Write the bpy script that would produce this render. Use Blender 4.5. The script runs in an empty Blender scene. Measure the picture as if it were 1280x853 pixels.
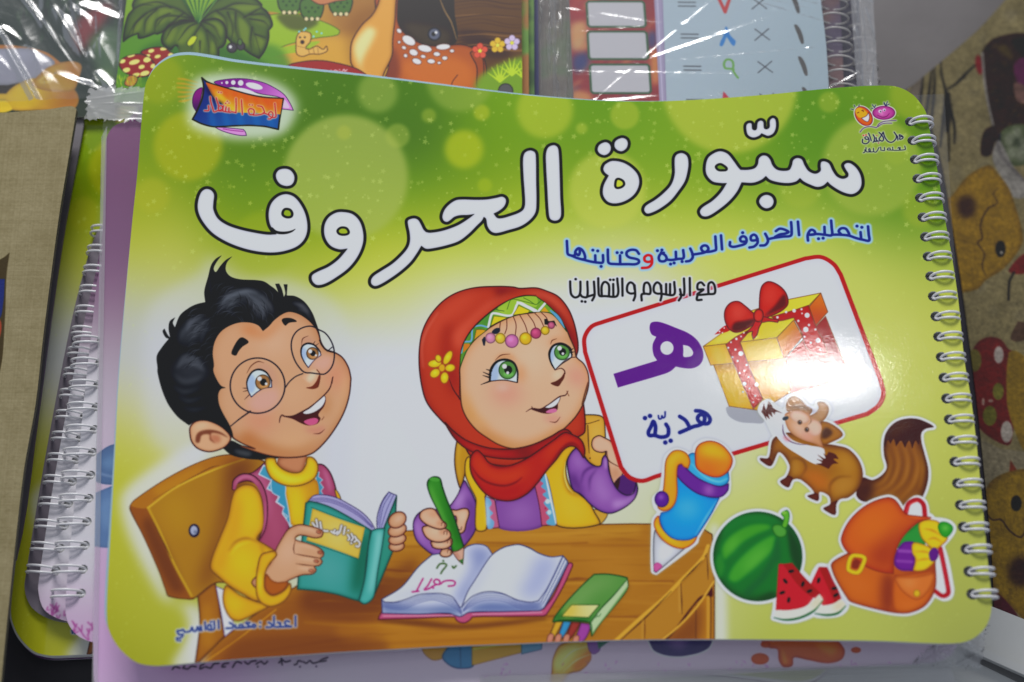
import bpy, bmesh, math, random
import numpy as np
from mathutils import Vector

# ------------------------------------------------------------------ camera, light, exposure
scene = bpy.context.scene
COL = scene.collection
CAM_D, CAM_T, LENS = 0.587, math.radians(17.0), 50.0
cam_data = bpy.data.cameras.new('camera')
cam = bpy.data.objects.new('camera', cam_data); COL.objects.link(cam)
cam.location = (0.0, -CAM_D*math.sin(CAM_T), CAM_D*math.cos(CAM_T))
cam.rotation_euler = (CAM_T, 0.0, 0.0)
cam_data.lens = LENS; cam_data.sensor_width = 36.0
cam_data.clip_start = 0.02; cam_data.clip_end = 50.0
cam_data.dof.use_dof = True
cam_data.dof.focus_distance = 0.598
cam_data.dof.aperture_fstop = 4.0
scene.camera = cam

world = bpy.data.worlds.new('World'); scene.world = world; world.use_nodes = True
world.node_tree.nodes['Background'].inputs[0].default_value = (0.80, 0.87, 1.0, 1)
world.node_tree.nodes['Background'].inputs[1].default_value = 0.335
vs = scene.view_settings
vs.view_transform = 'Standard'; vs.look = 'None'; vs.exposure = 0.0; vs.gamma = 1.0; vs.use_curve_mapping = False

def area(name, loc, target, sx, sy, power, colour, shape='RECTANGLE'):
    l = bpy.data.lights.new(name, 'AREA'); l.shape = shape; l.size = sx
    if shape != 'SQUARE': l.size_y = sy
    l.energy = power; l.color = colour
    o = bpy.data.objects.new(name, l); COL.objects.link(o); o.location = loc
    o.rotation_euler = (Vector(target)-Vector(loc)).to_track_quat('-Z', 'Y').to_euler()
    return o
area('ceiling_panel', (-0.3, 1.75, 1.35), (0, 0, 0), 1.2, 0.6, 37.5, (1.0, 0.98, 0.96))
area('shop_spotlight', (0.156, 0.392, 1.449), (0.12, -0.015, 0), 0.05, 0.05, 0.34, (1.0, 0.98, 0.95), 'DISK')

# ------------------------------------------------------------------ measuring: photo pixel -> point in the place
PW, PH = 1280.0, 853.33
FPX = PW*50.0/36.0
CT, ST = math.cos(math.radians(17.0)), math.sin(math.radians(17.0))
CPOS = np.array([0.0, -0.587*ST, 0.587*CT])

def rays(p):
    p = np.asarray(p, float).reshape(-1, 2)
    u = (p[:, 0]-PW/2)/FPX; v = -(p[:, 1]-PH/2)/FPX
    return np.stack([u, v*CT+ST, v*ST-CT], 1)

def at(p, z):
    "points on the level z seen at photo pixels p"
    d = rays(p); t = (np.asarray(z)-CPOS[2])/d[:, 2]
    return CPOS[None, :]+d*t[:, None]

BOW = 0.012
def bow(x, y):                                  # the glossy cover is warped: both ends curl up a little
    return BOW*(x/0.175)**2 + 0.0035*np.clip(y/0.13, -1.2, 1.2)**2*(x/0.175)**2

def on_cover(p, z0=0.0):
    z = np.full(len(np.asarray(p).reshape(-1, 2)), z0)
    for _ in range(8):
        q = at(p, z); z = z0+bow(q[:, 0], q[:, 1])
    return at(p, z)

def pix(q):
    "photo pixel of a point (for checking only)"
    q = np.asarray(q, float).reshape(-1, 3)-CPOS
    right = q[:, 0]; up = q[:, 1]*CT+q[:, 2]*ST; fw = q[:, 1]*ST-q[:, 2]*CT
    return np.stack([PW/2+FPX*right/fw, PH/2-FPX*up/fw], 1)

# ------------------------------------------------------------------ printing press: draws flat print into a pixel sheet
def lin(c):
    c = np.asarray(c, float)/255.0
    return np.where(c <= 0.04045, c/12.92, ((c+0.055)/1.055)**2.4)

def box_blur(a, r):
    if r < 1: return a
    for ax in (0, 1):
        for _ in range(3):
            n = a.shape[ax]; pad = [(0, 0)]*a.ndim; pad[ax] = (r+1, r)
            c = np.cumsum(np.pad(a, pad, mode='edge'), axis=ax, dtype=np.float64)
            if ax == 0: a = (c[2*r+1:2*r+1+n]-c[:n])/(2*r+1)
            else: a = (c[:, 2*r+1:2*r+1+n]-c[:, :n])/(2*r+1)
    return a.astype(np.float32)

def parse(s):
    pts, cor = [], []
    for w in s.split():
        c = w.endswith('!'); w = w.rstrip('!')
        a = w.split(','); pts.append((float(a[0]), float(a[1]))); cor.append(c)
    return np.array(pts), cor

def spline(pts, cor, closed, n=7):
    N = len(pts)
    if N < 3: return pts
    out = []
    rng = range(N if closed else N-1)
    for i in rng:
        p1, p2 = pts[i], pts[(i+1) % N]
        p0 = pts[(i-1) % N] if (closed or i > 0) else p1
        p3 = pts[(i+2) % N] if (closed or i+2 < N) else p2
        d = np.hypot(*(p2-p1))+1e-6
        d0 = np.hypot(*(p1-p0))+1e-6; d3 = np.hypot(*(p3-p2))+1e-6
        m1 = (p2-p0)/(d0+d)*d if not cor[i] else (p2-p1)
        m2 = (p3-p1)/(d3+d)*d if not cor[(i+1) % N] else (p2-p1)
        if not cor[i] and cor[(i+1) % N]: m2 = 2*(p2-p1)-m1 if False else (p2-p1)
        t = np.linspace(0, 1, n, endpoint=False)[:, None]
        out.append((2*t**3-3*t**2+1)*p1+(t**3-2*t**2+t)*m1+(-2*t**3+3*t**2)*p2+(t**3-t**2)*m2)
    if not closed: out.append(pts[-1:])
    return np.concatenate(out)

class Sheet:
    """a sheet of print; fn maps photo pixels to (u,v) metres on the object, (u0,v0) its lower left corner"""
    def __init__(s, fn, u0, v0, w, h, ppm, base=(255, 255, 255)):
        s.fn, s.u0, s.v0, s.w, s.h, s.ppm = fn, u0, v0, w, h, ppm
        s.W, s.H = int(w*ppm), int(h*ppm)
        s.img = np.empty((s.H, s.W, 3), np.float32); s.img[:] = np.array(base)/255.0
        s.f = (0, 0, 1); s.k = ppm*3.3e-4
    def fr(s, x0=0, y0=0, k=1): s.f = (x0, y0, k)
    def scale_from(s, a, b):
        q = s.m(np.array([a, b], float)); s.k = np.hypot(*(q[1]-q[0]))/np.hypot(b[0]-a[0], b[1]-a[1])
    def m(s, p):
        uv = s.fn(p)
        return np.stack([(uv[:, 0]-s.u0)*s.ppm, (s.v0+s.h-uv[:, 1])*s.ppm], 1)
    def path(s, d, closed):
        if isinstance(d, list) and isinstance(d[0], tuple) and isinstance(d[0][0], tuple):
            q = [(f, *parse(t)) for f, t in d]                     # pieces traced in different close-ups
            p = np.concatenate([np.stack([f[0]+a[:, 0]/f[2], f[1]+a[:, 1]/f[2]], 1) for f, a, _ in q])
            c = sum([b for _, _, b in q], [])
            return s.m(spline(p, c, closed))
        if isinstance(d, str): p, c = parse(d)
        else: p, c = np.asarray(d, float), [False]*len(d)
        p = spline(p, c, closed)
        p = np.stack([s.f[0]+p[:, 0]/s.f[2], s.f[1]+p[:, 1]/s.f[2]], 1)
        return s.m(p)
    # masks are (x0, y0, array)
    def poly(s, P, pad=3):
        x0 = max(0, int(P[:, 0].min())-pad); x1 = min(s.W, int(P[:, 0].max())+pad+2)
        y0 = max(0, int(P[:, 1].min())-pad); y1 = min(s.H, int(P[:, 1].max())+pad+2)
        if x1 <= x0 or y1 <= y0: return (0, 0, np.zeros((1, 1), np.float32))
        w, h = x1-x0, y1-y0; SS = 4
        a = P-np.array([x0, y0]); b = np.roll(a, -1, 0)
        ya, yb = a[:, 1]*SS, b[:, 1]*SS
        lo, hi = np.minimum(ya, yb), np.maximum(ya, yb)
        i0 = np.clip(np.ceil(lo-0.5), 0, h*SS).astype(int); i1 = np.clip(np.ceil(hi-0.5), 0, h*SS).astype(int)
        n = i1-i0; tot = int(n.sum())
        if tot <= 0: return (x0, y0, np.zeros((h, w), np.float32))
        e = np.repeat(np.arange(len(a)), n)
        row = np.arange(tot)-np.repeat(np.cumsum(n)-n, n)+i0[e]
        t = (row+0.5-ya[e])/(yb[e]-ya[e])
        x = np.clip(a[e, 0]+t*(b[e, 0]-a[e, 0]), 0, w-0.001)
        sg = np.where(yb > ya, 1.0, -1.0)[e]
        xi = x.astype(int); fx = x-xi
        acc = np.zeros((h*SS)*(w+2))
        acc += np.bincount(row*(w+2)+xi, sg*(1-fx), len(acc))
        acc += np.bincount(row*(w+2)+xi+1, sg*fx, len(acc))
        acc = np.clip(np.abs(np.cumsum(acc.reshape(h*SS, w+2), 1)[:, :w]), 0, 1)
        return (x0, y0, acc.reshape(h, SS, w).mean(1).astype(np.float32))
    def capsules(s, P, R, pad=2):
        R = np.broadcast_to(np.asarray(R, float), (len(P),)) if np.ndim(R) == 0 or len(np.atleast_1d(R)) == len(P) else \
            np.interp(np.linspace(0, 1, len(P)), np.linspace(0, 1, len(R)), R)
        r = R.max()+pad
        x0 = max(0, int(P[:, 0].min()-r)); x1 = min(s.W, int(P[:, 0].max()+r)+2)
        y0 = max(0, int(P[:, 1].min()-r)); y1 = min(s.H, int(P[:, 1].max()+r)+2)
        if x1 <= x0 or y1 <= y0: return (0, 0, np.zeros((1, 1), np.float32))
        M = np.zeros((y1-y0, x1-x0), np.float32)
        for i in range(max(1, len(P)-1)):
            a = P[i]; b = P[min(i+1, len(P)-1)]; ra, rb = R[i], R[min(i+1, len(P)-1)]
            q = max(ra, rb)+pad
            X0 = max(x0, int(min(a[0], b[0])-q)); X1 = min(x1, int(max(a[0], b[0])+q)+2)
            Y0 = max(y0, int(min(a[1], b[1])-q)); Y1 = min(y1, int(max(a[1], b[1])+q)+2)
            if X1 <= X0 or Y1 <= Y0: continue
            gx = np.arange(X0, X1)+0.5-a[0]; gy = (np.arange(Y0, Y1)+0.5-a[1])[:, None]
            dx, dy = b-a; L = dx*dx+dy*dy
            t = np.clip((gx*dx+gy*dy)/L, 0, 1) if L > 1e-9 else gx*0+gy*0
            d = np.sqrt((gx-t*dx)**2+(gy-t*dy)**2)
            c = np.clip(ra+(rb-ra)*t-d+0.5, 0, 1)
            v = M[Y0-y0:Y1-y0, X0-x0:X1-x0]; np.maximum(v, c, out=v)
        return (x0, y0, M)
    def grow(s, m, g):
        x0, y0, a = m; X0 = max(0, x0-g); Y0 = max(0, y0-g); X1 = min(s.W, x0+a.shape[1]+g); Y1 = min(s.H, y0+a.shape[0]+g)
        o = np.zeros((Y1-Y0, X1-X0), np.float32); o[y0-Y0:y0-Y0+a.shape[0], x0-X0:x0-X0+a.shape[1]] = a
        return (X0, Y0, o)
    def blur(s, m, r):
        r = max(0, int(round(r*s.k*0.62)))
        if r < 1: return m
        m = s.grow(m, r*3); return (m[0], m[1], box_blur(m[2], r))
    def inter(s, a, b):
        X0 = max(a[0], b[0]); Y0 = max(a[1], b[1])
        X1 = min(a[0]+a[2].shape[1], b[0]+b[2].shape[1]); Y1 = min(a[1]+a[2].shape[0], b[1]+b[2].shape[0])
        if X1 <= X0 or Y1 <= Y0: return (0, 0, np.zeros((1, 1), np.float32))
        return (X0, Y0, a[2][Y0-a[1]:Y1-a[1], X0-a[0]:X1-a[0]]*b[2][Y0-b[1]:Y1-b[1], X0-b[0]:X1-b[0]])
    def union(s, ms):
        X0 = min(a[0] for a in ms); Y0 = min(a[1] for a in ms)
        X1 = max(a[0]+a[2].shape[1] for a in ms); Y1 = max(a[1]+a[2].shape[0] for a in ms)
        o = np.zeros((Y1-Y0, X1-X0), np.float32)
        for x, y, a in ms:
            v = o[y-Y0:y-Y0+a.shape[0], x-X0:x-X0+a.shape[1]]; np.maximum(v, a, out=v)
        return (X0, Y0, o)
    def put(s, m, col, al=1.0, clip=None):
        if clip is not None: m = s.inter(m, clip)
        x, y, a = m; v = s.img[y:y+a.shape[0], x:x+a.shape[1]]
        a = (a*al)[..., None]; c = np.asarray(col, np.float32)
        if c.ndim == 1: c = c/255.0
        v += (c-v)*a
    # ---- drawing calls (line widths in photo pixels)
    def F(s, d, col, ln=None, lw=1.3, ed=None, ew=6, ea=0.7, clip=None, al=1, blur=0, to=None, gr=None):
        "fill; ed = airbrushed edge tone; to+gr = second colour along the gradient (x0,y0,x1,y1) in frame units"
        P = s.path(d, True); m = s.poly(P)
        if blur: m = s.blur(m, blur)
        if to is not None:
            g = s.m(np.array([[s.f[0]+gr[0]/s.f[2], s.f[1]+gr[1]/s.f[2]], [s.f[0]+gr[2]/s.f[2], s.f[1]+gr[3]/s.f[2]]]))
            d_ = g[1]-g[0]; yy, xx = np.mgrid[0:m[2].shape[0], 0:m[2].shape[1]]
            t = np.clip(((xx+m[0]-g[0, 0])*d_[0]+(yy+m[1]-g[0, 1])*d_[1])/(d_@d_), 0, 1)[..., None]
            t = t*t*(3-2*t); cc = (np.array(col)*(1-t)+np.array(to)*t)/255.0
            if clip is None: s.put(m, cc.astype(np.float32), al)
            else:
                mm = s.inter(m, clip); o = (mm[1]-m[1], mm[0]-m[0]); h, w = mm[2].shape
                s.put(mm, cc[o[0]:o[0]+h, o[1]:o[1]+w].astype(np.float32), al)
        else: s.put(m, col, al, clip)
        if clip is not None: m = s.inter(m, clip)
        if ed is not None:
            g = s.grow(m, max(2, int(ew*s.k))); inv = (g[0], g[1], 1-g[2])
            b = (g[0], g[1], box_blur(inv[2], max(1, int(ew*s.k*0.45))))
            s.put(s.inter((b[0], b[1], np.clip(b[2]*1.9, 0, 1)), m), ed, min(1, ea*1.15))
        if ln is not None: s.put(s.capsules(np.vstack([P, P[:1]]), lw*1.22*s.k/2), ln, 1, clip=None if clip is None else s.grow(clip, 0))
        return m
    def L(s, d, w, col, al=1, blur=0, clip=None):
        P = s.path(d, False); R = np.atleast_1d(np.asarray(w, float))*s.k/2
        m = s.capsules(P, R if len(R) > 1 else R[0])
        if blur: m = s.blur(m, blur)
        s.put(m, col, al, clip); return m
    def B(s, d, col, al=.7, blur=5, clip=None): return s.F(d, col, al=al, blur=blur, clip=clip)
    def C(s, x, y, r, col, ry=None, rot=0, **k): return s.F(ell(x, y, r*s.f[2], (ry if ry else r)*s.f[2], rot), col, **k)
    def glyph(s, parts, col, out, ow, halo=None, hw=0):
        "bubble lettering: list of (radii, path) strokes and (None, path) fills drawn as one outlined shape"
        def build(extra):
            ms = []
            for r, d in parts:
                if r is None:
                    P = s.path(d, True); ms.append(s.poly(P))
                    if extra: ms.append(s.capsules(np.vstack([P, P[:1]]), extra*s.k))
                else:
                    P = s.path(d, False); R = (np.atleast_1d(np.asarray(r, float))+extra)*s.k
                    ms.append(s.capsules(P, R if len(R) > 1 else R[0]))
            return s.union(ms)
        if halo is not None: s.put(s.blur(build(ow+hw), 1.6), halo, 0.9)
        if ow: s.put(build(ow), out)
        m = build(0); s.put(m, col); return m

def ell(x, y, rx, ry, rot=0):
    t = np.linspace(0, 2*np.pi, 20, endpoint=False); c, q = math.cos(math.radians(rot)), math.sin(math.radians(rot))
    return np.stack([x+rx*np.cos(t)*c-ry*np.sin(t)*q, y+rx*np.cos(t)*q+ry*np.sin(t)*c], 1)

def tone_field(sh, ctrl, soft=55.0):
    "smooth print tone from colour spots (photo pixels)"
    xs = np.linspace(0, sh.W, 96); ys = np.linspace(0, sh.H, 72)
    P = sh.m(np.array([[c[0], c[1]] for c in ctrl], float)); K = np.array([c[2] for c in ctrl], float)/255.0
    gx, gy = np.meshgrid(xs, ys); sg = soft*sh.k
    d = (gx[..., None]-P[:, 0])**2+(gy[..., None]-P[:, 1])**2
    wt = 1.0/(d/(sg*sg)+0.02)**2.2
    f = (wt@K)/wt.sum(-1, keepdims=True)
    X = np.arange(sh.W)/sh.W*95; Y = np.arange(sh.H)/sh.H*71
    xi = np.clip(X.astype(int), 0, 94); yi = np.clip(Y.astype(int), 0, 70); fx = (X-xi)[None, :, None]; fy = (Y-yi)[:, None, None]
    f = box_blur(f, 2)
    g = f[yi][:, xi]*(1-fx)*(1-fy)+f[yi][:, xi+1]*fx*(1-fy)+f[yi+1][:, xi]*(1-fx)*fy+f[yi+1][:, xi+1]*fx*fy
    sh.img[:] = g.astype(np.float32)

# ------------------------------------------------------------------ the print of the letters board
W_ = (203, 205, 216); INK = (26, 20, 28)

def cover_ground(sh, faded=False):  # dimmer light towards the left and foot stays in these tones
    ctrl = []
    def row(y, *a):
        for x, *c in a: ctrl.append((x, y, [min(215, v*q) for v, q in zip(c, (1.09, 1.06, 1.0))] if x < 270 and y > 480 else ((c[0]+7, c[1]+4, c[2]+16) if x > 960 and y > 300 and c[2] < 150 else c)))  # lower left tones raised to make up for light falling off there
    row(70, (180, 130, 155, 45), (260, 95, 140, 48), (330, 85, 130, 50), (1150, 100, 145, 45))
    row(110, (180, 130, 155, 45), (230, 105, 145, 45), (300, 90, 130, 50), (400, 68, 118, 40), (520, 70, 122, 40), (640, 105, 155, 40), (760, 88, 145, 40), (860, 110, 155, 45), (1000, 80, 138, 40), (1150, 110, 150, 45))
    row(180, (175, 105, 142, 28), (300, 76, 122, 36), (400, 70, 118, 38), (520, 64, 112, 40), (610, 100, 148, 35), (720, 98, 148, 40), (830, 105, 155, 42), (920, 110, 155, 40), (1000, 78, 138, 40), (1120, 78, 132, 34), (1170, 88, 132, 30))
    row(235, (172, 135, 158, 40), (300, 92, 138, 26), (400, 105, 150, 40), (520, 95, 145, 38), (600, 110, 152, 36), (720, 115, 158, 40), (830, 120, 162, 45), (920, 105, 155, 42), (1000, 92, 145, 42), (1100, 72, 132, 36), (1160, 80, 135, 36))
    row(275, (170, 160, 170, 50), (300, 110, 148, 26), (400, 112, 150, 32), (540, 145, 172, 45), (640, 160, 185, 50), (720, 170, 190, 60), (830, 175, 192, 65), (920, 180, 195, 75), (1010, 165, 188, 70), (1090, 105, 152, 50), (1150, 88, 142, 40), (1180, 110, 150, 45))
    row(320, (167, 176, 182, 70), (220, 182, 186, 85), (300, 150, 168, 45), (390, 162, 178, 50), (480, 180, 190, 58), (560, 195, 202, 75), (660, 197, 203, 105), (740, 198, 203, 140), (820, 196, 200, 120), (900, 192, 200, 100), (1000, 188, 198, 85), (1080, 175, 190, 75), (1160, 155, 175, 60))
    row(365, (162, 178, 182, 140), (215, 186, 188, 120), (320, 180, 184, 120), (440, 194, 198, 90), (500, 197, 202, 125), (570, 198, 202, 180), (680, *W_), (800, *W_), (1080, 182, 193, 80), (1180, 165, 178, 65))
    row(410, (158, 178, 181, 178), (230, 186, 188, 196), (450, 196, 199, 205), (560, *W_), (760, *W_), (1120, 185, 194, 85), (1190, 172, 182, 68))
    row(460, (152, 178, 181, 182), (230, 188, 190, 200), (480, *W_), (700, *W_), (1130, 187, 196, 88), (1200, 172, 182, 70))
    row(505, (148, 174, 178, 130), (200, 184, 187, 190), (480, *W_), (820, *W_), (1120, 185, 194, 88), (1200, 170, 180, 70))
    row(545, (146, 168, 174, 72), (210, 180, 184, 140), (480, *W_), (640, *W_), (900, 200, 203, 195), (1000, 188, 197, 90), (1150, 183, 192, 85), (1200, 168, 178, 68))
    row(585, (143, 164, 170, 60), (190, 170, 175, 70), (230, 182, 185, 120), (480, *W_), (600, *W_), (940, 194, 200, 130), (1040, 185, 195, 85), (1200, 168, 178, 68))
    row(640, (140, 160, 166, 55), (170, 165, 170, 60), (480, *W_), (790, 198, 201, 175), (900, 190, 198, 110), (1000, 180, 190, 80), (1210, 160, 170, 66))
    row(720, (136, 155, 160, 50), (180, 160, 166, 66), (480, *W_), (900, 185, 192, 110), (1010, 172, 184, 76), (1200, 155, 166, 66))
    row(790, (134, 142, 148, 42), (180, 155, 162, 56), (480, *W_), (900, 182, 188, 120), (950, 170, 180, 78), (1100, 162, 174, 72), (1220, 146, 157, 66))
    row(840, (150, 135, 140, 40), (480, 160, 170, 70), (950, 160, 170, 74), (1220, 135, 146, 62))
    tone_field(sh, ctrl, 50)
    bok = [(235, 183, 43, (160, 168, 40), .75), (432, 222, 78, (158, 178, 88), .72), (472, 116, 25, (140, 168, 78), .6), (580, 187, 24, (158, 178, 42), .85),
           (536, 145, 9, (150, 172, 62), .5), (602, 141, 10, (160, 178, 50), .7), (575, 98, 42, (135, 165, 72), .6), (497, 170, 15, (160, 180, 80), .45), (430, 166, 9, (170, 180, 75), .45),
           (681, 138, 35, (160, 182, 58), .75), (781, 144, 18, (150, 176, 58), .7), (727, 161, 7, (150, 178, 62), .7), (912, 108, 84, (165, 182, 68), .8), (1036, 128, 13, (140, 168, 58), .6),
           (1090, 208, 62, (150, 175, 72), .7), (1142, 120, 30, (142, 166, 50), .6), (759, 238, 48, (185, 196, 85), .62), (1000, 235, 26, (160, 180, 66), .45), (606, 232, 9, (150, 178, 42), .6),
           (1150, 262, 22, (160, 176, 60), .45), (190, 245, 22, (170, 172, 50), .5), (330, 305, 40, (150, 172, 46), .35), (1120, 190, 16, (140, 170, 60), .5), (200, 100, 30, (146, 162, 42), .5)]
    for x, y, r, c, a in bok: sh.C(x, y, r, c, al=a, blur=5 if r > 20 else 3)
    rs = random.Random(5)
    def star(x, y, r, a):
        if r < 1.3: sh.C(x, y, r, (200, 215, 120), al=a*.8); return
        pts = [(x+(r if i % 2 == 0 else r*.45)*math.cos(i*math.pi/5+rs.random()*.1), y+(r if i % 2 == 0 else r*.45)*math.sin(i*math.pi/5)) for i in range(10)]
        sh.put(sh.poly(sh.m(np.array(pts))), (200, 215, 120), a)
    g = np.clip(sh.img[..., 1]-np.maximum(sh.img[..., 0], sh.img[..., 2]), 0, 1); sh.img[..., 0] += .21*g; sh.img[..., 1] -= .03*g
    sh.fr()
    for _ in range(1150):
        x, y = rs.uniform(165, 1200), rs.uniform(75, 345)
        if rs.random() < max(0, (y-250)/110): continue
        star(x, y, rs.choice([1, 1, 1.3, 1.8, 2.5, 3.6, 4.2]), rs.uniform(.14, .40))
    for _ in range(420):
        x = rs.choice([rs.uniform(138, 190), rs.uniform(1080, 1215), rs.uniform(900, 1215)]); y = rs.uniform(345, 810)
        star(x, y, rs.choice([1, 1.3, 2.4]), rs.uniform(.06, .2))

def title(sh):
    K = (24, 22, 22)
    A, R_, B_, C_ = (230, 180, 4.488), (440, 200, 4.93), (600, 150, 5.333), (840, 130, 4.741)
    def G(f, *parts, w=W_, o=3.9):
        sh.fr(*f)
        m = sh.glyph([(None, p) for p in parts], w, K, o)
        if w is W_:                                         # the print has a thin grey inner rim
            b = (m[0], m[1], box_blur(1-m[2], max(1, int(1.6*sh.k))))
            sh.put(sh.inter(b, m), (120, 122, 130), .55)
    G(A, "95,275 120,255 150,260 168,285 165,330 165,370 190,420 240,455 310,480 400,500 470,510 520,508! 505,490 482,450 475,390 490,335 530,295 575,283 620,300 660,350 685,410 692,480 675,535 635,575 570,600 500,610 420,605 330,585 240,550 160,500 105,435 80,380 78,330")
    sh.L("492,476 512,493 540,500 575,499 604,491 624,479", [3.6, 3.8, 3.8, 3.4, 2.4, .6], K)
    G(A, "568,374 590,376 600,392 596,404 575,405 560,394", w=(140, 165, 36), o=3.2)
    G(A, "567,140 598,150 618,180 616,212 600,232 572,237 540,226 520,200 516,172 532,148")
    G(A, "890,383 945,395 985,435 1005,500 1003,560 975,630 925,695 860,745 790,785 745,792 720,770 718,740 745,720 810,690 865,650 905,605 918,588! 870,592 820,570 790,520 788,460 810,415 850,388")
    G(A, "888,476 908,480 917,498 900,504 876,501 868,490 876,480", w=(155, 175, 44), o=3.0)
    word = [(R_, "345,375 365,364 388,362 408,372 425,400 440,430 456,446! 480,450 540,442 600,425 660,400 720,362 756,334! 715,340 665,342 630,352 605,372 585,383 565,375 557,350 570,310 600,275 640,250 680,245 760,247 830,245 890,235 925,228 945,240 948,262 935,290 905,315 872,332!"),
            (B_, "115,655 150,656 200,642 260,620 290,597 300,560 297,480 290,380 287,260 300,220 335,205 365,218 372,250 374,400 376,560 368,620 330,670 270,710 190,735 110,755 75,745 50,710 40,660"),
            (R_, "812,352! 800,375 770,405 720,455 660,500 590,525 500,545 455,548 427,530! 400,575 360,630 300,685 230,735 170,770 140,778 120,765 118,740 135,715 180,685 250,640 310,585 345,540 357,500 355,450 345,400")]
    G(R_, word)
    G(B_, "440,225 455,185 490,170 515,182 524,215 530,340 535,520 540,635 525,665 495,673 468,660 458,620 448,450 440,300")
    G(B_, "838,295 880,275 950,285 1010,320 1052,370 1060,430 1030,495 970,540 900,558 850,545 820,500 824,440 858,372! 832,352 822,330 828,308")
    G(B_, "918,402 945,412 952,430 935,444 912,446 910,425", w=(190, 200, 60), o=3.1)
    G(B_, "835,150 862,162 872,190 860,220 830,236 798,225 784,200 796,168"); G(B_, "945,122 974,132 985,158 975,190 945,210 912,200 896,175 904,142")
    G(C_, "30,300 60,293 88,310 97,350 92,400 75,460 35,520 -10,575 -70,620 -120,645 -150,650 -165,630 -155,605 -100,570 -50,530 -5,480 15,420 15,350 17,320")
    G(C_, "255,290 290,282 330,298 365,340 390,375 405,392! 450,392 490,382 508,360 515,325 535,308 560,310 580,330 595,365 620,390 660,398 695,392 710,365 718,335 740,322 768,330 785,365 810,400 850,415 880,398 880,365 885,345 905,342 930,355 950,395 975,430 1010,445 1040,435 1045,415 1030,390 1020,365 1035,352 1060,355 1095,385 1118,430 1122,480 1105,515 1070,535 1030,530 985,510 940,480 922,462! 895,485 860,493 820,480 780,460 758,440! 735,460 690,470 630,465 580,450 556,428! 530,450 480,468 412,466! 385,520 340,575 280,625 215,665 180,665 165,640 180,615 240,575 290,525 325,470! 290,470 240,460 205,420 200,370 215,320")
    G(C_, "285,365 305,375 316,386 298,388 278,386 268,374", w=(110, 145, 40), o=3.2)
    G(C_, "560,540 590,552 602,580 590,608 560,620 532,608 516,580 530,552")
    G(C_, "455,115 470,118 475,150 490,158 502,150 508,112 525,100 540,108 545,145 560,152 578,140 580,100 597,85 612,95 615,140 600,175 570,190 545,182 530,175! 515,190 480,200 450,185 440,150 442,125", o=3.7)

NAVY, SKYHALO = (28, 46, 128), (150, 190, 222)
T1, T2, T3 = (700, 270, 6.095), (890, 260, 6.095), (740, 380, 4.488)

def lettering(sh, groups, halo, hw, halo_al=1.0, soft=1.2):
    "groups: (frame, colour, radius, [strokes]); one common halo under all the letters"
    ms, hs = [], []
    for f, col, r, strokes in groups:
        sh.fr(*f)
        for d in strokes:
            P = sh.path(d, False) if len(d.split()) > 1 else sh.m(np.array([[f[0]+float(d.split(',')[0])/f[2], f[1]+float(d.split(',')[1])/f[2]]]))
            rr = r*1.18 if len(P) == 1 else r
            if len(P) == 1: P = np.vstack([P, P+0.01])
            ms.append((sh.capsules(P, rr*sh.k), col)); hs.append(sh.capsules(P, (rr+hw)*sh.k))
    if halo is not None: sh.put(sh.blur(sh.union(hs), soft), halo, halo_al)
    for m, c in ms: sh.put(m, c)

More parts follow.
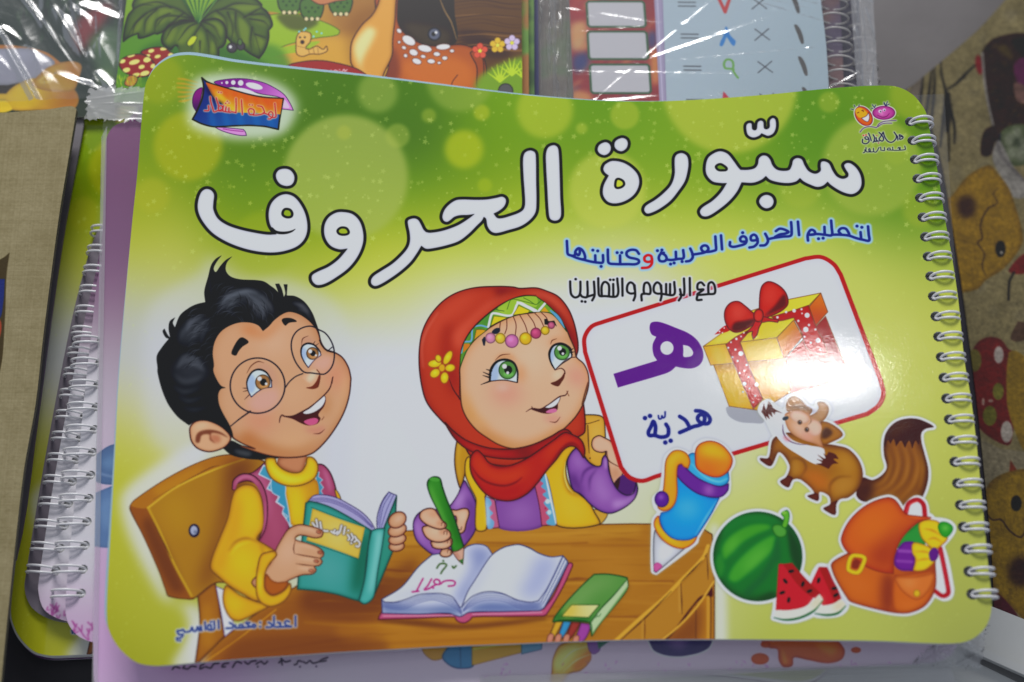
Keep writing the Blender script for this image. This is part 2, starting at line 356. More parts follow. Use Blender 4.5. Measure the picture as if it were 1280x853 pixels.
def words(sh):
    g = []
    g.append((T1, NAVY, 1.75, ["52,192 55,250 60,292 90,305 130,322 190,338 240,350 290,357 325,355 327,300",
        "90,305 112,300 118,270 140,248 165,258 185,290 190,325 170,333", "118,285 140,300 150,285 150,262",
        "268,302 269,350", "250,262", "287,268", "313,386",
        "364,258 365,320 372,360 420,368 520,369 575,369 600,356 598,338 575,328 530,318 508,300 510,275 540,260 580,264 601,290",
        "457,302 458,366", "435,281", "470,281",
        "790,282 765,292 752,320 762,344 795,346 812,328 803,303 785,290 770,280", "742,266", "776,261",
        "812,334 850,337 900,329 940,322 938,262", "882,275 884,330", "842,368", "869,360", "930,349",
        "992,250 1008,288 1010,318 990,342 960,348", "1008,296 1050,290 1105,278 1130,255 1118,230 1092,228 1075,246 1090,272 1130,275 1175,266 1188,258 1186,210 1183,158",
        "1226,150 1230,200 1234,256"]))
    g.append((T1, (196, 30, 36), 1.75, ["700,335 694,308 668,300 644,316 646,342 670,352 698,345", "701,330 698,366 674,392 625,398"]))
    g.append((T2, NAVY, 1.75, ["137,262 136,288 160,298 205,290 250,275 263,252 255,225 232,218 214,235 222,256 255,258", "233,190",
        "343,248 338,218 318,205 296,220 300,248 345,246", "346,235 346,268 320,295 285,303", "405,198 422,232 425,258 405,284 368,288",
        "424,240 470,230 540,220 600,212 606,170 602,110", "486,178 515,160 550,166 582,184 560,196 515,204 480,222", "654,106 658,155 663,208",
        "731,250 728,215 735,190 755,168 780,178 784,200 750,206 735,202", "745,206 800,200 860,206 912,208 911,150 907,98", "856,146 858,203", "811,236", "846,232",
        "912,206 960,205 1040,212 1100,232 1150,244 1196,250 1193,200 1188,142", "985,205 965,178 985,157 1018,160 1040,190 1046,210", "1131,186 1136,238", "1104,140", "1141,149"]))
    lettering(sh, g, SKYHALO, 2.6)
    K = (34, 32, 34)
    def second():
        lettering(sh, [(T1, K, 1.5, ["77,500 79,560 86,600 112,622 142,612 154,580 155,502", "155,600 170,617 206,617 208,502", "119,483", "258,502 262,560 262,610 245,645",
            "206,617 262,600", "166,652", "192,655", "291,476 293,560 300,609 340,612 436,609 436,478", "318,610 317,540 332,508 352,506 372,530 373,610", "405,520 406,608", "382,488", "407,488",
            "474,478 476,609", "568,560 560,522 535,508 514,530 512,575 535,592 568,590", "568,530 572,610 560,645",
            "622,645 622,600 650,594 685,594 686,540 668,510 645,516 637,560 640,592", "770,560 762,522 738,508 716,535 716,578 740,593 775,592", "770,530 773,610 765,645",
            "775,595 868,600 870,505", "808,520 808,598", "838,520 838,598", "914,560 922,615 905,645", "915,600 944,602 944,478", "988,474 990,606",
            "1048,600 1043,640 1078,640", "1098,530 1075,508 1050,520 1050,560 1092,562 1046,600 1130,597 1178,590 1176,530 1155,506 1132,520 1130,594"])], W_, 1.9, .95)
    return second

def card(sh):
    sh.fr(720, 310, 2.8425)
    d = "100,262! 815,38! 870,33 915,58 940,95! 1082,470! 1092,520 1075,560 1035,590! 285,812! 235,828 190,815 160,780! 32,370! 30,320 55,280"
    m = sh.F(d, W_)
    P = sh.path(d, True); b = (m[0], m[1], box_blur(1-m[2], int(5*sh.k)))
    sh.put(sh.inter(b, m), (165, 168, 180), .5)
    sh.put(sh.capsules(np.vstack([P, P[:1]]), 2.6*sh.k), (176, 24, 38))
    PU = (96, 34, 132)
    sh.fr(*T3)
    sh.F("323,140 330,108 360,100 400,108 470,135 540,165 590,205 620,260 622,310 600,345 560,362 510,360 470,352! 440,378 400,395 145,470! 120,393! 365,318! 345,285 340,230 360,185! 335,172", PU)
    sh.F(ell(420, 248, 37, 38), W_); sh.F("510,230! 545,240 567,270 562,290 540,298 513,296 512,262", W_)
    lettering(sh, [(T3, (26, 42, 124), 2.35, ["582,600 612,603 645,620 662,648 652,670 625,672 600,660 592,640 603,624 622,622 632,640 624,668 598,682 572,688 548,698 492,722", "492,632 525,655 548,694"]),
                   (T3, (26, 42, 124), 2.35, ["415,676 428,700 424,738 388,748 350,738 322,738 316,720 330,690 344,660 356,690 352,738", "297,641", "325,629", "411,778", "441,768"]),
                   (T3, (26, 42, 124), 1.0, ["372,628 376,645 388,644 392,628 398,640 408,634 410,606"])], (170, 176, 205), .7, .6)
    # gift box
    sh.fr(870, 340, 4.265)
    sh.F("165,720 172,765 225,798 300,806 360,802 345,725", (158, 160, 168)); sh.F("770,485 820,495 856,540 850,600 760,625 700,600", (160, 162, 170))
    Y, YD, OR, RD = (218, 178, 28), (206, 158, 24), (205, 110, 32), (178, 26, 34)
    ln = dict(ln=(120, 70, 25), lw=.7)
    b1 = sh.F("92,492! 478,460! 505,640! 345,740! 176,716!", YD, to=(196, 136, 20), gr=(120, 600, 480, 560), **ln)
    sh.B("110,520 210,500 300,700 200,715", (226, 190, 70), .4, 5, b1); sh.B("92,495 480,462 485,490 100,520", (150, 100, 20), .7, 5, b1); sh.B("330,480 400,480 460,640 400,690", (224, 180, 60), .3, 5, b1)
    sh.F("478,460! 690,238! 792,490! 690,600! 505,645!", (196, 36, 38), to=(150, 16, 30), gr=(500, 560, 740, 420), **ln)
    sh.F("38,398! 160,310 280,212! 480,150! 665,113! 545,240! 430,352!", Y, to=(226, 200, 60), gr=(60, 390, 600, 130), **ln)
    sh.B("60,385 150,325 250,260 230,350", (232, 214, 120), .6, 5)
    m = sh.F("38,398! 430,352! 470,462! 78,498!", YD, to=(212, 170, 30), gr=(60, 500, 420, 360), **ln); sh.B("240,380 430,356 460,450 300,480", (226, 190, 60), .4, 6, m); sh.B("80,400 130,400 170,490 110,492", (228, 196, 90), .45, 4, m)
    sh.F("430,352! 520,258! 568,345! 470,462!", (208, 140, 40), to=(190, 96, 30), gr=(440, 350, 540, 400), **ln)
    sh.F("600,190! 665,113! 702,214! 636,288!", OR, to=(186, 70, 30), gr=(660, 130, 640, 280), **ln)
    rib = [sh.F("158,388! 205,352 265,318! 300,300! 235,375! 290,520 357,680! 305,732! 230,560", RD, ed=(120, 14, 24), ew=3, **ln),
           sh.F("400,240! 520,205 600,178! 640,290 700,430 640,440 585,400 560,320 520,245! 440,262", RD, ed=(130, 14, 24), ew=3, **ln), sh.F("98,335! 150,290 205,275 175,315", RD)]
    rs = random.Random(3)
    for x, y, r in [(238, 436, 14), (195, 455, 6), (222, 475, 7), (210, 415, 7), (270, 497, 7), (233, 540, 6), (258, 527, 6), (258, 597, 12), (280, 560, 6), (322, 602, 12), (285, 622, 6), (315, 662, 7), (305, 695, 6), (250, 640, 6),
                    (215, 358, 7), (240, 345, 5), (172, 405, 6), (186, 376, 5), (255, 325, 5), (592, 232, 14), (585, 308, 15), (650, 366, 14), (523, 208, 10), (480, 215, 7), (434, 243, 7), (562, 200, 6), (545, 262, 7), (602, 284, 7), (636, 308, 7), (578, 346, 6), (612, 378, 7), (565, 222, 5), (662, 415, 8), (125, 318, 5), (150, 300, 4), (140, 325, 4), (170, 292, 5)]:
        sh.F(ell(x, y, r, r), (208, 206, 214))
    lr = dict(ln=(84, 14, 22), lw=.9)
    a = sh.F("332,240 300,215 262,182 225,158 185,165 156,200 152,250 172,300 205,322 240,318 300,285 330,262", (190, 44, 36), ed=(128, 18, 26), ew=5, ea=.6, **lr)
    sh.B("190,180 230,170 270,210 230,260 190,240", (214, 86, 70), .55, 7, a); sh.F("190,305 205,272 250,262 318,252 270,300 215,318", (70, 14, 20), clip=a, al=.85, blur=2)
    a = sh.F("340,232 338,150 350,78 385,52 440,72 480,115 490,170 460,205 400,235 350,250", (194, 44, 36), ed=(128, 18, 26), ew=5, ea=.6, **lr)
    sh.B("365,90 400,70 440,110 400,180 365,160", (210, 76, 62), .5, 7, a); sh.F("470,120 482,175 440,205 370,232 420,180", (84, 16, 22), clip=a, al=.85, blur=2)
    sh.F("318,258 350,262 335,300 325,335 305,360! 298,335 300,318 262,330! 300,290", (186, 36, 34), **lr); sh.F("350,240 400,250 440,258 435,270! 390,264 350,268", (180, 32, 34), **lr)
    sh.F("312,215 330,200 352,208 358,235 348,262 322,265 308,245", (200, 52, 42), ed=(120, 18, 26), ew=3, **lr)

SK, SKD, SKL = (200, 152, 116), (168, 102, 62), (214, 176, 148)
def eye(sh, white, iris, irc, hl, top, ring=(40, 34, 60)):
    m = sh.F(white, (196, 208, 226), ln=ring, lw=.9)
    sh.B(ell(iris[0]-iris[2]*1.6, iris[1]+iris[2]*.2, iris[2]*.6, iris[2]*1.3), (120, 150, 205), .5, 2, m)
    i = sh.F(ell(iris[0], iris[1], iris[2], iris[2]*1.03), irc, clip=m, ln=None)
    sh.F(ell(iris[0], iris[1], iris[2]*.98, iris[2]), tuple(int(c*.5) for c in irc), clip=m, al=.0)
    P = sh.path(ell(iris[0], iris[1], iris[2], iris[2]*1.03), True); sh.put(sh.capsules(np.vstack([P, P[:1]]), .55*sh.k), tuple(int(c*.45) for c in irc), 1, m)
    sh.B(ell(iris[0]+iris[2]*.1, iris[1]+iris[2]*.45, iris[2]*.6, iris[2]*.35), tuple(min(255, int(c*1.5)) for c in irc), .6, 1.2, m)
    sh.F(ell(iris[0]+iris[2]*.08, iris[1]-iris[2]*.02, iris[2]*.46, iris[2]*.5), (16, 14, 20), clip=m)
    for x, y, r in hl: sh.F(ell(x, y, r, r), (222, 226, 230))
    sh.L(top, [.6, 2.0, 2.4, 1.4], (24, 18, 30))

def boy(sh):
    H, F2, H2, F3, BK, CH = (180, 310, 5.331), (300, 340, 6.094), (180, 460, 5.331), (300, 450, 5.331), (340, 580, 4.739), (140, 560, 3.877)
    # bright glow round the chair and the head
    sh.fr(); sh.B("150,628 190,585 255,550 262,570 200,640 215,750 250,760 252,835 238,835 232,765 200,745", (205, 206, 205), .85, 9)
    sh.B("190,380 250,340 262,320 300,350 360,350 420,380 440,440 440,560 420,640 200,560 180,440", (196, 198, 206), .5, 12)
    # chair
    sh.fr(*CH)
    lg = sh.F("415,715! 500,650! 518,740 530,830 548,912! 400,1060! 425,853", (158, 100, 26), ln=(70, 40, 20), lw=.8, ed=(96, 54, 14), ew=4); sh.B("440,760 480,760 490,960 440,960", (188, 130, 40), .5, 6, lg)
    o = "88,285 115,250 300,130 480,50 600,35 760,80 800,200 600,640 500,655 400,728 380,733 275,718 262,690 230,600 150,420 95,315"
    m = sh.F(o, (166, 118, 32), ln=(92, 56, 22), lw=1.3)
    sh.F("88,285 105,262 175,290 230,400 300,560 375,700 392,728 290,720 262,690 225,590 140,400", (142, 82, 18), clip=m); sh.B("150,380 180,330 350,690 290,690", (96, 52, 10), .6, 5, m)
    sh.F("92,280 115,250 300,130 480,50 600,35 640,50 480,110 310,192 175,290", (168, 108, 24), clip=m); sh.B("200,200 420,90 440,110 230,230", (196, 140, 40), .4, 4, m)
    sh.L("175,290 310,192 480,112 640,55", 2.6, (198, 160, 52), clip=m); sh.L("175,290 230,400 300,560 385,718", 3, (196, 156, 48), clip=m, al=.8)
    sh.L("200,250 310,185", [.3, 1, .2], (96, 60, 16), clip=m); sh.L("330,175 480,95 520,85", [.3, 1, .2], (96, 60, 16), clip=m); sh.L("190,340 260,480 290,540", [.3, 1.4, .3], (96, 56, 14), clip=m)
    sh.B("560,60 700,60 640,200 560,380 520,560 440,700 430,640 500,440 540,260", (110, 60, 12), .85, 13, m); sh.B("230,260 330,210 400,330 330,440 270,380", (184, 140, 44), .45, 15, m)
    sh.F(ell(398, 401, 27, 33), (40, 36, 60)); sh.F(ell(397, 400, 17, 22), (160, 166, 190)); sh.B(ell(404, 408, 8, 9), (70, 80, 100), .6, 1)
    # desk end under the sleeve comes with the desk; sweater body first
    sh.fr(*BK)
    ts = sh.F("75,120 170,110 270,90 330,150 400,190 405,220 300,300 200,400 60,480 0,500 -20,300 0,150", (206, 158, 26), ed=(150, 96, 16), ew=5)
    # vest
    v = sh.F([(CH, "590,175 600,150 640,130 680,120 720,90 760,60 860,120 853,260 850,450 760,520 700,505 716,440 742,380 745,280 722,200 690,170 650,160")], (158, 74, 102), ln=(60, 20, 40), lw=1.0, ed=(112, 40, 70), ew=6)
    sh.fr(*CH); sh.B("650,135 700,150 735,200 755,300 745,380 770,300 760,200 720,130", (196, 110, 150), .6, 4, v)
    sh.B("760,230 800,300 810,420 780,460", (180, 92, 120), .5, 8, v)
    sh.F("712,128! 735,84! 790,120 840,170 875,230 870,400! 853,355! 826,318! 836,290! 795,262! 812,228! 752,198! 772,158!", (72, 148, 176), ln=(190, 200, 214), lw=1.2)
    sh.B("750,110 800,150 850,230 840,260", (40, 100, 130), .5, 4)
    vr = sh.F([(BK, "262,8 300,5 340,45 368,110 388,192 395,230 335,235 300,190 275,130 262,60")], (160, 72, 104), ln=(56, 22, 40), lw=1.1, ed=(110, 40, 70), ew=3)
    sh.fr(*BK); sh.B("300,25 330,60 350,130 345,170 320,100", (200, 120, 156), .6, 3, vr)
    sh.F("262,45! 280,50! 275,75! 300,95! 283,110! 305,140! 290,160! 305,185! 275,185 262,120", (72, 140, 170), ln=(170, 186, 200), lw=.7)
    sh.F("372,150 392,170 408,210 402,222 388,212", (206, 158, 26), ln=(70, 50, 20), lw=.8)
    sh.F("78,128 170,125 258,95 278,150 270,195 215,215 195,360 190,420 130,370 108,350 95,260 80,180", (212, 172, 28), ed=(166, 104, 18), ew=6, to=(196, 140, 20), gr=(120, 160, 250, 120)); sh.B("120,180 160,150 180,300 130,330", (226, 196, 50), .5, 7)
    # blue zigzag left of torso
    sh.fr(*BK); sh.F("0,88 40,105 78,128 80,180 95,260 110,365! 85,330! 92,310! 62,285! 72,255! 30,225! 45,195! 0,165", (64, 142, 172), ln=(176, 190, 206), lw=.9)
    # arm
    sh.fr(*CH)
    ar = sh.F("598,205 640,180 690,188 722,240 735,330 730,395 702,440 745,470 790,505 800,600 760,720 700,742 640,712 570,670 505,615 478,585 482,540 520,440 560,340 580,250", (212, 164, 20), ln=(110, 70, 20), lw=1.0, ed=(158, 96, 14), ew=7, ea=.75)
    sh.B("620,210 690,210 715,300 700,400 640,400 620,300", (222, 186, 40), .6, 11, ar); sh.B("600,230 570,420 500,580 520,600 580,480 620,300", (186, 120, 14), .5, 8, ar); sh.B("560,500 640,480 700,520 680,640 600,610", (226, 192, 40), .6, 12, ar)
    sh.L("565,500 600,455 650,438 710,455", [.6, 2, 2.2, .6], (150, 92, 14), blur=2, clip=ar); sh.L("575,520 610,475 670,455", [1, 3, 1], (232, 206, 80), al=.6, blur=2, clip=ar); sh.L("720,470 735,530 700,600", [1, 2, 1], (150, 90, 14), blur=2.4, clip=ar)
    sh.fr(); sh.F("270,733! 282,740 284,765 291,776 294,785! 281,796! 277,770", (206, 206, 214), ln=(90, 60, 110), lw=.7); sh.fr(*CH)
    lo = sh.F("542,690 555,668 620,712 700,745 760,765 700,800 640,830 610,838 575,825 548,780 538,735", (210, 160, 24), ln=(110, 70, 20), lw=.9, ed=(160, 100, 16), ew=5); sh.B("560,710 640,750 600,800 560,770", (224, 188, 44), .5, 6, lo)
    sh.L("590,196 600,160 635,138 680,146 716,182 740,245 746,330 738,395 722,436", [5, 7, 7.5, 7.5, 7, 6, 4.5, 3, 1], (60, 20, 40)); sh.L("592,196 602,162 636,141 680,149 714,184 738,246 743,330 735,395 721,432", [3.6, 5.6, 6, 6, 5.6, 4.6, 3.4, 2, .6], (160, 76, 106)); sh.L("600,180 610,158 640,140 676,145 708,178", [1, 2.4, 2.4, .8], (206, 128, 160), al=.8, blur=1.5); sh.L("742,260 745,340 736,400", [.6, 1.6, .6], (196, 110, 150), al=.7, blur=1)
    # book
    sh.fr(*BK)
    sh.F("214,222! 248,188 310,184 380,200 450,235 530,285 580,335 612,388! 585,398 500,345 400,290 300,250 214,232!", (160, 154, 194), ln=(60, 50, 90), lw=.8)
    for o_ in (8, 17, 27): sh.L(f"230,{200+o_} 320,{196+o_} 420,{228+o_} 520,{288+o_} 595,{365+o_*.6:.0f}", .8, (92, 84, 136))
    sh.F("622,388! 622,320 640,250 665,200 692,166! 712,176 738,186! 735,230 700,310 660,385!", (158, 156, 196), ln=(50, 44, 80), lw=.8)
    for d in ("705,175 660,250 635,380", "722,180 680,270 645,382", "690,170 650,240 628,360"): sh.L(d, .8, (84, 80, 130))
    rc = sh.F("660,385! 738,190! 732,330! 715,520! 640,700 600,790!", (54, 138, 120), ln=(20, 60, 56), lw=1, ed=(24, 84, 70), ew=4)
    cv = sh.F("200,232! 225,222 330,250 430,300 540,365 585,392! 560,560 545,700 515,812! 470,800 380,772 270,752 150,742! 165,560 185,380", (58, 146, 136), ln=(20, 70, 66), lw=1.1, ed=(30, 98, 84), ew=5)
    sh.B("250,520 400,560 420,700 330,730 260,640", (112, 172, 172), .6, 22, cv); sh.B("520,400 570,410 545,700 500,780 470,740", (22, 92, 66), .85, 9, cv)
    lb = sh.F("240,264! 395,325 550,378! 530,470 512,560! 350,500 205,452! 222,360", (206, 178, 74), ed=(186, 140, 40), ew=3); sh.B("340,330 430,370 420,500 340,470", (224, 208, 140), .5, 14, lb)
    sh.L("232,258 395,318 552,372", .8, (30, 96, 80)); sh.L("205,458 350,508 514,566", .9, (34, 90, 76))
    lettering(sh, [(BK, (226, 226, 232), .95, ["240,350 258,372 280,385 300,395 330,398", "262,330 270,372", "285,345 292,388", "350,400 372,412 390,400", "372,392 365,405", "412,365 400,405 385,418", "432,375 425,415", "448,420 460,440 452,450", "452,395", "470,415 480,438 470,455", "490,430 500,450 488,462", "505,450 520,470 512,490 498,486", "245,395", "470,470"])], (84, 78, 96), .9, .9, .5)
    sp = sh.F("590,395! 625,385 668,382! 650,500 625,640 605,780 580,815 545,830 515,812! 545,700 560,600 572,480", (78, 168, 158), ln=(20, 70, 66), lw=1, ed=(34, 112, 100), ew=4)
    sh.B("625,410 650,400 620,620 590,760 575,760 605,560", (150, 206, 200), .8, 4, sp); sh.B("580,440 600,420 560,640 535,780 525,780 555,600", (40, 120, 106), .6, 4, sp)
    for x, y, rx, ry, r in ((738, 488, 46, 30, -8), (742, 446, 52, 33, -12), (742, 392, 56, 38, -22), (742, 332, 56, 44, -35)):
        f = sh.F(ell(x, y, rx, ry, r), SK, ln=(84, 40, 34), lw=1.1, ed=(156, 86, 60), ew=4, ea=.6); sh.B(ell(x+8, y-8, rx*.5, ry*.35, r), SKL, .7, 3, f)
    # cuff and hand
    hd = sh.F([(BK, "-10,590 25,505 60,440 100,385 160,360 220,368 280,385 302,402 292,432 250,438 190,424 150,425 138,448 200,468 270,492 305,522 303,545 288,560 298,580 280,602 252,608 262,630 240,652 180,658 140,672 100,690 60,712 10,715 -25,690 -80,740 -120,700 -60,640")], SK, ln=(84, 44, 34), lw=1.0, ed=(160, 92, 60), ew=5, ea=.55)
    sh.fr(*BK)
    sh.B("40,520 100,440 170,470 130,560 60,600", SKL, .6, 12, hd)
    for d in ("138,448 128,500 132,530", "132,532 200,545 285,558", "140,590 190,598 262,605", "285,560 240,552 150,535"): sh.L(d, [.3, 1.3, .6], (104, 56, 40), clip=hd)
    for x, y in ((276, 404), (285, 525), (262, 576), (232, 632)): sh.F(ell(x, y, 15, 9, 10), (170, 98, 72), ln=(104, 56, 44), lw=.6, clip=hd)
    for d in ("150,375 220,385 270,405", "150,480 210,485 270,510", "150,560 210,565 260,575", "150,615 200,620 240,630"): sh.L(d, [1, 4, 1.5], (222, 184, 152), al=.55, blur=2, clip=hd)
    # cuff ring in front
    sh.fr(*CH); cf = sh.F("722,520 755,505 790,502 798,520 765,560 745,600 738,650 745,690 775,715 812,705 840,685 862,655 868,690 842,735 800,762 760,768 722,750 702,715 698,650 705,580", (214, 164, 22), ln=(112, 70, 20), lw=.9, ed=(150, 90, 14), ew=4)
    sh.B("715,600 728,640 722,700 735,730 712,700 705,640", (230, 200, 60), .7, 3, cf); sh.F("745,690 738,650 748,610 775,640 800,650 855,650 835,688 805,706 775,713", (168, 92, 24), ed=(100, 50, 16), ew=3)
    # face
    FP = [(F2, "375,300 450,318 520,362 570,412 598,470 618,540 655,592 720,615 780,655 825,730 842,800"), (F3, "738,130 728,230 700,330 650,430 580,530 500,610 440,638 380,648 300,650 200,638 100,610 0,572"), (H2, "740,540 650,500 590,462 550,400 490,300 470,200 490,140 440,20"), (H, "440,780 430,700 470,590 540,510 640,470 760,480 850,450")]
    # neck and collar behind the chin
    sh.fr(*H2); sh.F("525,535! 575,485 640,510 720,548 853,580 900,600 853,606 760,612 660,602 580,580", (28, 30, 34)); sh.B("600,545 720,565 700,590 620,572", (96, 100, 104), .6, 3)
    sh.fr(*F3); nk = sh.F("258,655 440,630 435,690 415,740 390,755 320,740 255,700", (188, 126, 90), ed=(130, 70, 44), ew=5)
    cl = sh.F("170,668 182,655 232,658 245,690 285,728 350,752 405,745 438,700 450,650 485,652 515,690 518,740 495,790 430,828 350,842 275,828 210,788 178,730", (218, 182, 26), ln=(110, 76, 16), lw=1.1, ed=(178, 120, 14), ew=5, ea=.8)
    sh.B("190,680 220,740 290,800 380,812 470,770 380,790 290,770 230,720", (238, 222, 96), .7, 4, cl)
    fc = sh.F(FP, SK, ln=(44, 20, 30), lw=1.5)
    # airbrush inside the face
    b = (fc[0], fc[1], box_blur(1-fc[2], int(7*sh.k))); sh.put(sh.inter(b, fc), SKD, .9)
    sh.B([(F3, "0,500 60,470 160,540 300,590 430,580 520,520 460,600 300,640 100,600 0,570")], (178, 108, 58), .75, 8, fc)
    sh.fr(*F2); sh.B("180,470 260,440 330,520 320,600 220,600", (214, 182, 156), .9, 22, fc); sh.B("0,430 100,400 170,460 250,400 340,320 300,400 200,500 60,480", (196, 112, 62), .6, 8, fc)
    sh.fr(*F3); sh.B("60,350 180,350 220,420 150,470 60,430", (206, 120, 100), .6, 16, fc); sh.B("590,40 680,40 700,130 640,200 590,130", (206, 124, 100), .7, 14, fc); sh.B("560,200 600,300 570,380 540,330", (176, 108, 60), .5, 8, fc)
    sh.B("690,60 720,180 690,300 620,430 680,260", (226, 180, 132), .6, 7, fc); sh.B("300,200 400,140 420,220 340,320", (208, 164, 128), .6, 14, fc); sh.B("250,500 420,490 480,520 380,570 250,560", (212, 164, 118), .6, 14, fc)
    # eyes
    sh.B("70,90 140,20 220,60 250,140 230,190 190,100 120,60", (190, 140, 120), .7, 5); sh.B("50,290 110,215 210,188 255,200 255,290 180,345 100,345", (204, 156, 142), .8, 6, fc)
    eye(sh, "75,248! 48,190 48,130 78,85 120,66 170,82 205,130 212,182! 160,190 115,215", (152, 150, 48), (150, 108, 66), [(130, 126, 15), (174, 160, 9)], "60,225 46,150 78,84 125,64 175,84 212,140")
    sh.L("45,90 75,40 120,12 160,20", [.4, 1.4, 1.4, .4], (110, 66, 50)); 
    for d in ("40,190 18,188", "48,205 20,212", "60,235 30,265"): sh.L(d, [1.2, .4], (70, 44, 40))
    sh.fr(*F2); sh.B("470,560 480,510 520,490 560,520 600,580 560,545 510,540", (190, 140, 116), .7, 3)
    eye(sh, "520,730! 485,680 466,620 474,572 508,548 560,556 600,590 618,635! 570,670", (552, 622, 44), (150, 108, 66), [(535, 606, 15), (578, 636, 8)], "512,722 468,640 472,572 512,546 565,558 612,612")
    sh.B("540,720 600,650 690,640 700,700 640,760 580,740", (206, 158, 140), .8, 5, fc)
    sh.L("468,560 478,510 520,488", [.4, 1.3, .4], (100, 62, 50))
    for d in ("560,548 572,528", "580,560 600,545"): sh.L(d, [1, .4], (60, 44, 44))
    sh.F("318,372 330,355 380,352 420,366 432,380 390,385 368,392 345,410", (24, 22, 24)); sh.fr(*H); sh.F("583,705 600,655 635,604 660,598 697,628 655,660 630,690 612,718", (24, 22, 24))
    # nose
    sh.fr(*F3); sh.F("415,120 440,92 480,65 515,66 530,92 528,140 515,186 480,194 445,186 470,165", (206, 160, 126), clip=fc); sh.F("440,186 480,175 510,140 528,100 535,120 520,182 484,195", (112, 52, 34)); sh.B("445,120 480,80 510,78 500,120 460,150", (228, 194, 164), .9, 3)
    sh.L("512,66 530,90 533,120 520,180", 1.0, (90, 44, 36))
    # mouth
    mo = sh.F("282,376 340,376 400,352 470,312 560,238 572,262 560,310 530,350 522,370 536,392 515,425 460,438 410,424 350,394", (74, 26, 28)); sh.F("418,352 470,318 560,240 570,262 552,305 515,338 470,358 435,362", (208, 216, 226), ln=(60, 30, 30), lw=.5); sh.F("425,412 460,394 505,388 522,402 508,426 462,436", (196, 88, 128), clip=mo)
    sh.L("262,418 268,385 280,368 300,376 350,374 400,352 470,312 560,236 600,185 616,120", [.8, 1.5, 1.2, 1.2, 1.3, 1.3, 1.6, .8], (60, 26, 28)); sh.L("545,400 560,380 556,376", [.8, .3], (100, 50, 40))
    sh.B("430,450 500,455 560,440 555,475 510,490 460,480", (196, 124, 108), .8, 4, fc); sh.L("490,492 530,490 565,462", [.4, 1.4, .3], (100, 52, 44))
    # ear
    sh.fr(*H2); e = sh.F("306,440 308,395 345,358 410,350 480,372 540,412 578,466 548,520 480,552 420,558 355,535 318,492", (206, 160, 122), ln=(64, 30, 30), lw=1.2, ed=(168, 100, 66), ew=4)
    sh.F("345,495 348,450 375,422 440,412 510,428 560,465 500,440 450,436 450,470 475,500 440,480 435,445 385,450 368,498", (112, 58, 40), clip=e, al=.9, blur=1); sh.B("440,450 500,450 510,490 470,500", (178, 106, 78), .8, 3, e); sh.B("330,400 380,368 440,375 360,410", (226, 186, 150), .7, 4, e)
    # hair
    HP = [(H, "408,362! 402,290 428,190 448,115 478,74 518,50! 482,98 464,140 478,162 508,122 545,82 588,57! 552,100 545,150 575,190 640,210 740,215 800,225 850,258"), (F2, "265,130 292,158! 268,92! 298,90! 318,130 334,192! 345,165 332,95! 362,96! 356,180! 420,186 490,228 548,308 580,388 606,470 612,520! 596,462 560,412 515,366 450,324 375,306 320,325 260,370 220,415 175,452! 140,410 80,388"), (H, "640,498 570,520 510,562 472,625 458,700 466,780"), (H2, "462,20 482,72 512,118 545,133! 512,143 495,178 500,240 525,300 570,380 588,425 596,466! 540,412 480,372 400,350 345,356 300,384! 230,332 180,272 150,222 115,132 90,30"), (H, "90,800 85,722 120,662 165,606! 145,598 124,556 136,538! 158,580 174,598! 164,540 172,490 208,463! 192,500 206,530! 240,450 300,400 350,376")]
    hr = sh.F(HP, (27, 28, 32))
    sh.fr(*H)
    for d, w, c, a in (("500,400 560,330 680,290 760,300", [1, 6, 6, 1], (100, 106, 116), .8), ("560,420 600,350 620,330", [1, 4, 1], (90, 96, 104), .5), ("640,300 720,330 790,420 800,480", [1, 4, 4, 1], (92, 98, 108), .7), ("700,290 780,330 830,420", [1, 4, 1], (84, 90, 100), .6), ("480,440 540,380 600,370", [1, 4, 1], (80, 84, 92), .6),
                       ("280,560 310,500 380,460", [1, 8, 2], (96, 100, 110), .7), ("330,600 360,530 430,480", [1, 7, 1], (86, 90, 98), .6), ("240,620 260,560 300,500", [1, 4, 1], (70, 74, 82), .6), ("380,640 400,560 440,520", [1, 4, 1], (70, 74, 82), .6), ("220,800 280,740 340,760 400,820", [2, 12, 12, 2], (86, 90, 98), .6), ("470,380 560,300 600,240", [1, 4, 1], (60, 62, 70), .6), ("440,160 440,260 460,330", [1, 3, 1], (60, 62, 70), .5), ("550,400 590,440 640,470", [1, 2, 1], (70, 72, 80), .5)):
        sh.L(d, w, c, al=a, blur=3, clip=hr)
    sh.fr(*H2)
    for d, w in (("200,40 260,90 340,80 400,40", [1, 7, 6, 1]), ("190,120 270,160 380,130", [1, 6, 1]), ("220,190 300,220 400,190", [1, 5, 1]), ("250,260 330,280 430,260", [1, 4, 1])): sh.L(d, w, (74, 78, 84), al=.6, blur=3.4, clip=hr)
    sh.fr(*F2)
    for d, w in (("400,235 470,260 530,310", [1, 6, 1]), ("60,220 120,280 150,360", [1, 3, 1]), ("120,200 180,270 200,340", [1, 3, 1]), ("170,180 230,260 250,320", [1, 3, 1]), ("440,290 500,300 540,360", [1, 3, 1])): sh.L(d, w, (110, 112, 120), al=.65, blur=2.4, clip=hr)
    sh.fr(*H); sh.B("520,380 620,300 760,300 830,380 800,440 760,380 660,350 560,410", (120, 126, 136), .35, 9, hr); sh.B("240,560 320,500 420,470 400,540 330,620 260,640", (110, 116, 126), .35, 9, hr); sh.B("190,820 260,740 380,760 420,850 300,900", (96, 100, 110), .35, 12, hr)
    rs = random.Random(8); sh.fr(*H)
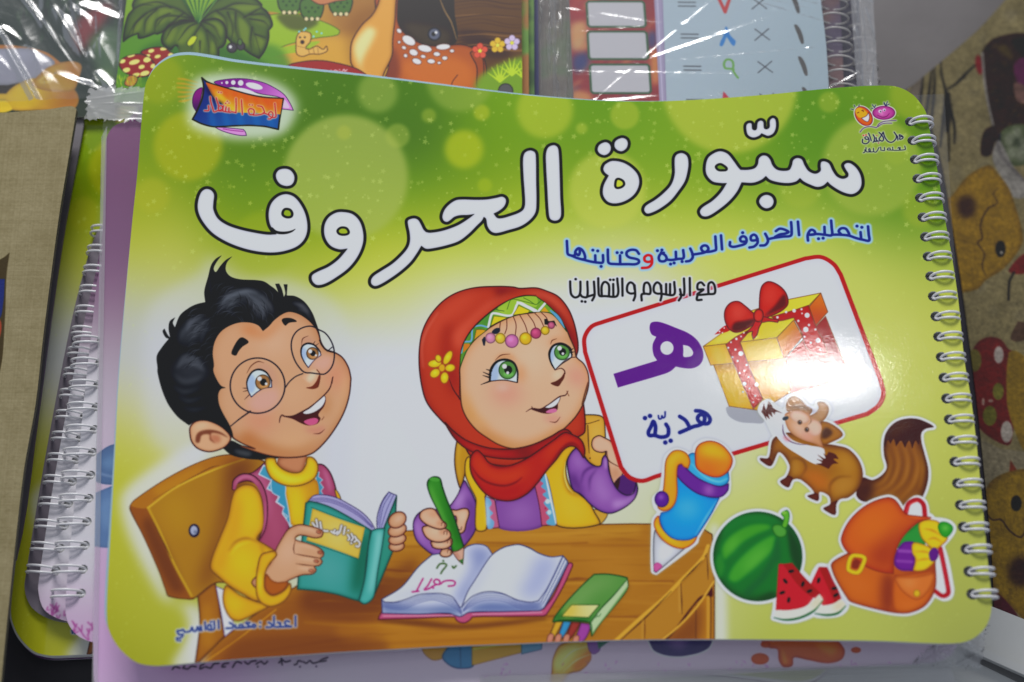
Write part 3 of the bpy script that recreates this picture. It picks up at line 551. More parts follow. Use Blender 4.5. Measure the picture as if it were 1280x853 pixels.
    for _ in range(150):
        x = rs.uniform(240, 830); y = rs.uniform(270, 470) if x > 430 else rs.uniform(420, 820); a = rs.uniform(-1.1, -.5) if x < 600 else rs.uniform(.5, 1.2)
        sh.L(f"{x},{y} {x+40*math.cos(a)},{y+40*math.sin(a)} {x+80*math.cos(a+.3)},{y+80*math.sin(a+.3)}", [.2, .8, .2], rs.choice([(10, 10, 12), (70, 74, 80), (96, 100, 108)]), al=.5, clip=hr)
    # glasses
    G_ = (34, 28, 44)
    sh.fr(*F3); P = sh.path(ell(117, 172, 182, 184, 8), True); sh.put(sh.capsules(np.vstack([P, P[:1]]), .85*sh.k), G_)
    sh.L("300,188 330,146 370,112 418,92", 1.4, G_); sh.fr(*H2); sh.L("578,388 640,338 708,290", [1.2, 2], G_)
    sh.fr(*F2); P = sh.path("470,750 420,680 392,590 396,515 428,458 482,424 545,415 598,440 650,468 695,530 717,600 714,680 690,738 645,778 600,778 540,770 500,768", True); sh.put(sh.capsules(np.vstack([P, P[:1]]), .8*sh.k), G_)
    sh.L("665,605 702,574", 1.2, G_); sh.L("605,520 622,560 660,600 725,618", 1.2, (40, 20, 30)); sh.L("700,850 708,800", 1, (60, 30, 34))

def girl(sh):
    G1, G2, G3, G4, G5 = (510, 340, 5.331), (600, 350, 5.331), (600, 450, 5.332), (560, 540, 5.12), (500, 580, 6.093)
    # chair
    sh.fr(*G4); c = sh.F("58,55 80,42 130,90 150,140 130,190 100,300 80,362 55,290 42,180", (186, 136, 36), ln=(60, 40, 24), lw=1.1, ed=(130, 84, 20), ew=4); sh.B("60,70 80,60 70,200 85,320 60,260", (212, 168, 64), .6, 3, c)
    sh.fr(*G3); c = sh.F("540,460 600,410 650,370 700,366 790,370 822,388 832,440 836,640 830,720 740,690 640,560", (204, 156, 58), ln=(50, 34, 24), lw=1.1, ed=(168, 116, 34), ew=4)
    sh.F("600,425 700,425 722,440 735,640 740,700 650,560 560,470", (186, 130, 44), clip=c, al=.8); sh.L("600,420 710,426 795,402", .9, (70, 44, 20)); sh.L("718,436 722,540 727,622", [1, 1.4, .6], (60, 38, 18)); sh.F(ell(733, 656, 5, 5), (70, 44, 24)); sh.B("740,450 800,420 815,600 760,640", (220, 176, 84), .5, 6, c)
    # body
    sh.fr(*G4)
    sh.F("930,500 1018,520 1005,560 965,592", (196, 150, 56), ln=(80, 56, 30), lw=.8)
    pt = sh.F("300,440 440,430 570,350 620,400 612,600 320,615", (128, 78, 150), ed=(84, 44, 108), ew=6); sh.B("380,480 520,450 540,560 400,580", (158, 112, 178), .6, 12, pt)
    # left sleeve
    sl = sh.F([(G5, "488,128 520,175 560,250 585,330 585,420 570,510 520,590 470,640 400,690 330,706 250,690 180,640 125,580 102,500 108,425 150,370 220,350 330,345 375,325 440,235")], (140, 92, 164), ln=(48, 24, 60), lw=1.1, ed=(92, 52, 120), ew=5)
    sh.fr(*G5); sh.B("560,300 580,400 560,500 480,620 500,500 530,400 500,250", (82, 42, 110), .75, 6, sl); sh.B("400,310 470,200 490,260 440,340", (188, 146, 204), .6, 5, sl); sh.B("115,430 125,520 200,630 170,560 140,450", (176, 132, 196), .8, 4, sl)
    # vest
    sh.fr(*G4)
    lv = sh.F("108,220 118,172 138,160 155,240 190,320 240,400 245,622 182,628 176,500 178,430 140,350 112,280", (212, 172, 32), ln=(80, 56, 20), lw=1.0, ed=(170, 118, 20), ew=3)
    sh.F("236,412! 290,432 300,440! 328,612! 252,620! 245,520", (184, 96, 128), ln=(70, 36, 56), lw=.8); sh.F("240,418 262,425 280,460 262,490 288,520 268,545 295,575 285,616 254,618 245,520", (110, 160, 196)); sh.B("245,430 262,500 262,600 250,600", (196, 214, 228), .8, 3)
    rv = sh.F("612,270 690,180 740,110 780,92 830,90 790,130 756,200 760,290 790,360 840,400 900,450 935,510 968,592 690,596 650,420", (212, 168, 34), ln=(60, 44, 24), lw=1.1, ed=(168, 116, 22), ew=6)
    sh.B("690,300 740,200 760,380 850,440 880,560 760,560", (226, 190, 66), .55, 16, rv); sh.L("745,230 745,300 780,380 840,412", [1, 3, 4, 1], (150, 98, 22), al=.8, blur=2.5, clip=rv); sh.L("752,190 745,270 765,350 800,395", [.6, 1.6, 1.6, .4], (234, 210, 120), al=.8, clip=rv)
    sh.F("556,345! 620,262! 640,310 665,420 695,592! 600,600! 585,480", (184, 84, 112), ln=(80, 30, 50), lw=.8); sh.F("590,310 620,265 640,310 665,420 692,592 640,594 628,575 650,550 625,515 645,500 612,455 632,430 605,400 628,380 595,350 610,330", (96, 158, 190)); sh.L("622,270 650,400 690,585", [1.5, 2.6, 1.5], (204, 212, 224))
    sh.F(ell(623, 490, 5, 6), (170, 30, 60)); sh.F(ell(637, 445, 16, 16), (190, 205, 224)); sh.F(ell(648, 515, 14, 16), (180, 205, 226))
    # right hand and sleeve
    hn = sh.F("920,88 928,45 965,24 1000,38 1045,66 1100,200 1125,250 1062,342 1040,280 1025,200 1010,150 1015,125 985,132 940,120", (214, 170, 140), ln=(60, 34, 30), lw=1.0, ed=(186, 124, 92), ew=4); sh.L("1015,130 1030,185 1090,222", [.5, 1.2, .8], (80, 44, 36)); sh.B("1040,260 1060,330 1110,260 1060,220", (178, 116, 82), .6, 5, hn)
    sh.F("1055,345 1120,275 1200,312 1195,370 1150,408 1095,390", (82, 42, 106)); sh.F("1058,340 1100,290 1085,370", (58, 26, 20))
    rs_ = sh.F("768,250 765,180 800,120 830,104 870,160 925,212 975,218 988,170 1005,150 1022,180 1028,240 1050,310 1085,370 1140,405 1185,392 1205,318! 1214,370 1195,425 1150,470 1080,510 1030,522 970,505 905,458 850,400 800,370", (134, 82, 158), ln=(40, 20, 52), lw=1.1, ed=(84, 44, 112), ew=5)
    sh.B("800,130 850,170 870,230 820,220", (166, 122, 186), .6, 6, rs_); sh.L("850,330 870,260 920,225 970,222", [.6, 2, 2.4, .6], (72, 34, 98), al=.9, blur=2, clip=rs_); sh.L("905,380 910,300 950,240", [.5, 2.4, .8], (72, 34, 98), al=.9, blur=2, clip=rs_); sh.B("930,300 980,240 1010,330 1060,420 1000,460 940,400", (172, 128, 190), .6, 9, rs_); sh.B("1060,440 1150,430 1195,390 1190,430 1120,475 1060,490", (180, 138, 196), .8, 4, rs_); sh.B("780,300 800,260 860,380 850,400", (70, 30, 96), .7, 5, rs_)
    sh.B("1000,170 1012,165 1015,240 1005,230", (190, 150, 206), .8, 2, rs_)
    # scarf and hijab
    HJ = [(G1, "118,853 92,760 76,640 76,520 96,400 150,290 235,195 330,138 450,106 600,98 700,102 745,111 853,108"), (G2, "440,74 520,112 585,190 625,285 650,400 652,470 640,520"), (G3, "700,470 600,540 480,640 300,700 100,700 -60,640 -110,560"), (G4, "60,30 0,-30"), (G1, "160,920")]
    hj = sh.F(HJ, (180, 60, 40), ln=(58, 20, 20), lw=1.4)
    b = (hj[0], hj[1], box_blur(1-hj[2], int(5*sh.k))); sh.put(sh.inter(b, hj), (120, 26, 24), .8)
    sh.fr(*G1); sh.B("120,420 200,260 340,160 480,130 400,220 260,330 180,480 130,640", (206, 84, 58), .7, 14, hj); sh.B("240,380 290,340 270,520 330,700 320,840 240,640", (134, 30, 26), .75, 10, hj); sh.B("560,110 700,112 740,118 640,160 560,200 600,150", (110, 24, 22), .8, 6, hj)
    sh.B("300,420 420,300 560,190 700,140 560,230 420,370 340,520", (214, 96, 70), .6, 6, hj); sh.L("340,850 346,700 350,600 360,500 420,390 520,290 640,205 760,160 853,156", [.6, 1.2, 1.4, 1.2, 1], (70, 20, 20)); sh.L("350,853 300,780 270,700", [1.6, 1.2, .4], (70, 16, 18))
    sh.L("100,640 92,500 120,400 200,270", [1, 2.2, 1], (222, 120, 96), al=.7, blur=1.5, clip=hj)
    sh.fr(*G2); sh.B("380,110 460,150 540,230 600,330 640,440 640,500 600,430 540,320 470,220", (104, 22, 24), .9, 6, hj); sh.B("300,80 420,85 520,140 590,240 620,330 560,230 460,140 380,105", (206, 88, 66), .8, 5, hj)
    # flower
    sh.fr(*G1)
    for x, y, rx, ry, r in ((265, 572, 24, 50, 28), (178, 612, 45, 26, -5), (202, 578, 20, 26, -20), (280, 640, 34, 25, -10), (180, 676, 36, 28, -35), (243, 706, 27, 38, 5)):
        f = sh.F(ell(x, y, rx, ry, r), (222, 184, 24), ln=(150, 90, 14), lw=.9, ed=(200, 140, 16), ew=3); sh.B(ell(x, y-4, rx*.4, ry*.4, r), (240, 222, 80), .7, 2, f)
    sh.F(ell(226, 640, 20, 24), (212, 160, 20), ln=(170, 110, 16), lw=.8)
    # face
    FP = [(G1, "346,700 346,640 370,560 430,470 520,390 620,330 720,290 853,270"), (G2, "370,214 460,218 520,255 570,320 600,390 630,460 642,515 690,560 718,620 724,690 710,760 680,830"), (G3, "720,150 700,260 650,360 590,430 520,490 440,540 360,575 280,592 200,588 120,562 50,520 -20,470 -80,400 -115,330 -128,260")]
    fc = sh.F(FP, (212, 168, 134), ln=(50, 26, 28), lw=1.3)
    b = (fc[0], fc[1], box_blur(1-fc[2], int(6*sh.k))); sh.put(sh.inter(b, fc), (180, 116, 62), .85)
    sh.fr(*G3); sh.B("0,440 100,500 260,560 420,520 560,430 480,520 280,585 100,550 0,480", (186, 114, 48), .8, 9, fc); sh.B("-110,200 -60,300 0,400 60,440 0,440 -90,370", (196, 130, 50), .6, 8, fc)
    sh.B("90,180 180,150 260,190 260,260 180,290 100,260", (214, 134, 118), .85, 16, fc); sh.B("590,60 650,50 700,110 690,170 620,160", (214, 132, 116), .8, 11, fc); sh.B(ell(150, 185, 40, 16), (232, 196, 180), .55, 5, fc)
    sh.fr(*G2); sh.B("240,420 330,400 420,450 440,600 330,620 250,560", (220, 182, 152), .8, 20, fc); sh.B("240,560 290,580 300,660 250,680", (196, 132, 84), .6, 7, fc); sh.B("100,540 140,500 210,500 250,560 200,530 130,540", (190, 128, 80), .7, 4, fc); sh.B("460,440 480,400 540,385 590,400 620,440 540,400", (186, 122, 78), .8, 5, fc)
    # headband
    HB = [(G1, "346,640! 352,545 385,450 430,385 515,300 610,230 700,180 780,162 853,164"), (G2, "375,112 430,150 490,205 540,262 578,345! 540,295 500,245 460,220 380,214 280,226 170,258 70,308"), (G1, "520,392 450,445 400,510 368,580")]
    hb = sh.F(HB, (112, 156, 48), ln=(40, 60, 30), lw=.9)
    sh.fr(*G1); sh.B("346,640 360,540 430,400 480,340 500,400 420,500", (52, 112, 56), .9, 7, hb); sh.B("480,330 560,260 600,250 560,330 520,370", (62, 128, 60), .8, 6, hb)
    sh.F("600,235 700,180 853,165 853,235 735,205 690,290 620,270", (150, 186, 60), clip=hb, al=.9); sh.B("560,290 640,230 660,250 600,290", (168, 196, 70), .6, 4, hb)
    sh.L("355,540 372,470 420,460 432,375 480,358 525,368", 2.2, (110, 160, 200), clip=hb); sh.L("535,368 555,288 570,276 690,290 735,208 800,232 853,258", 3, (206, 212, 220), clip=hb)
    sh.F("440,455! 455,385! 500,385! 520,392!", (208, 150, 40), clip=hb, ln=(90, 80, 30), lw=.5); sh.F("366,540! 372,480! 405,478! 420,490!", (200, 120, 40), clip=hb); sh.F("552,360! 572,295! 660,305! 640,322!", (220, 192, 40), clip=hb, ln=(90, 90, 30), lw=.5); sh.F("700,288! 738,225! 810,258! 800,275!", (220, 192, 40), clip=hb, ln=(90, 90, 30), lw=.5)
    sh.L("660,250 690,185 780,200 840,215", .8, (70, 100, 40), clip=hb); sh.L("560,240 600,255 640,262", .8, (50, 90, 40), clip=hb)
    sh.fr(*G2); sh.L("250,150 330,190 380,215 400,195 435,155", 3, (206, 212, 220), clip=hb); sh.F("405,212! 430,180! 458,215!", (216, 150, 36), clip=hb); sh.L("470,205 520,250 560,320", [2, 5, 2], (90, 150, 190), clip=hb); sh.L("290,120 330,140 370,165 395,150 405,140", .8, (60, 100, 40), clip=hb)
    # strings and beads
    for d in ("135,285 130,330", "178,265 178,320 165,360", "222,245 240,300 235,370", "262,230 300,300 318,358", "315,225 355,280 372,325", "362,220 400,260 425,312", "410,220 440,250 460,290"): sh.L(d, 1.0, (92, 44, 38))
    sh.F("12,400! 28,378! 40,390! 32,440! 22,438!", (40, 44, 56)); sh.F("78,350 100,325 130,322 132,345 105,362", (40, 44, 56)); sh.F("428,262! 448,260! 450,275 495,272! 512,312! 495,300 448,300! 430,298!", (22, 20, 24))
    for x, y, r, c in ((70, 388, 33, (196, 128, 158)), (135, 390, 33, (214, 178, 60)), (212, 408, 43, (190, 108, 158)), (303, 392, 39, (218, 170, 40)), (372, 356, 34, (178, 72, 110)), (434, 338, 27, (214, 174, 48)), (475, 303, 22, (184, 90, 120))):
        f = sh.F(ell(x, y, r, r*1.02), c, ln=tuple(int(v*.6) for v in c), lw=.8, ed=tuple(int(v*.68) for v in c), ew=3); sh.B(ell(x-r*.2, y-r*.25, r*.45, r*.4), tuple(min(255, int(v*1.18)+10) for v in c), .8, 2, f)
    # eyes
    sh.fr(*G1)
    eye(sh, "543,728! 556,655 590,606 640,590 700,608 726,660 728,738! 640,722", (663, 655, 57), (84, 134, 66), [(643, 630, 16), (664, 673, 10)], "540,728 552,655 590,602 645,584 702,604 730,662 729,736", (20, 16, 24))
    sh.L("545,725 552,655 590,600 650,584 705,606 728,660", [2.2, 3.4, 2.6, 1.8, 1.4], (20, 16, 24))
    for d in ("550,690 500,668", "545,705 498,690", "548,728 485,752", "556,660 520,650"): sh.L(d, [2.2, .5], (24, 18, 26))
    sh.L("580,590 620,556 680,548", [.4, 1.3, .4], (96, 50, 36)); sh.L("543,730 640,722 728,738", 1, (50, 34, 34))
    sh.fr(*G2)
    eye(sh, "500,600! 474,560 463,490 488,442 535,430 590,455 612,500 602,522 545,560", (546, 482, 50), (84, 134, 66), [(530, 456, 15), (552, 492, 9)], "500,598 468,540 464,480 490,440 540,428 592,455 614,500", (20, 16, 24))
    sh.L("498,598 468,540 463,485 490,438 545,424 600,458 612,510", [1.2, 2, 3, 2.6, 2.2, 2.8, 1.2], (20, 16, 24)); sh.L("600,470 622,458", [2, .5], (24, 18, 24)); sh.L("605,485 628,480", [2, .5], (24, 18, 24)); sh.L("470,430 480,405 512,392", [.4, 1.2, .4], (96, 50, 36))
    sh.L("500,602 530,570 570,535 610,518 642,515", 1, (60, 34, 34))
    # nose, mouth
    sh.B("490,620 540,600 555,620 530,660 490,660", (226, 190, 160), .8, 4, fc); sh.F("470,690 505,675 540,650 566,612 562,650 545,680 520,710", (92, 46, 34)); sh.L("500,602 540,590 562,605 566,625", [.6, 1.3, 1.3], (70, 40, 36))
    sh.fr(*G3); sh.F("340,328 390,328 450,312 532,245 520,290 515,332 482,355 432,358 380,345", (70, 26, 28)); sh.F("428,315 470,290 533,248 525,280 500,308 460,322", (206, 214, 224), ln=(60, 30, 30), lw=.5); sh.F("438,350 465,330 505,326 512,342 480,355", (200, 108, 150)); sh.L("306,346 345,325 400,328 450,302 530,245 570,235 586,208", [.5, 1.5, 1.2, 1.2, 1.4, .8], (64, 26, 28)); sh.L("345,312 350,330", .9, (64, 26, 28))
    sh.B("420,380 480,375 530,375 520,405 470,415", (206, 130, 120), .7, 5, fc); sh.L("465,412 505,415 535,380", [.4, 1.3, .3], (96, 50, 44)); sh.L("575,205 592,240", [.3, 1], (110, 60, 40))
    # scarf wraps
    lr = dict(ln=(66, 16, 18), lw=1.2)
    sh.fr(*G4)
    a = sh.F("-20,-60 30,-10 110,50 210,90 300,108 420,108 540,82 660,28 735,-15 770,-10 790,20 700,70 600,130 480,170 350,172 220,150 120,110 40,40", (160, 34, 30), ed=(96, 16, 20), ew=5, **lr)
    sh.B("60,30 150,85 260,125 400,140 300,150 160,120", (200, 70, 48), .7, 6, a); sh.B("470,150 560,130 500,110 420,120", (90, 14, 20), .7, 6, a)
    a = sh.F("140,205 150,150 185,118 225,150 260,195 320,218 400,214 500,172 600,105 680,50 745,5 800,20 850,50 875,110 868,165 845,130 815,98 780,92 740,115 690,180 630,250 570,330 500,400 410,440 320,435 245,400 190,340 150,270", (178, 44, 30), ed=(112, 20, 22), ew=6, **lr)
    sh.B("170,140 210,170 250,230 330,265 440,250 520,210 460,300 330,320 220,270 170,200", (204, 76, 42), .75, 9, a); sh.B("640,110 740,40 800,40 700,110 620,200", (202, 70, 50), .6, 7, a)
    sh.L("150,220 200,290 270,330 360,345 430,325 475,290", [.5, 1.8, 2, 1.8, .5], (96, 18, 20), blur=1.2, clip=a); sh.B("180,300 250,350 360,370 480,330 440,400 320,415 230,380", (164, 30, 26), .7, 8, a); sh.L("630,250 700,150 760,85 800,75 840,100", [.6, 2.6, 2.6, 1], (108, 18, 22), blur=1.6, clip=a); sh.L("265,215 330,225 420,215", [.5, 2, .5], (120, 20, 24), blur=1.5)

def pencil_hand(sh):
    G5 = (500, 580, 6.093); sh.fr(*G5)
    lk = dict(ln=(66, 32, 30), lw=1.2, ed=(176, 108, 74), ew=4, ea=.6)
    t = sh.F("385,350 430,352 480,340 515,345 526,380 505,450 490,510 460,532 425,528 412,500 430,440 425,400 400,395", (214, 168, 136), **lk)
    sh.L("435,480 448,500 465,500 468,480", .9, (90, 46, 38)); sh.B("460,370 500,370 490,430 460,440", (228, 192, 164), .6, 4, t)
    pn = sh.F("208,165 215,125 245,102 285,100 308,118 325,180 360,280 410,400 450,520 486,632! 450,668 400,672! 365,540 300,380 235,250", (58, 134, 44), ln=(20, 50, 22), lw=1.2, ed=(28, 88, 26), ew=4)
    sh.B("225,150 260,240 330,400 385,560 400,640 350,540 260,330 220,210", (110, 180, 74), .8, 4, pn); sh.B("300,150 340,260 420,460 470,620 440,600 370,400", (26, 84, 26), .8, 5, pn)
    sh.F(ell(262, 118, 42, 16, 8), (74, 150, 56), clip=pn)
    sh.F("400,672! 440,662 486,635! 484,690 478,765! 440,730", (204, 160, 136), ln=(90, 56, 44), lw=.9); sh.F("448,735! 482,722! 478,768!", (50, 110, 50)); sh.B("410,680 430,672 460,730 445,725", (176, 110, 96), .7, 2)
    for d, nl in (("305,690 320,655 360,645 392,660 395,685 370,705 330,708", (376, 668)), ("240,615 235,595 290,590 350,585 385,565 398,585 390,620 350,645 290,648 250,635", (376, 592)), ("172,510 175,480 230,470 300,480 350,495 380,520 385,555 340,590 270,595 205,565", (348, 525)), ("150,410 160,365 210,340 260,345 290,385 320,430 350,455 350,480 310,498 250,485 190,455", (330, 460))):
        f = sh.F(d, (214, 168, 136), **lk); p, _ = parse(d); cx, cy = p.mean(0)
        sh.B(ell(cx-10, cy-12, 50, 18, 8), (230, 194, 164), .6, 4, f); sh.L(f"{nl[0]-14},{nl[1]+10} {nl[0]-10},{nl[1]-12} {nl[0]+10},{nl[1]-8} {nl[0]+8},{nl[1]+14}", .9, (90, 46, 38)); sh.B(ell(nl[0]-30, nl[1]-8, 20, 20), (170, 100, 66), .45, 3, f)
    sh.B("210,375 260,370 290,400 250,410", (176, 104, 70), .5, 4)

def desk(sh):
    NB, PB = (460, 660, 4.741), (660, 690, 5.333)
    sh.fr(); sh.B("215,835 240,790 262,745 270,830", (206, 207, 205), .8, 7); sh.L("893,660 899,700 900,820", [9, 14, 18], (204, 206, 200), al=.85, blur=5)
    D = "236,840! 262,812 300,782 345,750! 395,715 420,690! 505,664! 640,658 790,655! 868,657 890,668! 893,705! 893,850! 240,862!"
    m = sh.F(D, (168, 112, 38), ln=(90, 54, 24), lw=1.1)
    sh.fr()
    # shaded near the boy, lighter planks
    sh.B("240,850 330,760 400,730 480,720 470,800 400,850", (128, 70, 18), .6, 14, m)
    sh.B("380,735 470,722 520,700 500,760 380,765", (104, 54, 16), .6, 9, m)
    sh.B("470,665 560,668 700,662 800,658 800,668 600,680 470,685", (196, 144, 52), .55, 5, m)
    for y0, y1, a in ((684, 676, .9), (716, 727, .0), (774, 756, .0)): sh.L(f"470,{y0} 640,{y0-2} 820,{y1+6}", [1, 2.6, 1], (120, 66, 18), al=a*.8, blur=1.6, clip=m)
    sh.fr(*PB)
    for d in ("-160,195 60,192 260,190 500,192 970,196", "-160,440 150,428 300,425 520,432 730,434"): sh.L(d, [1.2, 2, 1.4, 1.6], (122, 68, 20), al=.85, blur=1.2, clip=m); 
    for d in ("-160,206 60,204 300,204 960,208", "-160,456 0,462 170,468", "540,446 720,448"): sh.L(d, 1.4, (206, 152, 56), al=.7, blur=1.4, clip=m)
    sh.fr(*NB)
    for d in ("0,252 120,248 270,262 300,255", "1180,305 1260,300 1350,308", "640,85 860,92 1060,96 1300,88"): sh.L(d, [.8, 2.4, 1.4, 1.6], (118, 64, 18), al=.85, blur=1.3, clip=m)
    for d in ("120,278 180,285 260,275", "620,30 850,18 1100,30 1300,24", "1190,325 1300,322", "640,108 900,112 1200,108"): sh.L(d, 2, (198, 146, 52), al=.6, blur=2.2, clip=m)
    sh.fr(); sh.L("250,832 300,797 345,762", 1.6, (190, 130, 40), clip=m); 
    for d in ("390,772 440,774 480,775", "370,812 450,806 640,797 720,792", "300,820 420,800 480,795"): sh.L(d, [.8, 2.4, .8], (112, 60, 16), al=.5, blur=1.8, clip=m)
    sh.L("380,778 440,782 480,782 640,790 700,785", [1, 3, 1], (206, 150, 60), al=.45, blur=2, clip=m)
    sh.B("420,785 640,775 700,790 640,802 440,806", (182, 120, 40), .5, 6, m); sh.B("560,672 700,668 790,700 780,750 720,700", (184, 126, 46), .45, 14, m); sh.B("300,800 480,800 480,830 280,835", (116, 64, 16), .55, 6, m)
    # long grain
    rs = random.Random(4)
    for _ in range(90):
        x, y = rs.uniform(300, 840), rs.uniform(665, 800); l = rs.uniform(30, 110)
        sh.L(f"{x},{y} {x+l*.5},{y+rs.uniform(-2,2)} {x+l},{y+rs.uniform(-3,1)}", [.3, rs.uniform(.8, 2.2), .3], rs.choice([(120, 68, 20), (200, 146, 58), (186, 128, 46)]), al=.28, blur=1.2, clip=m)
    # corner boards on the right
    sh.fr(*PB)
    r = sh.F("575,605! 760,440 900,320 1020,200 1170,50 1200,-20 1240,-60! 1245,190! 1240,220 1010,490 890,590! 870,650! 560,640!", (176, 122, 44), clip=m, ed=(140, 88, 28), ew=4)
    sh.L("575,600 760,432 900,312 1020,190 1165,40 1200,-40", 4.2, (206, 156, 56), clip=m); sh.L("610,595 780,440 955,262", [.6, 1.6, .5], (70, 40, 18), clip=m); sh.L("1020,200 1100,120 1160,58", [.5, 1.6, .5], (70, 40, 18), clip=m); sh.L("1180,32 1195,10", [1, .4], (70, 40, 18), clip=m)
    sh.L("1018,205 1024,330 1026,415", [.6, 1.6, .6], (90, 52, 20), clip=m); sh.L("1194,30 1198,120 1200,185", [.5, 1.4, .5], (90, 52, 20), clip=m); sh.L("778,440 778,520 776,590", [.6, 1.8, .8], (120, 72, 24), clip=m); sh.L("765,450 765,590", 2, (196, 146, 60), al=.6, blur=1, clip=m); sh.L("1008,230 1012,400", 2, (200, 150, 66), al=.6, blur=1, clip=m)
    sh.F("890,600! 1010,480 1120,360 1228,228! 1232,280 1226,300 1160,290 1100,350 1010,470 930,600!", (78, 34, 18), clip=m); lg = sh.F("905,610! 1020,480 1110,350 1170,300 1200,290 1218,310 1216,600! 1216,700! 900,700!", (176, 116, 36), clip=m, ln=(70, 40, 20), lw=.8)
    sh.B("900,600 1050,450 1150,320 1130,600", (112, 60, 18), .7, 8, lg); sh.L("1200,300 1200,590", 3, (204, 152, 60), al=.8, blur=1, clip=lg); sh.L("1120,350 1118,590", [1, 1.5], (96, 54, 18), al=.8, clip=lg)
    sh.L("890,590 1010,490 1130,360 1240,195", 2.4, (206, 156, 60), clip=m)

def notebook(sh):
    NB = (460, 660, 4.741); sh.fr(*NB)
    sh.B("60,540 300,545 560,570 1040,530 1060,545 560,600 100,560", (96, 50, 18), .7, 3)
    sh.F("80,500! 400,505 520,510 600,500 1000,485 1040,480! 1100,400 1185,215 1200,206 1212,215 1208,235 1150,360 1060,510 1040,522! 800,525 620,528 605,545 575,562 545,560 522,545 512,528 300,535 60,542! 68,520", (186, 84, 118), ln=(84, 24, 44), lw=1.0, ed=(130, 40, 72), ew=2)
    sh.L("90,522 400,520 510,518", 1.4, (224, 150, 176), al=.8); sh.L("620,512 900,506 1030,500", 1.4, (224, 150, 176), al=.8)
    pg = sh.F("82,432! 85,505! 300,510 480,505 545,525 600,500 800,495 1020,490! 1045,470 1120,340 1185,210! 1180,195 1155,165! 1100,175 1010,150 960,120 900,100 860,103 800,118 735,160! 700,110 640,97 590,110 560,130 380,160! 300,230 200,350 80,425!", (192, 196, 214), ln=(54, 56, 96), lw=1.1)
    sh.B("85,440 300,470 520,460 560,510 300,505 90,500", (92, 108, 158), .85, 5, pg); sh.B("580,480 700,440 900,450 1020,450 1020,490 620,500", (86, 102, 156), .85, 5, pg)
    for k in range(4):
        y = 10+k*13; sh.L(f"82,{436+y*.6:.0f} 200,{432+y} 300,{400+y*.9:.0f} 380,{388+y*.8:.0f} 460,{396+y:.0f} 520,{430+y} 555,{490+y*.5:.0f}", .9, (92, 100, 150), al=.85, clip=pg)
        sh.L(f"565,{480+y*.3:.0f} 600,{430+y*.8:.0f} 660,{388+y:.0f} 740,{378+y} 820,{390+y} 900,{432+y*.9:.0f} 1000,{440+y*.8:.0f} 1030,{430+y}", .9, (92, 100, 150), al=.85, clip=pg)
    L_ = sh.F("80,425! 200,350 300,230 380,160! 560,130 590,110 640,97 700,108 738,158! 690,220 640,300 590,380 555,470! 545,470 500,410 440,390 380,388 300,396 220,425 160,440 100,440!", (202, 205, 217), ln=(60, 62, 104), lw=.9)
    sh.B("600,120 690,115 735,155 640,300 555,465 520,420 560,340 620,230", (110, 122, 176), .75, 10, L_); sh.B("120,420 300,390 420,380 500,410 400,360 260,380", (160, 166, 196), .5, 5, L_)
    R_ = sh.F("555,470! 590,380 640,300 690,220 735,160 800,118 860,102 900,100 960,122 1010,150 1080,172 1155,165! 1110,260 1060,360 1010,432! 960,440 880,425 800,390 740,378 680,382 620,405 580,440", (202, 205, 217), ln=(60, 62, 104), lw=.9)
    sh.B("1000,180 1120,175 1080,300 1020,400 960,420 900,390 960,280", (140, 150, 194), .65, 12, R_); sh.B("560,460 620,330 730,180 700,280 640,380", (186, 190, 210), .6, 6, R_)
    for x in (0, 12, 24): sh.L(f"{1155+x},{172+x*1.3:.0f} {1100+x},{290+x} {1025+x},{440+x*.8:.0f}", .9, (84, 92, 140), clip=pg)
    lettering(sh, [(NB, (176, 44, 120), 1.0, ["326,300 304,342 288,374", "262,379 300,375", "376,304 354,342 334,366 356,362 384,346 400,338", "425,332 424,314 406,305 390,316 398,332 425,334 452,316 496,312 516,322 510,340 476,345", "386,356"]), (NB, (76, 104, 56), 1.1, ["408,238 425,215 455,212 465,222 440,255 432,270", "446,196", "500,228 508,238 522,225"])], None, 0)

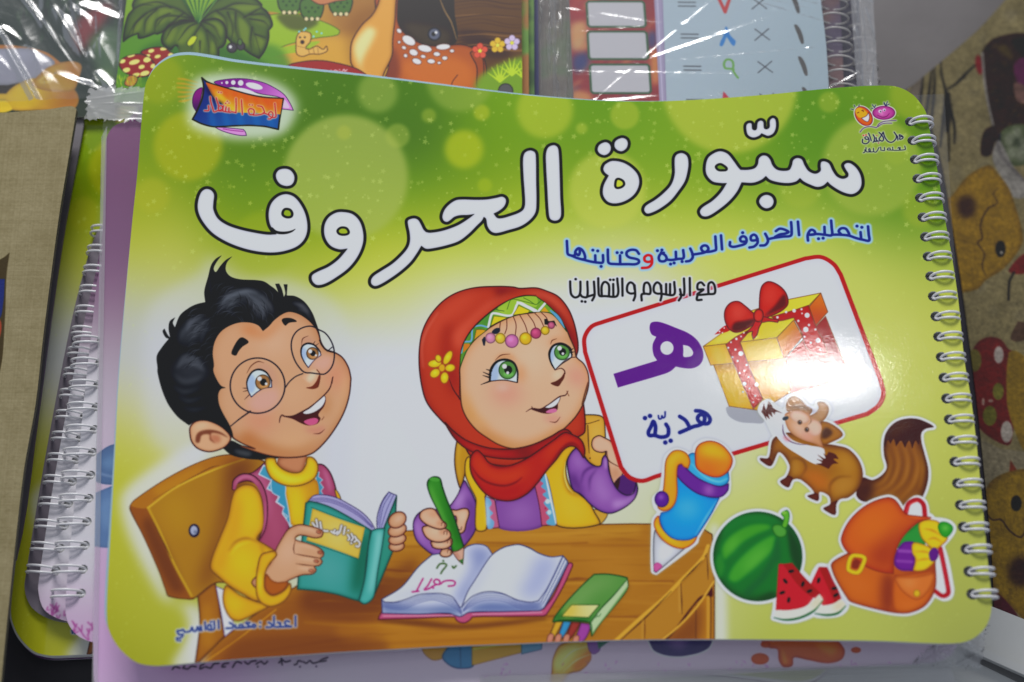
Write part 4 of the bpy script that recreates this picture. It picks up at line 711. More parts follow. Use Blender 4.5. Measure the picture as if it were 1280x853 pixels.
def crayons(sh):
    PB = (660, 690, 5.333); sh.fr(*PB)
    sh.B("400,560 660,250 670,230 640,200 440,540", (96, 56, 18), .7, 4)
    for d, c in (("185,455! 235,460! 205,520 150,610 128,605 150,540", (204, 156, 50)), ("235,460! 290,465! 250,545 205,600 178,608 205,545", (62, 140, 186)), ("290,468! 350,470! 310,545 250,610 228,606 260,545", (150, 60, 52)), ("352,472! 410,480! 415,510 375,590 320,615 298,606 320,560", (154, 70, 150))):
        m = sh.F(d, c, ln=(70, 44, 40), lw=.7, ed=tuple(int(v*.65) for v in c), ew=3)
    for x, y in ((148, 578), (200, 580), (255, 582), (318, 590)): 
        m = sh.F(f"{x-22},{y+30} {x-14},{y-22} {x+8},{y-35} {x+24},{y-22} {x+6},{y+34}", (190, 120, 96), ln=(90, 50, 40), lw=.6); sh.B(ell(x, y-5, 6, 18, 20), (220, 170, 146), .6, 2, m)
    b = sh.F("165,465! 180,430 260,330 360,225 440,150! 520,148 600,158 660,172! 665,230 640,280 560,380 470,490 425,560! 412,470! 300,460", (88, 140, 66), ln=(24, 70, 34), lw=1.3)
    sh.B("250,360 400,200 560,170 600,200 450,250 330,370", (136, 170, 104), .7, 12, b); sh.B("165,465 250,440 420,470 430,440 250,420 200,400", (34, 100, 40), .9, 5, b)
    s = sh.F("425,555! 412,475! 480,380 570,290 660,185! 662,235 560,380 470,490", (176, 198, 150), clip=b); sh.L("412,480 480,385 570,290 655,190", [1, 1.6, .8], (40, 80, 40)); sh.L("430,545 540,400 660,240", 2, (120, 160, 96), clip=b)
    sh.L("450,440 462,425 470,432 485,412", .8, (60, 110, 60))
    sh.F("222,430! 290,352! 478,352! 404,438!", (206, 186, 92), ln=(50, 90, 40), lw=.9, to=(222, 206, 140), gr=(240, 420, 460, 360)); sh.B("230,425 290,360 330,365 280,425", (212, 180, 60), .6, 5)
    sh.L("165,465 250,452 412,472 425,555", 1.2, (24, 80, 34))

def sticker(sh, parts, w=3.2):
    sh.put(sh.blur(sh.union([sh.capsules((lambda P: np.vstack([P, P[:1]]))(sh.path(p, True)), (w+1.2)*sh.k) for p in parts]), 1.4), (140, 146, 120), .35)
    for p in parts:
        P = sh.path(p, True); sh.put(sh.poly(P), (204, 206, 220)); sh.put(sh.capsules(np.vstack([P, P[:1]]), w*sh.k), (204, 206, 220))

def pen(sh):
    sh.fr(800, 540, 4.49)
    sticker(sh, ["80,495 108,450 88,420 82,372 120,330 138,200 150,140 200,103 250,115 275,128 305,120 315,80 355,53 410,55 470,85 518,150 520,180 497,225 497,300 488,345 440,385 320,590 310,620 90,788! 75,780 75,560"], 3)
    t = sh.F("82,555 120,600 180,640 250,655! 90,790! 78,780", (188, 190, 198), ln=(60, 60, 74), lw=.7, ed=(130, 132, 140), ew=4); sh.B("120,620 200,660 130,730 100,740", (222, 224, 228), .7, 6, t); sh.F("78,745 100,733 125,755 90,788! 80,780", (196, 90, 148), ed=(150, 50, 110), ew=2)
    o = sh.F("84,490 105,473 118,530 170,585 250,605 318,580 305,618 270,645 235,655 175,640 115,595 80,530", (222, 150, 24), ln=(150, 60, 20), lw=.8, ed=(206, 84, 20), ew=3)
    sh.B("85,505 95,540 160,610 240,640 160,590 105,530", (236, 200, 60), .7, 3, o)
    b = sh.F("215,230! 300,320 380,365 445,370! 400,460 320,585! 270,606 190,600 135,555 110,490 118,455! 165,440 200,390 205,250", (24, 142, 206), ln=(16, 70, 130), lw=.8, ed=(20, 100, 180), ew=6); sh.B(ell(265, 430, 75, 60), (96, 184, 220), .75, 14, b); sh.L("430,385 370,480 310,580", [1, 2.4, 1], (130, 200, 230), al=.7, blur=1, clip=b)
    c = sh.F("272,135 290,120 310,125 330,200 440,250 495,225! 497,275 470,300 430,305 350,285 268,225", (60, 160, 206), ln=(20, 80, 130), lw=.8, ed=(26, 110, 170), ew=4); sh.L("290,180 360,250 440,280 492,262", [1, 2.2, 1], (110, 196, 224), blur=.8, clip=c)
    k = sh.F("310,150 314,98 340,66 395,52 455,72 505,125 518,165 495,220 445,252 385,246 320,205", (222, 124, 22), ln=(140, 50, 14), lw=.9, ed=(186, 66, 16), ew=5); sh.B("330,90 400,62 470,100 500,150 420,140 350,125", (232, 180, 32), .85, 7, k); sh.B("330,170 400,200 450,235 380,240", (210, 84, 20), .6, 8, k)
    p = sh.F("215,190 235,180 270,215 330,262 410,298 455,305 497,290! 492,330 455,364 400,366 320,345 245,290 207,240", (104, 46, 142), ln=(56, 20, 90), lw=.8, ed=(70, 24, 104), ew=3); sh.B("370,300 410,310 400,355 365,345", (170, 110, 186), .8, 5, p)
    q = sh.F("128,340 138,250 146,160 180,112 222,104 262,124 280,165 270,205! 245,195 232,180 212,190 206,250 208,345 195,400 165,435 125,442 100,420", (218, 150, 26), ln=(150, 76, 16), lw=.9, ed=(196, 98, 18), ew=4); sh.B("160,200 165,150 215,118 250,140 200,150 170,240 150,330", (234, 190, 60), .8, 5, q)
    e = sh.F(ell(122, 378, 39, 44), (92, 40, 140), ln=(50, 18, 90), lw=.7, ed=(64, 22, 106), ew=3); sh.B(ell(118, 366, 14, 14), (150, 96, 190), .9, 3, e)

def fox(sh):
    sh.fr(930, 480, 4.923)
    TL = "728,578 790,592 850,560 878,515 862,440 860,360 875,300 920,245 980,218 1060,215 1125,238 1166,265 1120,275 1092,300 1090,350 1110,430 1132,520 1130,600 1100,690 1060,740 960,760 850,730 728,722 690,680"
    BD = "480,365 560,378 640,400 700,460 728,530 727,590 690,660 640,700 590,710 568,740 560,805 500,780 488,765 530,740 522,690 465,665 460,712 448,720 390,690 432,670 350,590 300,590 272,637 222,602 262,570 280,500 215,420 165,505 105,475 98,458 150,455 182,335 300,300"
    RF = "100,165 115,125 150,108 190,140 240,172 262,150 275,92 315,76 350,100 385,135 440,150 455,115 500,120 522,160 490,225 545,250 605,312 540,355 490,370 540,410 580,450 580,490 520,522 440,490 340,440 250,380 190,315 145,225"
    sticker(sh, [TL, BD, RF], 3.2)
    t = sh.F(TL, (134, 82, 34), ed=(70, 36, 18), ew=10, ea=.9)
    for i, d in enumerate(("880,400 900,500 860,600 780,640", "930,380 950,500 900,620 800,680", "980,370 1010,480 980,600 880,690", "1040,380 1070,500 1040,620 960,710", "1080,400 1100,520 1080,640")): sh.L(d, [1, 4, 1], (186, 128, 56), al=.6, blur=3, clip=t); sh.L(" ".join(f"{float(a.split(',')[0])+26:.0f},{a.split(',')[1]}" for a in d.split()), [.5, 2.2, .5], (84, 46, 20), al=.6, blur=2.2, clip=t)
    sh.F("855,370 875,300 920,245 980,215 1060,210 1125,235 1170,265 1120,278 1092,300! 1075,380! 1055,350 1035,400! 1015,350 990,395! 965,350 935,385! 920,340 900,370! 885,345 868,385!", (66, 36, 28), clip=t); sh.B("900,290 970,240 1050,240 960,290 910,340", (96, 60, 46), .6, 6, t); sh.B("690,680 740,590 800,620 760,720", (60, 32, 24), .8, 6, t)
    bd = sh.F(BD, (154, 100, 32), ed=(88, 46, 18), ew=9, ea=.9)
    sh.B("560,430 640,420 700,520 660,560 580,520", (186, 134, 50), .7, 10, bd); sh.B("520,600 640,560 700,620 640,680 560,700", (188, 136, 58), .6, 9, bd); sh.B("350,540 460,540 520,590 510,660 440,640", (190, 104, 40), .8, 9, bd); sh.L("530,690 530,620 580,575 660,570", [.6, 2.4, .6], (92, 50, 22), blur=2, al=.7, clip=bd)
    sh.L("280,500 300,460 360,470 380,520 340,580", [.6, 2.2, .6], (86, 46, 22), al=.8, blur=1.5, clip=bd); sh.L("210,420 260,480 290,500", [1, 3, 1], (92, 48, 24), al=.8, blur=1.5, clip=bd)
    sh.B("285,470 345,480 335,560 290,560", (186, 134, 56), .6, 5, bd)
    for d in ("98,458 150,452 175,490 160,508 105,478", "222,600 262,565 300,580 272,637", "388,690 432,668 462,690 450,722", "488,765 530,738 575,720 562,808 505,785"): sh.F(d, (98, 48, 30), clip=bd, ed=(66, 30, 22), ew=3)
    # ears and tufts
    er = sh.F("470,236 540,248 608,312 545,356 478,372", (160, 104, 36), ed=(96, 52, 24), ew=4); sh.F("480,290 510,268 545,300 510,335 480,335", (64, 36, 26), al=.8, blur=1.5, clip=er)
    for d in ("262,165 268,100 310,75 350,100 385,135 420,160 400,190 330,170", "395,205 440,178 458,150 452,115 500,118 522,160 490,225 430,240"):
        f = sh.F(d, (168, 122, 78), ed=(112, 72, 44), ew=4)
    sh.L("265,152 310,140 390,152 440,175", [1, 5, 1], (70, 56, 50), al=.6, blur=2.5)
    fc = sh.F("250,190 290,168 350,165 400,182 410,205 450,225 478,262 470,330 485,392 440,372 340,335 280,292 255,240", (196, 140, 100), ed=(150, 92, 58), ew=4); sh.F(ell(340, 205, 62, 36, 20), (212, 178, 156), ed=(180, 130, 104), ew=4, clip=fc); sh.F(ell(432, 272, 44, 50, -20), (212, 176, 152), ed=(180, 130, 104), ew=4, clip=fc); sh.B("290,230 350,250 420,320 400,350 320,300", (214, 180, 158), .8, 5, fc); sh.B("400,250 450,232 475,280 430,310", (218, 180, 160), .8, 5, fc); sh.B("340,310 400,300 430,340 390,350", (206, 124, 110), .6, 6, fc)
    sh.L("408,205 412,232 398,250", [.6, 1.4, .6], (140, 90, 66), al=.7)
    rf = sh.F("110,150 145,190 165,205 190,172 240,188 232,250 262,310 310,352 400,378 488,398 500,440 520,490 440,495 340,440 250,380 190,310 148,225", (206, 208, 220))
    sh.B("150,225 230,340 340,430 440,480 300,400 200,290", (150, 152, 176), .6, 7, rf)
    sh.F("98,160! 108,170 122,120! 135,160 150,108! 168,128 180,150 238,182! 195,172 188,190! 170,172 175,205! 150,185 158,218! 135,200 140,225! 120,190", (86, 40, 26))
    sh.F("520,418! 560,432 582,462! 550,462 580,490! 545,495 520,524! 480,505 440,492! 480,485 445,462! 485,470 450,435! 500,460 488,425! 505,440", (86, 42, 26))
    sh.F(ell(255, 212, 20, 12, -20), (50, 60, 70)); sh.F(ell(343, 237, 15, 15), (112, 78, 60)); sh.F(ell(343, 237, 7, 8), (30, 22, 24)); sh.F(ell(386, 282, 15, 16), (112, 78, 60)); sh.F(ell(386, 282, 7, 8), (30, 22, 24)); sh.F(ell(346, 232, 3, 3), (220, 220, 220)); sh.F(ell(389, 277, 3, 3), (220, 220, 220))
    sh.L("238,250 242,300 270,345 330,370 400,374", [.4, 1.5, 1.5, 1, .4], (90, 60, 90)); sh.B("240,320 270,330 290,350 255,350", (206, 130, 130), .8, 2)

def melon(sh):
    sh.fr(870, 620, 5.02)
    O = ell(387, 380, 280, 281)
    S1 = "518,430! 600,420! 700,520 795,645 790,680 740,735 640,775 560,782 488,765! 500,700"
    S2 = "770,445 825,445! 880,560 915,645 942,688 900,735 800,748 740,735 720,560"
    sticker(sh, [O, "470,205 490,180 535,190 535,110 565,90 585,130 575,190 560,255 510,255", S1, S2], 3.6)
    m = sh.F(O, (30, 112, 48), ed=(14, 70, 40), ew=9, ea=.8)
    for d, c in (("170,390 165,330 200,270 280,210 360,180 450,180 470,200 380,240 280,300 210,370 180,400", (74, 156, 46)), ("205,520 230,450 300,370 400,290 490,250 490,320 420,400 330,480 250,540", (74, 158, 50)), ("120,420 150,360 170,400 180,450 150,520", (52, 132, 50)), ("200,160 300,120 440,120 520,165 420,160 300,170 200,230 160,260", (40, 120, 52)), ("500,270 520,260 530,400 500,420 440,520 360,600 320,640 300,600 400,500 470,380", (26, 100, 52)), ("575,200 640,300 660,400 650,480 600,400 580,290", (10, 66, 40)), ("470,600 380,655 480,650 500,620", (16, 76, 40))):
        sh.F(d, c, clip=m, blur=2.6, al=.85)
    sh.B("330,400 420,330 460,330 380,420 300,480", (110, 186, 70), .6, 8, m); sh.B("190,330 250,260 270,270 210,360", (110, 186, 70), .6, 7, m); sh.B("300,640 500,640 480,660 300,660", (8, 60, 34), .7, 8, m)
    f = sh.F("478,205 488,185 515,180 548,192 568,220 560,250 530,260 500,248", (82, 152, 60), ln=(40, 100, 36), lw=.7, ed=(44, 110, 40), ew=3); sh.F("540,190 552,140 535,112 555,95 575,92 585,120 578,170 562,200", (96, 168, 50), ln=(40, 100, 36), lw=.7, ed=(56, 124, 40), ew=2); sh.F(ell(553, 105, 16, 10), (126, 180, 70))
    def sl(top, side, rind, green, seeds):
        a = sh.F(top, (190, 40, 50), ed=(170, 24, 40), ew=3); sh.F(side, (158, 18, 36)); r = sh.F(rind, (214, 208, 196)); sh.L(green, [1, 2.6, 2.6, 1], (26, 96, 48))
        for x, y, q in seeds: sh.F(ell(x, y, 10, 19, q), (34, 16, 20))
        return r
    r = sl("770,447! 830,555! 872,672! 800,690! 700,600! 735,520", "770,445! 822,447! 880,560 912,645! 872,672! 822,560", "790,690 850,680 910,645! 940,685 900,728 830,742 745,730!", "745,738 820,748 890,735 940,690", [(769, 530, 15), (878, 622, 60), (868, 580, 80)]); sh.B("860,690 920,660 930,690 880,720", (222, 190, 150), .8, 4, r)
    sl("518,428! 545,427 620,500 690,600 755,612! 690,690 590,715 500,716!", "545,427! 602,420! 680,510 790,620! 740,640 640,560", "500,716! 590,716 690,690 775,615! 795,655 740,720 640,765 560,772 488,755!", "488,764 560,778 650,765 740,720 796,655", [(560, 535, -40), (597, 473, 80), (541, 607, 70), (581, 653, 10), (670, 553, 20), (712, 597, 70)])
    sh.B("720,680 775,630 790,660 740,710", (226, 196, 160), .8, 4)

def satchel(sh):
    sh.fr(1020, 600, 4.74)
    BG = "150,345 200,240 300,150 420,105 470,120 530,200 600,215 650,205 690,230 700,300 735,340 720,420 705,500 705,640 650,740 560,785 480,788 380,770 230,730 190,710 90,510 150,450 200,440 165,400"
    sticker(sh, [BG, "525,185 560,130 600,108 640,130 655,200 640,215 560,215", "600,250 690,238 780,250 812,280 800,320 735,400 700,470 640,540 470,530", "700,400 745,400 800,640 790,690 750,700 700,660"], 3.4)
    sh.L("530,195 550,140 600,118 635,145 645,215", 5.4, (168, 24, 44)); sh.L("536,190 556,146 600,126", 1.6, (222, 90, 80), al=.7)
    sh.L("700,655 750,688 782,672 778,620 755,500 735,405", 5.2, (168, 24, 46)); sh.L("778,640 752,500 736,420", 1.4, (210, 80, 80), al=.6)
    m = sh.F("90,510 150,455 300,400 560,420 700,400 705,500 705,640 650,740 560,785 480,788 380,770 230,730 190,708", (192, 96, 34), ln=(120, 50, 20), lw=.9, ed=(140, 54, 20), ew=7)
    sh.B("120,510 250,560 350,620 260,700 180,640", (206, 112, 46), .6, 14, m); sh.B("400,560 460,570 450,780 390,770", (112, 40, 16), .7, 7, m); sh.B("460,540 700,500 690,560 560,560", (120, 44, 18), .7, 8, m)
    pk = sh.F("462,570 520,560 640,545 700,540 700,640 650,735 560,780 490,785 455,760", (196, 100, 38), ed=(140, 56, 22), ew=5); fl = sh.F("465,575 560,575 650,560 700,550 690,620 640,690 590,712 520,670 480,620", (202, 112, 50), ed=(146, 60, 24), ew=4); sh.B("500,590 600,590 560,640 520,620", (220, 142, 80), .6, 6, fl); sh.F(ell(597, 672, 18, 20), (208, 168, 40), ln=(150, 100, 20), lw=.6); sh.B("490,720 600,730 640,700 560,770", (206, 112, 46), .6, 6, pk)
    sh.F("500,330! 560,290 620,250 640,340 640,420 560,440 480,400", (52, 140, 60), ed=(28, 96, 40), ew=4)
    y = sh.F("610,262 640,240 700,240 730,256 745,300 778,345 740,390 700,412 650,372 620,330", (222, 186, 24), ln=(150, 100, 20), lw=.8, ed=(196, 140, 16), ew=4); sh.L("640,290 690,300 740,330", [.6, 2.4, .6], (186, 128, 16), blur=.8, clip=y); sh.L("660,355 700,345 750,372", [.6, 2.2, .6], (186, 128, 16), blur=.8, clip=y)
    g = sh.F("722,270 745,248 785,255 812,282 800,318 768,342 735,320", (52, 148, 46), ed=(26, 100, 34), ew=3); sh.B(ell(765, 285, 18, 16), (116, 190, 80), .8, 3, g)
    p = sh.F("500,385 530,365 585,372 575,420 585,470 575,540! 500,535 465,505 470,440", (110, 40, 138), ed=(72, 20, 100), ew=4); sh.L("490,420 570,425", 3.5, (150, 84, 172), al=.8, blur=.8, clip=p); sh.L("480,480 570,486", 3, (146, 80, 168), al=.7, blur=.8, clip=p)
    y = sh.F("575,375 640,385 680,405 715,440 700,485 650,530 600,540 575,535! 590,470 570,430", (224, 190, 26), ln=(150, 100, 20), lw=.7, ed=(198, 142, 16), ew=4); sh.L("580,425 640,425 690,440", [.6, 2, .6], (190, 132, 16), blur=.8, clip=y); sh.L("588,480 640,470 690,470", [.6, 2, .6], (190, 132, 16), blur=.8, clip=y)
    sh.F("672,425 700,400 725,425 715,470 685,482 670,455", (96, 30, 124), ed=(64, 16, 90), ew=2)
    f = sh.F("150,345 200,240 300,150 420,105 470,122 530,200 600,215 680,225 600,255 520,330 475,410 460,470 458,555! 380,545 290,510 200,440 165,400", (198, 92, 30), ln=(130, 50, 20), lw=.9, ed=(164, 52, 18), ew=9, ea=.8)
    sh.B("240,240 400,160 440,280 330,380 240,330", (208, 116, 40), .7, 22, f); sh.B("300,460 440,330 600,225 520,330 460,470 450,540", (150, 52, 18), .75, 12, f); sh.L("535,215 600,225 680,228", [1, 3, 1], (222, 110, 50), al=.6, blur=1.2)
    bk = sh.path("205,462 225,448 285,460 278,500 248,548 195,535 192,505", True); sh.put(sh.capsules(np.vstack([bk, bk[:1]]), 2.6*sh.k), (140, 90, 14)); sh.put(sh.capsules(np.vstack([bk, bk[:1]]), 2.1*sh.k), (226, 182, 34)); sh.F("222,475 258,480 245,525 212,520", (130, 50, 16))

def logos(sh):
    # title flag, top left
    fr = (230, 80, 7.975); sh.fr(*fr)
    sh.B("60,300 100,160 300,100 620,110 950,200 1110,350 1120,500 980,700 600,760 300,720 60,620 30,450", (204, 214, 200), .8, 9)
    for i, d in enumerate(("-60,150 0,155 140,190", "-70,195 0,200 130,225", "-70,235 0,240 120,250", "-60,280 0,285 95,280", "-60,330 0,328 80,315", "-50,375 10,370 80,350")): sh.L(d, [1.6, 2.6, .4], (206, 150, 50), al=.75, blur=1.2)
    P_ = (120, 44, 132)
    d = sh.F("300,185 430,155 600,150 780,185 900,240 1000,310 1060,400 1090,465! 960,450! 980,350 760,300 500,230 420,235", (150, 62, 160), ln=(50, 20, 70), lw=.7, to=(206, 130, 200), gr=(600, 180, 1060, 440)); sh.B("300,185 480,150 620,160 560,240 420,230", (96, 24, 110), .8, 5, d)
    for x, y, r in ((378, 192, 9), (427, 188, 16), (491, 188, 23), (565, 192, 28)): sh.F(ell(x, y, r, r), (214, 210, 226))
    sh.F(ell(700, 223, 86, 30, 14), (214, 206, 224)); sh.F("480,250! 560,240 660,265 765,318! 640,305 540,280", (206, 206, 220)); sh.F("980,430 1000,360 1030,390 1050,440", (220, 180, 220))
    sh.F("180,240 120,270 88,340 90,420 120,475! 150,400 170,330", (128, 30, 120), ln=(60, 20, 70), lw=.7, to=(70, 20, 90), gr=(110, 300, 120, 470))
    sh.F("300,628! 440,640 590,655! 612,680 622,716! 560,715 460,695 370,665", (206, 140, 200), ln=(70, 30, 90), lw=.8); sh.L("390,650 480,665 590,675", 1.2, (150, 50, 140))
    fl = sh.F("178,140! 230,180 340,220 480,260 640,305 800,335 990,348! 975,430 955,540 940,655! 800,625 640,615 480,620 300,628 180,600 85,555! 140,450 185,330 195,220", (20, 52, 120), ln=(44, 42, 36), lw=1.8, to=(30, 84, 150), gr=(200, 300, 500, 600))
    sh.F("215,185! 260,200 480,265 640,312 800,342 982,352! 972,430 960,505! 820,500 640,490 500,480 380,400 300,340 250,260", (214, 104, 34), clip=fl, to=(222, 180, 40), gr=(620, 300, 560, 490))
    for x in (420, 520, 620, 720, 820, 900): sh.B(f"{x-40},{250+(x-300)*.15:.0f} {x},{250+(x-300)*.15:.0f} {x+60},470 {x+20},480", (186, 60, 26), .45, 4, fl)
    for x in (240, 380, 520, 680, 820): sh.B(f"{x},480 {x+50},480 {x+80},620 {x+30},620", (40, 110, 176), .4, 3, fl)
    sh.B("205,200 250,250 300,330 400,400 330,400 230,280", (22, 24, 60), .8, 3, fl); sh.B("250,210 300,250 340,330 420,390 480,460 520,470 400,330", (226, 196, 50), .7, 3, fl)
    T = ["905,395 912,480 915,530 880,535 850,520 845,495 865,478 885,495 882,525 858,550 840,550", "790,490 850,510", "735,420 775,428 792,455 800,490 740,510 690,512", "640,470 655,450 690,455 700,480 690,505 655,505 645,480", "655,410", "680,412",
         "572,360 578,440 582,505", "518,345 520,420 518,488", "518,488 480,480 450,482 448,440", "448,482 415,475 420,430", "415,478 390,470 392,420", "415,395", "432,375", "448,392", "385,470 350,468 345,430 375,420 385,450 340,470", "345,420 320,340", "335,468 300,480 285,440 265,370 262,330", "245,420 245,465 205,468", "345,285", "370,288"]
    lettering(sh, [(fr, (180, 44, 52), .75, T)], (226, 176, 150), .95, .95, .6)
    # publisher's mark, top right
    fr = (1050, 120, 10.66); sh.fr(*fr)
    halo = (206, 214, 196)
    A, B_ = ell(315, 272, 98, 142, -38), ell(582, 228, 147, 88, 0)
    for E_ in (A, B_): sh.put(sh.capsules(sh.path(E_, True), 1.7*sh.k), halo)
    L_ = lambda D, c, r: lettering(sh, [(fr, c, r, D)], halo, .7, .9, .5)
    L_(["150,178 178,186", "188,128 200,150", "255,122 250,142", "412,165 440,170", "430,120 455,155", "472,125 460,160", "585,105 605,135", "630,78 612,130", "655,110 620,132", "585,88 606,130"], (40, 44, 84), .55)
    a = sh.F(A, (210, 96, 30), ln=(116, 30, 60), lw=.8, ed=(168, 50, 40), ew=3); sh.F("200,190 250,158 310,180 362,232 350,262 300,290 255,292 215,250", (222, 160, 34), clip=a); sh.F("285,300! 350,270 380,225! 392,290 370,345 330,335", (222, 220, 226), ln=(60, 30, 60), lw=.5)
    sh.L("230,230 250,222", 1, (90, 40, 30)); sh.L("290,200 305,192 310,212", 1, (90, 40, 30))
    a = sh.F(B_, (176, 64, 140), ln=(100, 24, 84), lw=.8, ed=(132, 34, 104), ew=4); sh.B("500,190 620,170 650,240 560,280 500,240", (206, 116, 180), .6, 5, a); sh.F(ell(535, 208, 25, 22, -10), (214, 190, 210)); sh.F(ell(588, 190, 22, 20, -10), (214, 190, 210)); sh.F(ell(540, 212, 9, 9), (20, 20, 30)); sh.F(ell(592, 195, 8, 8), (20, 20, 30)); sh.L("495,258 560,285 620,275 658,235", [.5, 1, .5], (90, 20, 70)); sh.B(ell(555, 240, 18, 16), (224, 160, 196), .9, 1.5)
    L_(["266,485 310,435 380,412 450,418 485,425 520,375 580,345 660,335 745,330", "508,412 550,380 610,366 690,366"], (92, 60, 120), .6)
    L_(["830,545 800,550 795,580 830,570 838,548 790,520 790,540", "745,520 765,545 770,590", "720,485 750,535 740,580 690,620 640,610 600,560 575,490", "520,490 560,530 580,580 560,605 520,580 540,545 575,485", "520,605 490,605 480,560", "440,520 460,560 455,600 470,610 500,600", "440,620 460,600", "380,500 400,550 415,600", "300,580 300,625 345,640 385,610 375,560 350,545 330,560 345,580 372,580"], (36, 34, 66), .75)
    L_(["490,530"], (180, 50, 60), .7); L_(["312,530", "345,524"], (200, 40, 60), .9); L_(["512,630"], (160, 40, 60), .7)
    L_(["862,670 865,718 630,722 640,700 665,700 668,720", "800,690 800,716", "770,700 785,690 792,716", "700,685 702,718", "590,690 592,728 560,728", "540,685 545,728", "520,690 480,750 450,745 445,700", "450,745 400,748 380,720 395,705 405,745", "345,690 350,745 395,748", "330,720 330,750 310,760"], (40, 44, 60), .62)

def credit(sh):
    fr = (180, 740, 4.923)
    lettering(sh, [(fr, (58, 74, 130), 1.2, ["932,150 932,212", "906,213 878,205 866,190 878,178 894,184", "906,213 860,214 842,214 838,190", "822,186 838,200 836,214 812,216", "800,152 800,214", "766,188 786,200 784,215 752,217", "715,188", "715,214", "662,214 672,200 686,206 682,217 662,216 640,217 600,219", "652,190 628,190 642,204 654,216", "612,219 604,203 588,205 588,220 612,220", "588,220 566,221 562,204", "528,190 548,204 546,220 506,224", "458,175 460,225", "430,180 432,228 395,232 395,205 412,205 412,228", "412,185", "375,185 378,232", "355,238 350,212 340,238 330,215 320,240 305,240 295,218 285,240 250,246 240,232 225,238 205,240 215,262 240,262 230,280 200,285", "205,298", "222,300"])], (196, 202, 214), 1.0, .95, .7)

def cover_print(sh):
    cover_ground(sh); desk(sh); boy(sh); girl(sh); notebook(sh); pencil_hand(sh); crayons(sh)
    title(sh); second = words(sh); card(sh); second(); 
    girl_thumb(sh); pen(sh); fox(sh); melon(sh); satchel(sh); logos(sh); credit(sh)

def girl_thumb(sh):
    pass

def flat(z): return lambda p: at(p, z)[:, :2]

